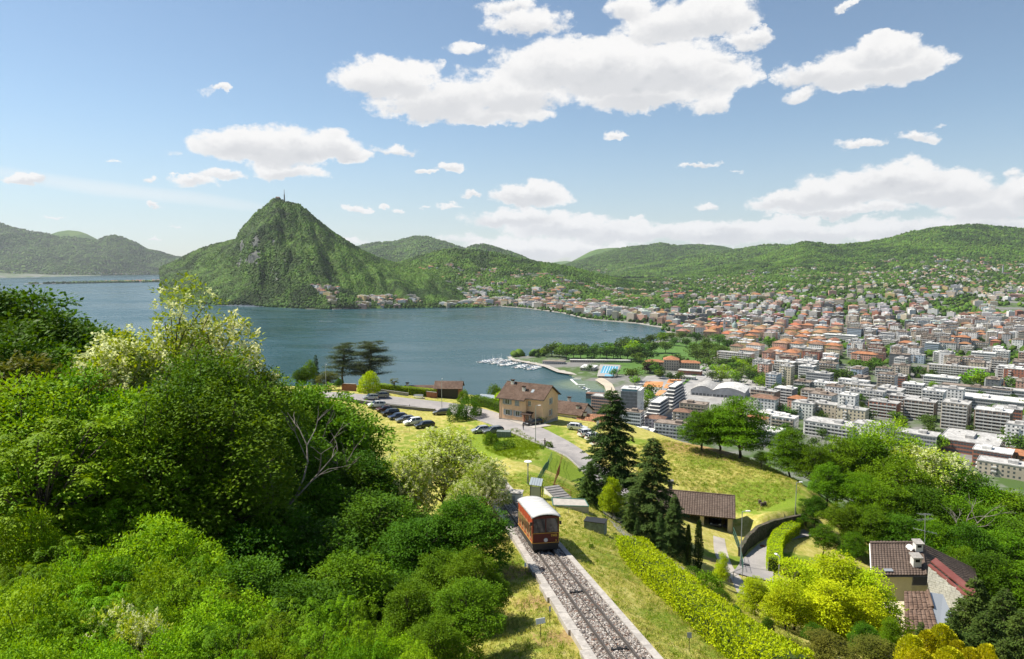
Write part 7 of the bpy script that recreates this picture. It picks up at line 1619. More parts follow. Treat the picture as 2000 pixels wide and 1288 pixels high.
# carport
ca0, ca1=hit(1428, 1042), hit(1381, 1029)
ax_=Vector((ca0.x-ca1.x, ca0.y-ca1.y, 0));rzp=math.atan2(ax_.y, ax_.x)
cpz=min(ca0.z, ca1.z)
cp=thing('carport', 'open carport with a brown tiled roof on pale masonry piers', 'carport', (ca0.x, ca0.y, cpz), rzp)
W_=11.0
for x in(-.25, -4.3, -8.4):
 mb=MB();mb.box(x-.28, x+.28, -.28, .28, -1.2, 2.35)
 pr_=mb.build('pier', M['plaster_cream'], cp)
 for k in range(6):mb=MB();mb.box(x-.295, x+.295, -.295, .295, -.1+k*.4, -.1+k*.4+.33);mb.build('stone_course', M['plaster_cream'], pr_)
mb=MB();mb.box(-W_, .2, 5.2, 5.5, -1, 3.6);mb.box(-W_, -W_+.25, .2, 5.2, -1, 2.6);mb.box(-.05, .2, .3, 5.19, -1, 2.5);mb.build('wall', M['plaster_cream'], cp)
mb=MB();mb.box(-W_, .2, -.2, .2, 2.351, 2.6);mb.build('beam', M['wood_dark'], cp)
mb=MB();mb.box(-W_+.3, -.1, .3, 5.15, -.4, .06);mb.build('floor', M['concrete_dark'], cp)
rp=((-W_-.3, -.9, 2.45), (.55, -.9, 2.45), (.55, 3.3, 4.55), (-W_-.3, 3.3, 4.55));rp2=((.55, 6.1, 3.15), (-W_-.3, 6.1, 3.15), (-W_-.3, 3.3, 4.547), (.55, 3.3, 4.547))
mb=MB();slab(mb, *rp);slab(mb, *rp2);rf=mb.build('roof', M['wood_dark'], cp)
mb=MB();tiles(mb, *rp, cw=.36, rh=.36, jit=.008, seed=5);tiles(mb, *rp2, cw=.36, rh=.36, seed=6);tag(mb.build('roof_tiles', M['tile_dark'], rf), kind='stuff')
mb=MB();mb.tube([(-W_-.3, 3.3, 4.66), (.55, 3.3, 4.66)], .12, 8);mb.build('ridge_tiles', M['tile_dark'], rf)
mb=MB();mb.box(-9.6, -9.0, 3.6, 4.2, 4.0, 5.9);mb.box(-9.75, -8.85, 3.45, 4.35, 5.901, 6.05);mb.build('chimney', M['concrete_dark'], rf)
def stone_wall(label, pts, hs, seed, m, sw=.42, sh=.26):
 P3=[Vector((p.x, p.y, g1(p.x, p.y)))for p in pts];t=thing('stone_wall', label, 'wall', P3[0]);O=P3[0];rnd=random.Random(seed);core=MB();st=MB()
 for i, (a, b)in enumerate(zip(P3, P3[1:])):
  d=b-a;L=Vector((d.x, d.y, 0)).length;d.z=0;d.normalize();n=Vector((d.y, -d.x, 0));a_, b_=a-O, b-O
  core.hexa([a_+Vector((0, 0, -1)), b_+Vector((0, 0, -1)), b_-n*.5+Vector((0, 0, -1)), a_-n*.5+Vector((0, 0, -1))], [a_+Vector((0, 0, hs[i])), b_+Vector((0, 0, hs[i+1])), b_-n*.5+Vector((0, 0, hs[i+1])), a_-n*.5+Vector((0, 0, hs[i]))])
  z=0
  while z<max(hs[i], hs[i+1]):
   x=-rnd.random()*sw
   while x<L:
    w=sw*rnd.uniform(.7, 1.4);x0, x1=max(0, x)+.02, min(L, x+w)-.01
    if x1-x0>.1:
     f=(x0+x1)/2/L;top=hs[i]+(hs[i+1]-hs[i])*f
     if z+sh<=top+.1:
      e=rnd.uniform(.03, .10);q0=a_+(b_-a_)*(x0/L)+Vector((0, 0, z));q1=a_+(b_-a_)*(x1/L)+Vector((0, 0, z));up=Vector((0, 0, sh-.03))
      st.hexa([q0-n*.05, q0+n*e, q1+n*e, q1-n*.05][::-1], [q0-n*.05+up, q0+n*e*.8+up, q1+n*e*.8+up, q1-n*.05+up][::-1])
    x+=w
   z+=sh
 core.build('wall_core', m, t);tag(st.build('stones', m, t), kind='stuff')
 return t
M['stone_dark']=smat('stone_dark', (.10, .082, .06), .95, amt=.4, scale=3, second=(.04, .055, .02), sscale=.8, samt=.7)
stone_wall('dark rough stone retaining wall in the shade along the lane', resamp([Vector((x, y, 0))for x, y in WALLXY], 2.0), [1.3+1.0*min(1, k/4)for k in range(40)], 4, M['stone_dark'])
# brown roofed house at the lower right
hx=PY(1709, 1124, 75.5);hz0=hx.z
hs_=thing('house', 'brown roofed house with two white chimneys and a white stone side wall', 'house', (hx.x, hx.y, hz0), 0)
def L3(px, py, y):return PY(px, py, y)-Vector((hx.x, hx.y, hz0))
e0, e1=L3(1702, 1125, 75.5), L3(1809, 1122.5, 75.5);r0_, r1_=L3(1699, 1064, 80.2), L3(1800, 1057, 80.4);f1, f2=L3(1903, 1111, 82.5), L3(1909, 1141, 78.5)
e0.z=e1.z=0;r0_.z=r1_.z=1.75
mb=MB();slab(mb, e0, e1, r1_, r0_, .16);slab(mb, e1+Vector((.02, 0, 0)), f2, f1, r1_+Vector((.02, 0, 0)), .16);b0, b1=L3(1699, 1062, 84.5), L3(1800, 1062, 84.5);b0.z=b1.z=.2;slab(mb, b1, b0, r0_, r1_, .16);rf=mb.build('roof', M['wood_dark'], hs_)
mb=MB();tiles(mb, e0, e1, r1_, r0_, cw=.34, rh=.33, seed=8);tiles(mb, f2, f1, r1_, e1, cw=.4, rh=.42, seed=9);tiles(mb, b1, b0, r0_, r1_, cw=.4, rh=.42, seed=10);tag(mb.build('roof_tiles', M['tile_dark'], rf), kind='stuff')
mb=MB();mb.tube([r0_+Vector((0, 0, .1)), r1_+Vector((0, 0, .1))], .12, 8);mb.tube([r1_+Vector((0, 0, .1)), e1+Vector((0, 0, .1))], .11, 8);mb.build('ridge_tiles', M['tile_dark'], rf)
mb=MB();mb.prism([(e0.x+.4, .7), (e1.x-1.2, .7), (b1.x-.8, b1.y-.5), (b0.x+.6, b0.y-.5)], -7, -.05);mb.box(e1.x-1.19, e1.x+6, 1.4, 8, -7, -1.9);mb.build('wall', M['plaster_cream'], hs_)
mb=MB();mb.tube([e0, r0_], .08, 4);mb.build('barge_board', M['white_paint'], hs_)
mb=MB();mb.tube([e0+Vector((0, -.08, -.1)), e1+Vector((0, -.08, -.1))], .08, 6);mb.build('gutter', M['metal_dark'], hs_)
for(px, py, y, w, h)in((1792, 1079, 79.2, .85, 1.25), (1788, 1111, 76.9, .95, 1.35)):
 c=L3(px, py, y);zc=1.75*(c.y/4.9)if c.y>0 else 0;mb=MB();mb.box(c.x-w/2, c.x+w/2, c.y-.35, c.y+.35, zc-.3, zc+h*.72);ch=mb.build('chimney', M['plaster_white'], rf)
 mb=MB();mb.box(c.x-w*.28, c.x+w*.28, c.y-.36, c.y-.352, zc+h*.42, zc+h*.66);mb.build('flue_opening', M['rubber'], hs_)
 mb=MB();slab(mb, (c.x-w*.62, c.y-.5, zc+h*.74), (c.x+w*.62, c.y-.5, zc+h*.74), (c.x+w*.62, c.y+.5, zc+h*.95), (c.x-w*.62, c.y+.5, zc+h*.95), .01);slab(mb, (c.x-w*.62, c.y-.5, zc+h*.84), (c.x+w*.62, c.y-.5, zc+h*.84), (c.x+w*.62, c.y+.5, zc+h*1.05), (c.x-w*.62, c.y+.5, zc+h*1.05), .1);mb.build('chimney_cap', M['concrete'], hs_)
c=L3(1776, 1070, 79.3);mb=MB();dv=Vector((-.8, -.5, .35)).normalized();mb.tube([c+Vector((0, 0, -.6)), c], .03, 5);mb.tube([c-dv*.03, c+dv*.02], .42, 16);mb.build('satellite_dish', M['white_paint'], hs_)
c=L3(1806, 1062, 80.3);tp=L3(1807, 1003, 80.3);mb=MB();mb.tube([c, tp], .035, 6)
for f, L, az_ in((.97, .9, .3), (.80, 1.6, .5), (.42, 1.2, -.4)):
 o=c.lerp(tp, f);d=Vector((math.cos(az_), math.sin(az_), -.12));s=Vector((-d.y, d.x, 0));mb.tube([o-d*L, o+d*L], .02, 4)
 for k in range(7):q0=o+d*L*(k/3-1);mb.tube([q0-s*.4, q0+s*.4], .012, 3)
mb.build('aerial', M['galv'], hs_)
c=L3(1735, 1118, 76);mb=MB();slab(mb, c+Vector((-.5, -.2, .22)), c+Vector((.5, -.2, .22)), c+Vector((.5, .2, .36)), c+Vector((-.5, .2, .36)), .06);mb.build('roof_vent', M['galv'], hs_)
w0, w1=L3(1813, 1104, 75.2), L3(1894, 1171, 71.8);dw=(w1-w0);dh=Vector((dw.x, dw.y, 0));n=Vector((dh.y, -dh.x, 0)).normalized();Lw=dh.length;dh.normalize()
M['stone_white']=smat('stone_white', (.60, .58, .54), .9, amt=.12, scale=4)
mb=MB();dn=Vector((0, 0, -4.6));a, b=w0, w1;mb.hexa([Vector((a.x, a.y, a.z-4.2)), Vector((b.x, b.y, a.z-4.2)), Vector((b.x, b.y, a.z-4.2))-n*.35, Vector((a.x, a.y, a.z-4.2))-n*.35], [a, b, b-n*.35, a-n*.35]);swl=mb.build('side_wall', M['concrete'], hs_)
rnd=random.Random(3);zz=w0.z-4.1;row=0
while zz<w0.z:
 x=-rnd.random()*.4
 while x<Lw:
  w=rnd.uniform(.32, .62);x0, x1=max(.02, x)+.012, min(Lw, x+w)-.012;top=w0.z+dw.z*(x0+x1)/2/Lw
  if x1-x0>.12 and zz+.25<top-.02:
   e=rnd.uniform(.015, .045);q0=Vector((w0.x, w0.y, zz))+dh*x0;q1=Vector((w0.x, w0.y, zz))+dh*x1;up=Vector((0, 0, .235));mb=MB()
   mb.hexa([q0+n*e, q1+n*e, q1-n*.03, q0-n*.03], [q0+n*e*.8+up, q1+n*e*.8+up, q1-n*.03+up, q0-n*.03+up]);mb.build('stone', M['stone_white'], swl)
  x+=w
 zz+=.26
M['metal_red']=smat('metal_red', (.30, .095, .075), .5, amt=.12, scale=1.5, second=(.36, .15, .12), sscale=.6)
for off, wd, lift in((-.05, .42, .02), (-.78, 1.25, .28)):
 a, b=w0-n*(-.05)*0+n*off*1.0+Vector((0, 0, lift)), w1+n*off+Vector((0, 0, lift));mb=MB();slab(mb, a+n*.08, b+n*.08, b-n*wd+Vector((0, 0, .05)), a-n*wd+Vector((0, 0, .05)), .12);mb.build('metal_coping', M['metal_red'], hs_)
q0, q1, q2, q3=L3(1768, 1232, 63.5), L3(1834, 1232, 63.5), L3(1812, 1156, 69.5), L3(1766, 1154, 69.5)
q1.z=q0.z;q3.z=q2.z
mb=MB();slab(mb, q0, q1, q2, q3, .14);lr=mb.build('lower_roof', M['wood_dark'], hs_);mb=MB();tiles(mb, q0, q1, q2, q3, cw=.42, rh=.42, seed=14, jit=.03);tag(mb.build('roof_tiles', M['tile_brown'], lr), kind='stuff')
q4, q5=L3(1860, 1200, 66), L3(1842, 1160, 69.5);q4.z=q1.z+.2;q5.z=q2.z-.3
mb=MB();slab(mb, q1+Vector((.01, 0, -.02)), q4, q5, q2+Vector((.01, 0, -.02)), .14);mb.build('lower_roof', M['galv'], hs_)
mb=MB();mb.tube([q2+Vector((0, 0, .12)), q1.lerp(q2, .55)+Vector((0, 0, .12))], .16, 10);mb.build('ridge_tiles', M['tile_brown'], lr)
mb=MB();mb.box(q0.x+.3, q1.x+1, q0.y+.5, q3.y, q0.z-6, q0.z-.1);mb.build('wall', M['plaster_cream'], hs_)
# cars
PAINT={'white':(.72, .72, .71), 'silver':(.40, .41, .42), 'grey':(.16, .17, .175), 'black':(.018, .018, .02), 'dark blue':(.03, .045, .10), 'dark green grey':(.075, .085, .08), 'maroon':(.10, .04, .035)}
for k, c in PAINT.items():
 M['paint_'+k]=mat('car_paint_'+k.replace(' ', '_'), c, .28, .15 if k in('white', )else .35, spec=.5)
 M['paint_'+k].node_tree.nodes['Principled BSDF'].inputs['Coat Weight'].default_value=.6
M['tail_red']=mat('tail_lamp', (.30, .015, .012), .25);M['rim']=mat('wheel_rim', (.35, .36, .37), .35, .8)
M['plate']=mat('number_plate', (.7, .7, .68), .5)
def car_meshes(style):
 """half lengths along x (nose +x); stations: x, belt z, roof z, half width at belt, half width at roof"""
 if style=='suv':st=[(-2.2, .95, .97, .74, .72), (-2.12, 1.02, 1.45, .84, .60), (-1.7, 1.05, 1.62, .90, .66), (-.4, 1.03, 1.68, .92, .68), (.45, 1.0, 1.60, .92, .66), (1.15, .98, 1.02, .90, .80), (1.75, .90, .93, .86, .74), (2.1, .80, .82, .78, .66), (2.22, .62, .63, .70, .6)]
 elif style=='estate':st=[(-2.35, .85, .87, .74, .70), (-2.25, .93, 1.12, .84, .62), (-1.75, .96, 1.43, .89, .64), (-.5, .95, 1.50, .91, .65), (.3, .93, 1.44, .91, .64), (1.05, .90, .94, .89, .78), (1.75, .80, .83, .85, .72), (2.2, .70, .72, .76, .62), (2.33, .55, .56, .66, .55)]
 else:st=[(-2.0, .85, .87, .74, .70), (-1.92, .92, 1.15, .82, .6), (-1.5, .95, 1.42, .86, .62), (-.5, .95, 1.50, .88, .64), (.2, .93, 1.44, .88, .62), (.95, .90, .94, .86, .76), (1.55, .80, .83, .82, .7), (1.9, .68, .70, .74, .6), (2.0, .55, .56, .66, .55)]
 body=MB();glass=MB();ring=[]
 for x, zb, zr, wb, wr in st:
  ring.append([(x, -wb*.96, .24), (x, -wb*1.0, .5), (x, -wb, zb), (x, -wr, zr), (x, 0, zr+.035), (x, wr, zr), (x, wb, zb), (x, wb, .5), (x, wb*.96, .24)])
 V=[p for r_ in ring for p in r_];n=9;Fc=[]
 for i in range(len(ring)-1):
  for k in range(n-1):Fc.append((i*n+k, i*n+k+1, (i+1)*n+k+1, (i+1)*n+k))
  Fc.append((i*n+n-1, i*n, (i+1)*n, (i+1)*n+n-1))
 m=len(ring)-1;body.add(V, Fc+[tuple(range(n))[::-1], tuple(m*n+k for k in range(n))])
 def inset(a, b, c, d, s=.10, off=.012):
  q_=[Vector(v)for v in(a, b, c, d)];ce=sum(q_, Vector())/4;nr=(q_[1]-q_[0]).cross(q_[3]-q_[0]).normalized()
  if nr.dot(ce-Vector((0, 0, .8)))<0:nr=-nr;q_=q_[::-1]
  glass.add([p.lerp(ce, s)+nr*off for p in q_], [(0, 1, 2, 3)])
 for i in range(1, 5):
  for k in(2, 5):inset(ring[i][k], ring[i+1][k], ring[i+1][k+1], ring[i][k+1], .12 if 1<i<4 else .16)
 for i in(1, 4):inset(ring[i][3], ring[i][5], ring[i+1][5], ring[i+1][3], .06, .05)
 a=ring[0], ring[1];inset(a[0][3], a[0][5], a[1][5], a[1][3], .1, .05)
 L0, L1=st[0], st[-1];fr=st[-3]
 head=MB();head.box(fr[0]+.12, st[-1][0]-.06, .48, .80, .58, .74)
 head2=MB();head2.box(fr[0]+.12, st[-1][0]-.06, -.80, -.48, .58, .74)
 tail=MB();tail.box(L0[0]-.03, L0[0]+.25, .52, .83, .72, .95);tail2=MB();tail2.box(L0[0]-.03, L0[0]+.25, -.83, -.52, .72, .95)
 pl=MB();pl.box(L0[0]-.035, L0[0]-.002, -.26, .26, .52, .64)
 w=MB();w.tube([(0, -.11, 0), (0, .11, 0)], .33, 16);rm=MB();rm.tube([(0, -.118, 0), (0, .118, 0)], .21, 12)
 sx_=1.32 if style!='hatch' else 1.2
 return dict(body=body, glass=glass.mesh('window', M['glass_dark']), head=(head.mesh('headlight', M['lamp_glass']), head2.mesh('headlight', M['lamp_glass'])), tail=(tail.mesh('tail_light', M['tail_red']), tail2.mesh('tail_light', M['tail_red'])), plate=pl.mesh('number_plate', M['plate']), tyre=w.mesh('wheel', M['rubber'], False), rim=rm.mesh('rim', M['rim']), wx=sx_, cache={})
CARS={s:car_meshes(s)for s in('suv', 'estate', 'hatch')}
def car(style, paint, label, p, heading, group='parked cars'):
 c=CARS[style];z=g1(p.x, p.y)+.07
 e=.6;hx_, hy_=math.cos(heading), math.sin(heading)
 zf, zb_=g1(p.x+hx_*1.5, p.y+hy_*1.5), g1(p.x-hx_*1.5, p.y-hy_*1.5)
 t=thing('car', label, 'car', (p.x, p.y, (zf+zb_)/2+.07), heading, group);t.rotation_euler=(0, -math.atan2(zf-zb_, 3.0), heading)
 if paint not in c['cache']:c['cache'][paint]=c['body'].mesh('body', M['paint_'+paint], False)
 b=link('body', c['cache'][paint], t);bevel(b, .05, 2)
 link('window', c['glass'], t)
 for m_ in c['head']:link('headlight', m_, t)
 for m_ in c['tail']:link('tail_light', m_, t)
 link('number_plate', c['plate'], t)
 for sx_ in(-1, 1):
  for sy_ in(-1, 1):
   w=link('wheel', c['tyre'], t);w.location=(sx_*c['wx'], sy_*.80, .33);rm=link('rim', c['rim'], w)
 return t
LP='cars parked in the slanted row on the lawn'
for st_, pt, px, py, Y, hd, lb in[('hatch', 'silver', 723, 797, 176, 212, 'silver small car at the left head of the slanted row'), ('estate', 'grey', 742, 793, 179, 212, 'grey estate car behind the white one at the head of the row'), ('suv', 'white', 735, 801, 172, 212, 'white car second in the slanted row by the dead tree'), ('hatch', 'maroon', 750, 806, 170, 212, 'maroon car third in the slanted row'), ('suv', 'black', 762, 811, 167.5, 212, 'black tall car in the middle of the slanted row'), ('estate', 'dark blue', 776, 816, 164.5, 212, 'dark blue car right of the black tall one'), ('estate', 'grey', 791, 822, 161.5, 212, 'grey estate car before the white one in the row'), ('suv', 'white', 806, 826, 158.5, 212, 'white car near the right end of the slanted row'), ('estate', 'black', 829, 832, 156, 205, 'black car at the right end of the slanted row')]:
 car(st_, pt, lb, PY(px, py, Y), R(hd), LP)
car('estate', 'dark green grey', 'dark grey green estate car alone below the retaining wall', PY(863, 805, 171), R(176))
car('estate', 'black', 'black car parked before the porch of the peach house', PY(1041, 826, 157), R(215))
car('estate', 'grey', 'dark grey car behind the grey green skip', PY(963, 836, 150), R(200));car('hatch', 'silver', 'silver car half hidden behind the blossoming tree at the skip', PY(938, 836, 151), R(200))
WP='white cars parked right of the road'
car('estate', 'white', 'white estate car parked broadside, first of the white cars right of the road', hit(1128, 841), R(-12), WP);car('suv', 'white', 'white tall car, second of the white cars right of the road', hit(1147, 853), R(30), WP);car('suv', 'white', 'white tall car, third of the white cars, partly behind the conifer', hit(1161, 861), R(30), WP);car('hatch', 'white', 'white car nearest to the tallest conifer, last of the white cars', hit(1170, 870), R(30), WP)
t=car('hatch', 'black', 'dark car standing inside the carport', Vector((ca0.x, ca0.y, 0)), rzp-R(90));q0=cp.matrix_basis@Vector((-2.3, 2.6, .08));t.location=q0;t.rotation_euler=(0, 0, rzp-R(90))
# people on the road
def person(label, p, heading, pose, top, legs, hair):
 V=[(0, 0, .94), (0, 0, 1.14), (0, 0, 1.40), (0, .01, 1.50), (0, .03, 1.62), (0, .03, 1.72)];E=[(0, 1), (1, 2), (2, 3), (3, 4), (4, 5)];Rr=[(.15, .11), (.145, .10), (.16, .10), (.055, .055), (.085, .10), (.07, .085)]
 def chain(root, pts, rad):
  pr=root
  for q_, r_ in zip(pts, rad):V.append(q_);Rr.append((r_, r_));E.append((pr, len(V)-1));pr=len(V)-1
  return pr
 stp=.22 if pose=='walk' else .06
 chain(0, [(-.09, 0, .88), (-.10, stp*.5, .50), (-.10, stp*.2-.05, .09), (-.10, stp*.2+.12, .04)], [.10, .065, .045, .04]);chain(0, [(.09, 0, .88), (.10, -stp*.3, .50), (.10, -stp-.05, .09), (.10, -stp+.10, .04)], [.10, .065, .045, .04])
 if pose=='point':hL=chain(2, [(-.20, 0, 1.40), (-.45, .06, 1.32), (-.68, .10, 1.40), (-.77, .11, 1.42)], [.06, .045, .035, .03])
 else:hL=chain(2, [(-.20, 0, 1.40), (-.25, -.03, 1.14), (-.24, .10, .93), (-.24, .14, .86)], [.06, .045, .035, .035])
 hR=chain(2, [(.20, 0, 1.40), (.25, .02, 1.14), (.24, .14, .95), (.24, .18, .88)], [.06, .045, .035, .035])
 for h_, d in((hL, Vector((-1, .1, .1))if pose=='point' else Vector((0, .3, -1))), (hR, Vector((0, .3, -1)))):
  for k in range(5):a=(k-2)*.012;b0=Vector(V[h_]);chain(h_, [tuple(b0+d*.05+Vector((a, a, 0))), tuple(b0+d*(.085-abs(k-2)*.008)+Vector((a*1.5, a*1.5, 0)))], [.009, .008])
 me=bpy.data.meshes.new('body');me.from_pydata(V, E, []);tmp=bpy.data.objects.new('body', me);COL.objects.link(tmp)
 md=tmp.modifiers.new('skin', 'SKIN');tmp.modifiers.new('sub', 'SUBSURF').levels=1
 for v, r_ in zip(me.skin_vertices[0].data, Rr):v.radius=r_
 me.skin_vertices[0].data[0].use_root=True
 dg=bpy.context.evaluated_depsgraph_get();dg.update();out=bpy.data.meshes.new_from_object(tmp.evaluated_get(dg));bpy.data.objects.remove(tmp)
 ms=[mat('skin', (.42, .25, .17), .6), smat('jacket', top), smat('trousers', legs), mat('shoe', (.05, .045, .04))]
 out.materials.clear();[out.materials.append(m_)for m_ in ms]
 mi=[]
 for f in out.polygons:
  c=f.center;z=c.z;far_=math.hypot(c.x, 0)
  mi.append(3 if z<.10 else(2 if z<.95 and abs(c.x)<.2 else(0 if z>1.50 or(abs(c.x)>.2 and(z<.92 or c.x<-.70))else 1)))
 out.polygons.foreach_set('material_index', mi)
 t=thing('person', label, 'person', (p.x, p.y, g1(p.x, p.y)+.14), heading);link('body', out, t)
 mb=MB();mb.lathe([(.0, .13), (.07, .115), (.108, .05), (.112, -.02), (.095, -.07), (.05, -.09)][::-1], 10, (0, .01, 1.71));mb.build('hair', smat('hair', hair), t, True)
 mb=MB()
 for g in(-1, 1):mb.tube([(g*.034, .118, 1.66), (g*.034, .135, 1.66)], .011, 5)
 mb.tube([(-.025, .118, 1.585), (.025, .118, 1.585)], .008, 4);mb.build('face_features', M['rubber'], t)
 mb=MB();mb.tube([(0, .115, 1.66), (0, .142, 1.625)], .014, 5);mb.build('nose', ms[0], t)
 return t
person('person in a dark top and grey blue trousers walking along the road', hit(1022, 842), R(150), 'walk', (.05, .045, .05), (.10, .12, .15), (.03, .02, .015))
person('person with brown hair and dark brown jacket reaching an arm out at the road edge', hit(1064, 876), R(20), 'point', (.11, .085, .07), (.05, .05, .06), (.10, .055, .025))
# lamps, fences, small things
def lamp(label, base, h, arm=.9, ang=0.0, disc=False):
 t=thing('street_lamp', label, 'street lamp', (base.x, base.y, g1(base.x, base.y)), ang, 'street lamps')
 mb=MB();mb.tube([(0, 0, -.5), (0, 0, 1.2), (0, 0, h)], [.085, .075, .05], 8);mb.build('pole', M['galv'], t)
 mb=MB();mb.tube([(0, 0, -.2), (0, 0, .9)], [.12, .11], 8);mb.build('pole_base', M['metal_grey'], t)
 if disc:
  mb=MB();mb.lathe([(.04, -.12), (.22, .0), (.48, .05), (.50, .09), (.42, .13), (0, .16)], 18, (0, 0, h));mb.build('lamp_head', M['white_paint'], t)
  mb=MB();mb.lathe([(.05, -.12), (.12, -.30), (.09, -.55)], 10, (0, 0, h));mb.build('lamp_glass', M['lamp_glass'], t)
 else:
  mb=MB();mb.tube([(0, 0, h-.02), (arm*.4, 0, h+.08), (arm*.7, 0, h+.1)], .035, 6);mb.build('arm', M['galv'], t)
  mb=MB();mb.hexa([(arm*.55, -.13, h+.03), (arm*1.35, -.16, h+.05), (arm*1.35, .16, h+.05), (arm*.55, .13, h+.03)], [(arm*.6, -.09, h+.17), (arm*1.3, -.11, h+.17), (arm*1.3, .11, h+.17), (arm*.6, .09, h+.17)]);lh=mb.build('lamp_head', M['white_paint'], t);bevel(lh, .03)
 return t
def lamp_px(label, px, pyb, pyt, Y, **k):
 b=PY(px, pyb, Y);z=g1(b.x, b.y);top=PY(px, pyt, Y).z;lamp(label, b, max(top-z, 2.5), **k)
lamp_px('tall grey street lamp beside the road in front of the peach house', 1046, 866, 793, 139, arm=.8)
lamp_px('street lamp on the road edge in front of the garage', 863, 796, 741, 174, arm=.2, ang=R(40));lamp_px('street lamp at the left end of the upper road', 637, 765, 713, 178, arm=.3, ang=R(30))
lamp_px('street lamp by the fence between wheel track and lane', 1446, 1112, 1000, 83, arm=.75);lamp_px('street lamp at the top of the stone wall', 1553, 1012, 943, 104, arm=.7);lamp_px('short lamp hiding behind the golden green trees', 1521, 1125, 1087, 77, arm=.5, ang=R(120))
lamp_px('white disc shaped lamp standing above the station shelter', 1031, 968, 903, 84, disc=True)
def fence(label, pts, h, m, spacing=1.6, rails=(1.0, .55), infill=None, name='railing', r_=.03):
 P3=[Vector((p.x, p.y, g1(p.x, p.y)))for p in pts];t=thing(name, label, 'fence' if 'fence' in name else 'railing', P3[0]);O=P3[0]
 Q=resamp(P3, spacing);Q=[Vector((p.x, p.y, p.z*.7+.3*g1(p.x, p.y)))-O for p in Q]
 pm=None
 for q_ in Q:
  if pm is None:mb=MB();mb.tube([(0, 0, -.3), (0, 0, h)], r_*1.25, 6);pm=mb.mesh('post', M[m])
  o=link('post', pm, t);o.location=q_
 for f in rails:
  mb=MB();mb.tube([q_+Vector((0, 0, h*f))for q_ in Q], r_, 5);mb.build('rail', M[m], t)
 if infill:
  mb=MB()
  for a, b in zip(Q, Q[1:]):
   n=max(2, int((b-a).length/infill))
   for k in range(1, n):p=a.lerp(b, k/n);mb.tube([p+Vector((0, 0, .1)), p+Vector((0, 0, h*.97))], .012, 3)
  tag(mb.build('bars', M[m], t), kind='stuff')
 return t
fence('green barred railing along the left of the footpath', [hit(1049, 952), hit(1060, 930), hit(1072, 908), hit(1078, 896)], 1.1, 'green_paint', 1.8, (1.0, .12), .45, r_=.022)
fence('rusty red railing along the right of the footpath', [hit(1081, 962), hit(1088, 935), hit(1094, 912), hit(1098, 898)], 1.05, 'rust', 1.8, (1.0, .5), r_=.022)
fence('rusty railing beside the white riser steps', [hit(1082, 961), hit(1098, 968), hit(1115, 976)], 1.0, 'rust', 1.2, (1.0, .5))
fence('thin railing on the lower concrete terrace', [hit(1085, 1003), hit(1110, 1008), hit(1138, 1012)], .9, 'metal_grey', 1.4, (1.0, ), r_=.02)
fence('row of thin posts along the upper road', [hit(690, 783), hit(740, 790), hit(800, 799), hit(850, 806)], 1.0, 'metal_dark', 5.5, (), name='railing', r_=.05)
fence('wire fence between the wheel track and the lane', [hit(1432, 1048), hit(1441, 1072), hit(1447, 1095), hit(1451, 1120)], 1.3, 'green_paint', 1.4, (1.0, .5, .1), .2, name='wire_fence', r_=.022)
fence('tubular gate railing at the lower end of the wheel track', [hit(1416, 1142), hit(1432, 1136), hit(1450, 1129)], 1.1, 'metal_grey', 2.4, (1.0, .5), r_=.03)
fence('dark wire fence round the lawn behind the dead tree', [hit(700, 838), hit(735, 845), hit(765, 846), hit(800, 845)], 1.5, 'metal_dark', 2.2, (1.0, .1), .35, name='wire_fence', r_=.02)
fence('low fence beside the white cars and old roofs', [hit(1090, 838), hit(1118, 834), hit(1150, 838), hit(1180, 846)], 1.3, 'metal_dark', 3.0, (1.0, ), name='wire_fence', r_=.025)
M['skip_green']=smat('skip_green', (.17, .20, .18))
p=hit(1047, 976);t=thing('shelter', 'small waiting shelter with a pale glass roof beside the track', 'shelter', p, R(-14));t.scale=(.68, .68, .85)
mb=MB();slab(mb, (-1.0, -.9, 2.1), (1.05, -.9, 2.0), (.95, 1.1, 2.5), (-1.1, 1.1, 2.6), .06);mb.build('glass_roof', M['glass_pale'], t)
for k in range(1, 5):mb=MB();f=k/5;mb.tube([(-1.0+2.05*f, -.9, 2.12-.1*f), (-1.1+2.05*f, 1.1, 2.62-.1*f)], .025, 4);mb.build('glazing_bar', M['galv'], t)
for x, y, h in((-.85, -.7, 2.05), (.9, -.7, 1.98), (.85, .9, 2.4), (-.95, .9, 2.5)):mb=MB();mb.box(x-.05, x+.05, y-.05, y+.05, -.4, h);mb.build('post', M['metal_dark'], t)
mb=MB();mb.box(-.79, .84, -.72, -.68, .25, 1.8);mb.build('side_pane', M['glass_pale'], t)
p=hit(1006, 985);t=thing('signal_cabinet', 'white cabinet standing behind the funicular car', 'cabinet', p, R(-10));mb=MB();mb.box(-.7, .75, -.5, .6, -.4, 1.25);bevel(mb.build('body', M['white_paint'], t), .03);mb=MB();mb.box(-.8, .85, -.6, .7, 1.253, 1.35);mb.build('lid', M['concrete'], t);mb=MB();mb.box(-.5, .1, -.52, -.503, 0, 1.0);mb.build('door', M['galv'], t)
s0, s1=hit(1076, 966), hit(1112, 985);t=thing('steps', 'flight of steps with white risers coming down from the footpath', 'steps', s0)
for k in range(8):
 c=s0.lerp(s1, k/8)-s0;d=(s1-s0);an=math.atan2(d.y, d.x);mb=MB();mb.M=Matrix.Translation(c+Vector((0, 0, .95-k*.13)))@Matrix.Rotation(an, 4, 'Z');L=Vector((d.x, d.y, 0)).length/8
 mb.box(0, L, -.9, .9, -1.2, .0);mb.build('step', M['plaster_white'], t)
 mb=MB();mb.M=Matrix.Translation(c+Vector((0, 0, .955-k*.13)))@Matrix.Rotation(an, 4, 'Z');mb.box(0, L*.93, -.95, .95, 0, .07);mb.build('tread', M['concrete_dark'], t)
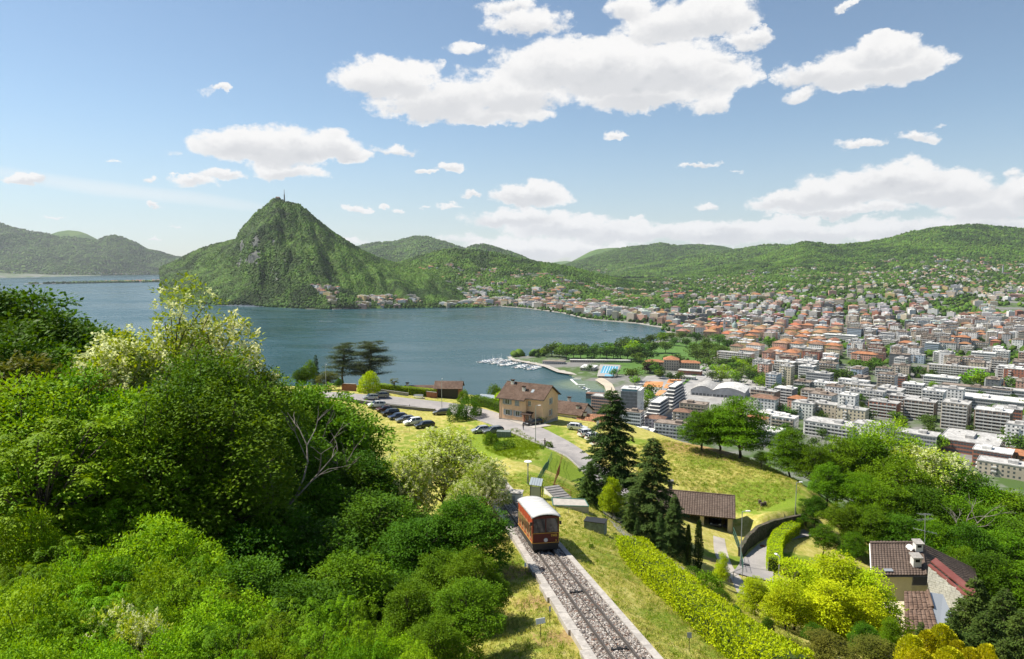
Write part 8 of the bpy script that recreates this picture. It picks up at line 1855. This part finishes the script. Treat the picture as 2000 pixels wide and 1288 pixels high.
def terrace(label, pts, z, m='forecourt', h=0):
 z+=CAMZ;P3=[PZ(*q_, z)for q_ in pts];t=thing('terrace', label, 'terrace', (P3[0].x, P3[0].y, z));O=t.location
 ring=[(q_.x-O.x, q_.y-O.y)for q_ in P3]
 A=sum(ring[i][0]*ring[(i+1)%4][1]-ring[(i+1)%4][0]*ring[i][1]for i in range(len(ring)))
 if A<0:ring=ring[::-1]
 mb=MB();mb.prism(ring, -2.5, h);mb.build('slab', M[m], t)
 for a, b in zip(ring, ring[1:]+ring[:1]):mb=MB();mb.tube([(*a, h+.04), (*b, h+.04)], .06, 4);mb.build('edge_beam', M['green_paint'], t)
terrace('upper concrete terrace of the small station with green edge beam', [(1080, 988), (1078, 973), (1142, 976), (1150, 990)], -26.0)
terrace('lower concrete terrace of the small station', [(1098, 1018), (1094, 1004), (1140, 1006), (1146, 1020)], -27.3)
p=hit(1163, 1040);t=thing('container', 'grey green container in the shade below the terraces', 'container', p, R(-20));mb=MB();mb.box(-1, 1, -.6, .6, -.3, 1.1);mb.build('body', M['skip_green'], t);mb=MB();mb.box(-1.06, 1.06, -.66, .66, 1.102, 1.17);mb.build('lid', M['metal_dark'], t)
p=PY(984, 842, 146);t=thing('skip', 'grey green rectangular skip beside the road', 'skip', (p.x, p.y, g1(p.x, p.y)), R(-8));mb=MB();mb.box(-1.5, 1.5, -.8, .8, -.3, 1.35);mb.build('body', M['skip_green'], t)
for x in(-1.52, -.5, .5, 1.44):mb=MB();mb.box(x, x+.08, -.86, -.802, -.1, 1.35);mb.build('rib', M['metal_grey'], t)
p=hit(1162, 858);p=PY(1165, 845, 150);t=thing('banner', 'narrow white banner on a pole beside the white cars', 'banner', (p.x, p.y, g1(p.x, p.y)));mb=MB();mb.tube([(0, 0, -.2), (0, 0, 2.9)], .03, 5);mb.build('pole', M['galv'], t);mb=MB();mb.box(.03, .6, -.01, .01, .8, 2.85);mb.build('cloth', M['white_paint'], t)
for px, py, lb, w, h_ in[(1026, 1122, 'tiny white sign on a post on the mown bank, farthest of three', .14, .5), (1074, 1218, 'tiny dark marker post beside the edge wall', .10, .75), (1056, 1250, 'small white sign board on a post in the tree shade', .52, .85), (1346, 1270, 'small grey sign on a thin post right of the track', .24, .75)]:
 p=hit(px, py);t=thing('sign', lb, 'sign', p, R(20)if w>.3 else 0);mb=MB();mb.tube([(0, 0, -.2), (0, 0, h_)], .02, 5);mb.build('post', M['metal_dark'], t)
 mb=MB();mb.hexa([(-w/2, -.04, h_-.05), (w/2, -.04, h_-.05), (w/2, -.02, h_-.05), (-w/2, -.02, h_-.05)], [(-w/2, .06, h_+.2), (w/2, .06, h_+.2), (w/2, .08, h_+.2), (-w/2, .08, h_+.2)]);mb.build('board', M['white_paint']if w!=.10 and w!=.24 else M['metal_grey'], t)
for i, (px, py)in enumerate([(1484, 985), (1488, 992), (1494, 990)]):
 p=hit(px, py);t=thing('tree_stump', 'cut tree stump on the bank above the stone wall, '+ORD[i]+' of three', 'stump', p);mb=MB();mb.lathe([(.34, -.3), (.27, .2), (.26, .62+.1*i), (0, .64+.1*i)], 10);mb.build('wood', M['bark'], t)
for i, (px, py)in enumerate([(1037, 832), (1489, 1069), (1458, 1108), (1128, 893), (1113, 876)]):
 p=hit(px, py);t=MB();t.lathe([(0, .02), (.36, .02), (.36, -.06)], 14);o=t.build('manhole_cover', M['rust']if i<2 else M['metal_dark']);o.location=(p.x, p.y, g1(p.x, p.y)+.22 if i!=1 and i!=2 else g1(p.x, p.y)+.2);tag(o, ['brownish manhole cover before the peach house', 'brownish manhole cover in the sunny part of the lane', 'dark manhole cover at the lower end of the lane', 'dark manhole cover in the road bend', 'dark manhole cover in the road above the bend'][i], 'manhole cover')
# boats and the rest of the shore
def boat_mesh(sail, col):
 mb=MB();L=7.0 if sail else 6.0;W=1.15
 pr=[(-L/2, .8), (-L/6, 1.0), (L/5, .9), (L*.4, .45), (L/2, .02)]
 for(zz, s)in((0, 1), ):
  ring=[(x, -W*w)for x, w in pr]+[(x, W*w)for x, w in pr[::-1]]
  n=len(ring);mb.add([(x*.92, y*.7, -.35)for x, y in ring]+[(x, y, .75)for x, y in ring], [(i, (i+1)%n, n+(i+1)%n, n+i)for i in range(n)]+[tuple(range(n, 2*n)), tuple(range(n))[::-1]])
 mb.k=1;mb.hexa([(-L*.25, -.7, .751), (L*.2, -.7, .751), (L*.2, .7, .751), (-L*.25, .7, .751)], [(-L*.2, -.5, 1.3), (L*.1, -.45, 1.3), (L*.1, .45, 1.3), (-L*.2, .5, 1.3)])
 if sail:mb.k=0;mb.tube([(.4, 0, 1.3), (.4, 0, 9)], .07, 4);mb.tube([(.4, 0, 1.9), (-2.6, 0, 1.9)], .06, 4)
 return mb.mesh('boat', [M['white_paint'], M[col]])
M['cover_blue']=smat('cover_blue', (.12, .18, .27));BM=[boat_mesh(False, 'glass_dark'), boat_mesh(False, 'cover_blue'), boat_mesh(True, 'white_paint')]
rb=random.Random(4);NTH='first second third fourth fifth sixth seventh eighth ninth tenth eleventh twelfth thirteenth fourteenth fifteenth sixteenth seventeenth eighteenth nineteenth twentieth'.split()+['farthest']*20;PN=['leftmost', 'second', 'middle', 'fourth', 'right hand'];SIDE=['left', 'right']
for i, ((ax0, ay0), (ax1, ay1))in enumerate([((936, 709.5), (976, 701)), ((960, 712), (994, 703)), ((977, 715.5), (1014, 707.5)), ((1006, 720), (1036, 712)), ((1030, 723), (1057, 715))]):
 A, B=PZ(ax0, ay0, 0), PZ(ax1, ay1, 0);d=(B-A);L=d.length;d.normalize();n=Vector((-d.y, d.x, 0));t=thing('pontoon', ['leftmost floating pontoon of the marina', 'second floating pontoon of the marina from the left', 'middle floating pontoon of the marina', 'fourth floating pontoon of the marina from the left', 'right hand floating pontoon of the marina'][i], 'pontoon', A)
 mb=MB();mb.hexa([-n*1.2-Vector((0, 0, .4)), d*L-n*1.2-Vector((0, 0, .4)), d*L+n*1.2-Vector((0, 0, .4)), n*1.2-Vector((0, 0, .4))], [-n*1.2+Vector((0, 0, .5)), d*L-n*1.2+Vector((0, 0, .5)), d*L+n*1.2+Vector((0, 0, .5)), n*1.2+Vector((0, 0, .5))]);mb.build('deck', M['gravel_pale'], t)
 k=4.0
 while k<L-3:
  for s in(0, 1):
   if rb.random()<.12:continue
   pt=A+d*k+n*(5.0 if s else-5.0);o=link('boat', BM[rb.choice([0, 0, 1, 2])]);o.location=pt;o.rotation_euler=(0, 0, math.atan2(n.y, n.x)+(0 if s else math.pi)+rb.uniform(-.05, .05));o.scale=(1.3, 1.25, 1.2)
   tag(o, f"white boat, {NTH[int((k - 4) / 3.0 + .1)]} outward on the {SIDE[s]} side of the {PN[i]} marina pontoon", 'boat', 'boats moored at the marina pontoons')
  k+=3.0
for i, (px, py)in enumerate([(1136, 757), (1141, 760), (1147, 762), (1150, 766), (1163, 789), (1170, 783), (1166, 776+18), (1153, 800)]):
 q0=PZ(px, py, 0);o=link('boat', BM[i%3]);o.location=q0;o.rotation_euler=(0, 0, R(200+20*i));o.scale=(1.5, 1.3, 1.2);tag(o, ['white motor boat farthest left off the boat house', 'white boat second off the boat house', 'white boat third off the boat house', 'white boat nearest to the boat house', 'small boat at the lower harbour jetty', 'small boat in the middle of the harbour jetties', 'small boat at the front harbour jetty', 'small boat nearest to the old tiled roofs'][i], 'boat', 'boats in the little harbour')
def jetty(label, pts, w=1.6, m='wood', piles=True):
 A=PZ(*pts[0], 0);t=thing('jetty', label, 'jetty', A)
 for a, b in zip(pts, pts[1:]):
  a, b=PZ(*a, 0)-A, PZ(*b, 0)-A;d=(b-a).normalized();n=Vector((-d.y, d.x, 0))*w/2;z0, z1=Vector((0, 0, -.3)), Vector((0, 0, .6));mb=MB();mb.hexa([a-n+z0, b-n+z0, b+n+z0, a+n+z0], [a-n+z1, b-n+z1, b+n+z1, a+n+z1]);mb.build('deck', M[m], t)
  if piles:
   for k in range(3):p=a.lerp(b, (k+.5)/3)+n*1.2;mb=MB();mb.tube([p-Vector((0, 0, 2)), p+Vector((0, 0, 1.8))], .14, 6);mb.build('pile', M['plaster_white'], t)
jetty('white floating frame marking the swimming area off the beach', [(1135, 741.5), (1115, 741.5), (1128, 752.5), (1143, 752.5)], 2.4, 'white_paint', False)
for i, (a, b)in enumerate([((1182, 772), (1160, 774)), ((1182, 780), (1158, 782)), ((1180, 788), (1154, 791))]):jetty('pale wooden harbour jetty, '+['upper', 'middle', 'lower'][i]+' of three', [a, b], 2.2, 'gravel_pale')
M['foam']=smat('foam', (.62, .66, .66), .6)
for i, (px, py, L, an)in enumerate([(447, 606, 46, 0), (559, 604, 24, 0), (626, 628, 28, 0), (732, 609, 24, 0), (1182, 646.5, 16, .5), (1160, 636, 8, .2)]):
 q0=PZ(px, py, .0);t=thing('motor_boat', ['motor boat with a long wake under the steep mountain', 'motor boat near the mountain foot', 'motor boat trailing foam in the middle of the lake', 'motor boat off the far promenade', 'motor boat heading for the town shore', 'small far boat near the town shore'][i], 'boat', q0, an);o=link('hull', BM[0], t);o.scale=(1.5, 1.5, 1.5);o.rotation_euler=(0, 0, math.pi)
 mb=MB();n=9;mb.add([(5+L*k/n, s*(.5+1.3*k/n)*(1-.5*(k/n)), .06+.10*math.sin(k*2.1))for k in range(n+1)for s in(-1, 1)], [(2*k, 2*k+2, 2*k+3, 2*k+1)for k in range(n)]);mb.build('wake', M['foam'], t)
mb=MB();sh=[s for s, q_ in zip(SHORE, SHORE_PX)if 590<q_[1]<660 and q_[0]>640]
for a, b in zip(sh, sh[1:]):
 a, b=Vector((*a, 0)), Vector((*b, 0));d=(b-a).normalized();n=Vector((-d.y, d.x, 0))*4
 mb.hexa([a-n-Vector((0, 0, 1)), b-n-Vector((0, 0, 1)), b+n-Vector((0, 0, 1)), a+n-Vector((0, 0, 1))], [a-n+Vector((0, 0, 2)), b-n+Vector((0, 0, 2)), b+n+Vector((0, 0, 2)), a+n+Vector((0, 0, 2))])
tag(mb.build('promenade', M['gravel_pale']), 'pale lakeside promenade along the far town shore', 'promenade', kind='structure')
P=[];S=[];r=np.random.default_rng(5)
for(x0, y0), (x1, y1), a in[(s0_, s1_, q_)for s0_, s1_, q_ in zip(SHORE, SHORE[1:], SHORE_PX)if 560<q_[1]<645]:
 L=math.hypot(x1-x0, y1-y0)
 for k in np.arange(0, L, 16 if a[0]>640 else 7):s=r.uniform(3, 5.5);P.append((x0+(x1-x0)*k/L+r.normal(0, 5), y0+(y1-y0)*k/L+9+abs(r.normal(0, 5))*(1 if a[0]>640 else 3), 1+s*.7));S.append(s)
scatter('shore_trees', np.array(P), S, BLOBS, 'trees lining the far lake shore', 'trees')
A, B=PZ(48, 555.5, 0), PZ(322, 551, 0);d=(B-A).normalized();n=Vector((-d.y, d.x, 0));L=(B-A).length
mb=MB();z0, z1=Vector((0, 0, -2)), Vector((0, 0, 3.5));mb.hexa([A-n*25+z0, B-n*25+z0, B+n*25+z0, A+n*25+z0], [A-n*20+z1, B-n*20+z1, B+n*20+z1, A+n*20+z1]);tag(mb.build('causeway', M['gravel_pale']), 'low causeway crossing the far left arm of the lake', 'causeway', kind='structure')
k=r.random(420)**.6;P=np.array([tuple(A+d*L*u+n*r.uniform(-30, 25)+Vector((0, 0, 6)))for u in k]);scatter('causeway_trees', P, r.uniform(6, 13, 420), BLOBS, 'trees along the low causeway', 'trees')
fq=Far()
for _ in range(110):u=.35+.65*rt.random()**.5;p=A+d*L*u+n*rt.uniform(0, 60);fq.house(p.x, p.y, 2, rt.uniform(14, 40), 14, rt.uniform(7, 15), rt.uniform(-.4, .4), WALLC[rt.choice(['white', 'cream', 'pink', 'beige'])], ROOFC['orange tiled'], True)
fq.done('shore_houses', 'village houses at the right end of the causeway')
p=PY(555.5, 391, 3090);t=thing('radio_mast', 'tall thin radio mast on the summit of the steep mountain', 'mast', p);mb=MB();mb.tube([(0, 0, -12), (0, 0, 24)], [3.2, 2.6], 6);mb.build('tower_base', M['concrete_dark'], t);mb=MB();mb.tube([(0, 0, 24), (0, 0, 46)], [1.3, .8], 5);mb.build('mast', M['rust'], t)
p=PY(543, 389.5, 3085);t=thing('summit_chapel', 'small grey chapel on the summit left of the mast', 'chapel', p);mb=MB();mb.box(-7, 7, -5, 5, -10, 7);mb.build('wall', M['concrete_dark'], t);mb=MB();mb.add([(-7.5, -5.5, 7), (7.5, -5.5, 7), (7.5, 5.5, 7), (-7.5, 5.5, 7), (-7.5, 0, 11), (7.5, 0, 11)], [(0, 1, 5, 4), (2, 3, 4, 5), (0, 4, 3), (1, 2, 5)]);mb.build('roof', M['r_brown tiled'], t)
def church(label, px, py, h, dome=False, wall='w_white', name='church'):
 q0=PZ(px, py, 4);z=zfar(q0.x, q0.y);t=thing(name, label, 'church', (q0.x, q0.y, z), GRID+R(10))
 mb=MB();mb.box(-11, 14, -7, 7, -5, 12);mb.build('nave', M[wall], t);mb=MB();mb.add([(-11.5, -7.5, 12), (14.5, -7.5, 12), (14.5, 7.5, 12), (-11.5, 7.5, 12), (-11.5, 0, 16), (14.5, 0, 16)], [(0, 1, 5, 4), (2, 3, 4, 5), (0, 4, 3), (1, 2, 5)]);mb.build('roof', M['r_brown tiled'], t)
 mb=MB();mb.box(-16, -11.01, -2.5, 2.5, -5, h);tw=mb.build('bell_tower', M[wall], t)
 mb=MB();facade(mb, -2.2, 2.2, -16, -1, 'y', 1, 3, 4, 1.6, 3, h-5);facade(mb, -15.6, -11.4, -2.5, -1, 'x', 1, 3, 4, 1.6, 3, h-5);mb.build('belfry_opening', M['pane'], tw)
 mb=MB();mb.add([(-16.4, -2.9, h), (-10.8, -2.9, h), (-10.8, 2.9, h), (-16.4, 2.9, h), (-13.5, 0, h+7)], [(0, 1, 4), (1, 2, 4), (2, 3, 4), (3, 0, 4), (3, 2, 1, 0)]);mb.build('tower_roof', M['concrete_dark'], tw)
 if dome:mb=MB();mb.lathe([(6, 11), (6, 17), (5.6, 20), (4, 23), (1.6, 24.6), (1.4, 27), (0, 28)], 14, (8, 0, 0));mb.build('dome', smat('dome_green', (.25, .33, .30)), t, True)
church('white church with a green dome among the orange roofs', 1427, 652, 26, True)
church('grey church with a tall bell tower at the far right', 1962, 580, 44, wall='w_grey')
# the air
mb=MB();mb.box(-19500, 19500, -700, 19500, -9.5, 1200)
hm=bpy.data.materials.new('haze');hm.use_nodes=True;ht=hm.node_tree;ht.nodes.clear()
pv=ht.nodes.new('ShaderNodeVolumePrincipled');pv.inputs['Color'].default_value=(.86, .92, 1.0, 1);pv.inputs['Density'].default_value=2.2e-5;pv.inputs['Anisotropy'].default_value=0.1
ho_=ht.nodes.new('ShaderNodeOutputMaterial');ht.links.new(pv.outputs[0], ho_.inputs['Volume'])
hz=mb.build('haze', hm);tag(hz, 'thin summer haze over lake and hills', 'haze', kind='stuff')
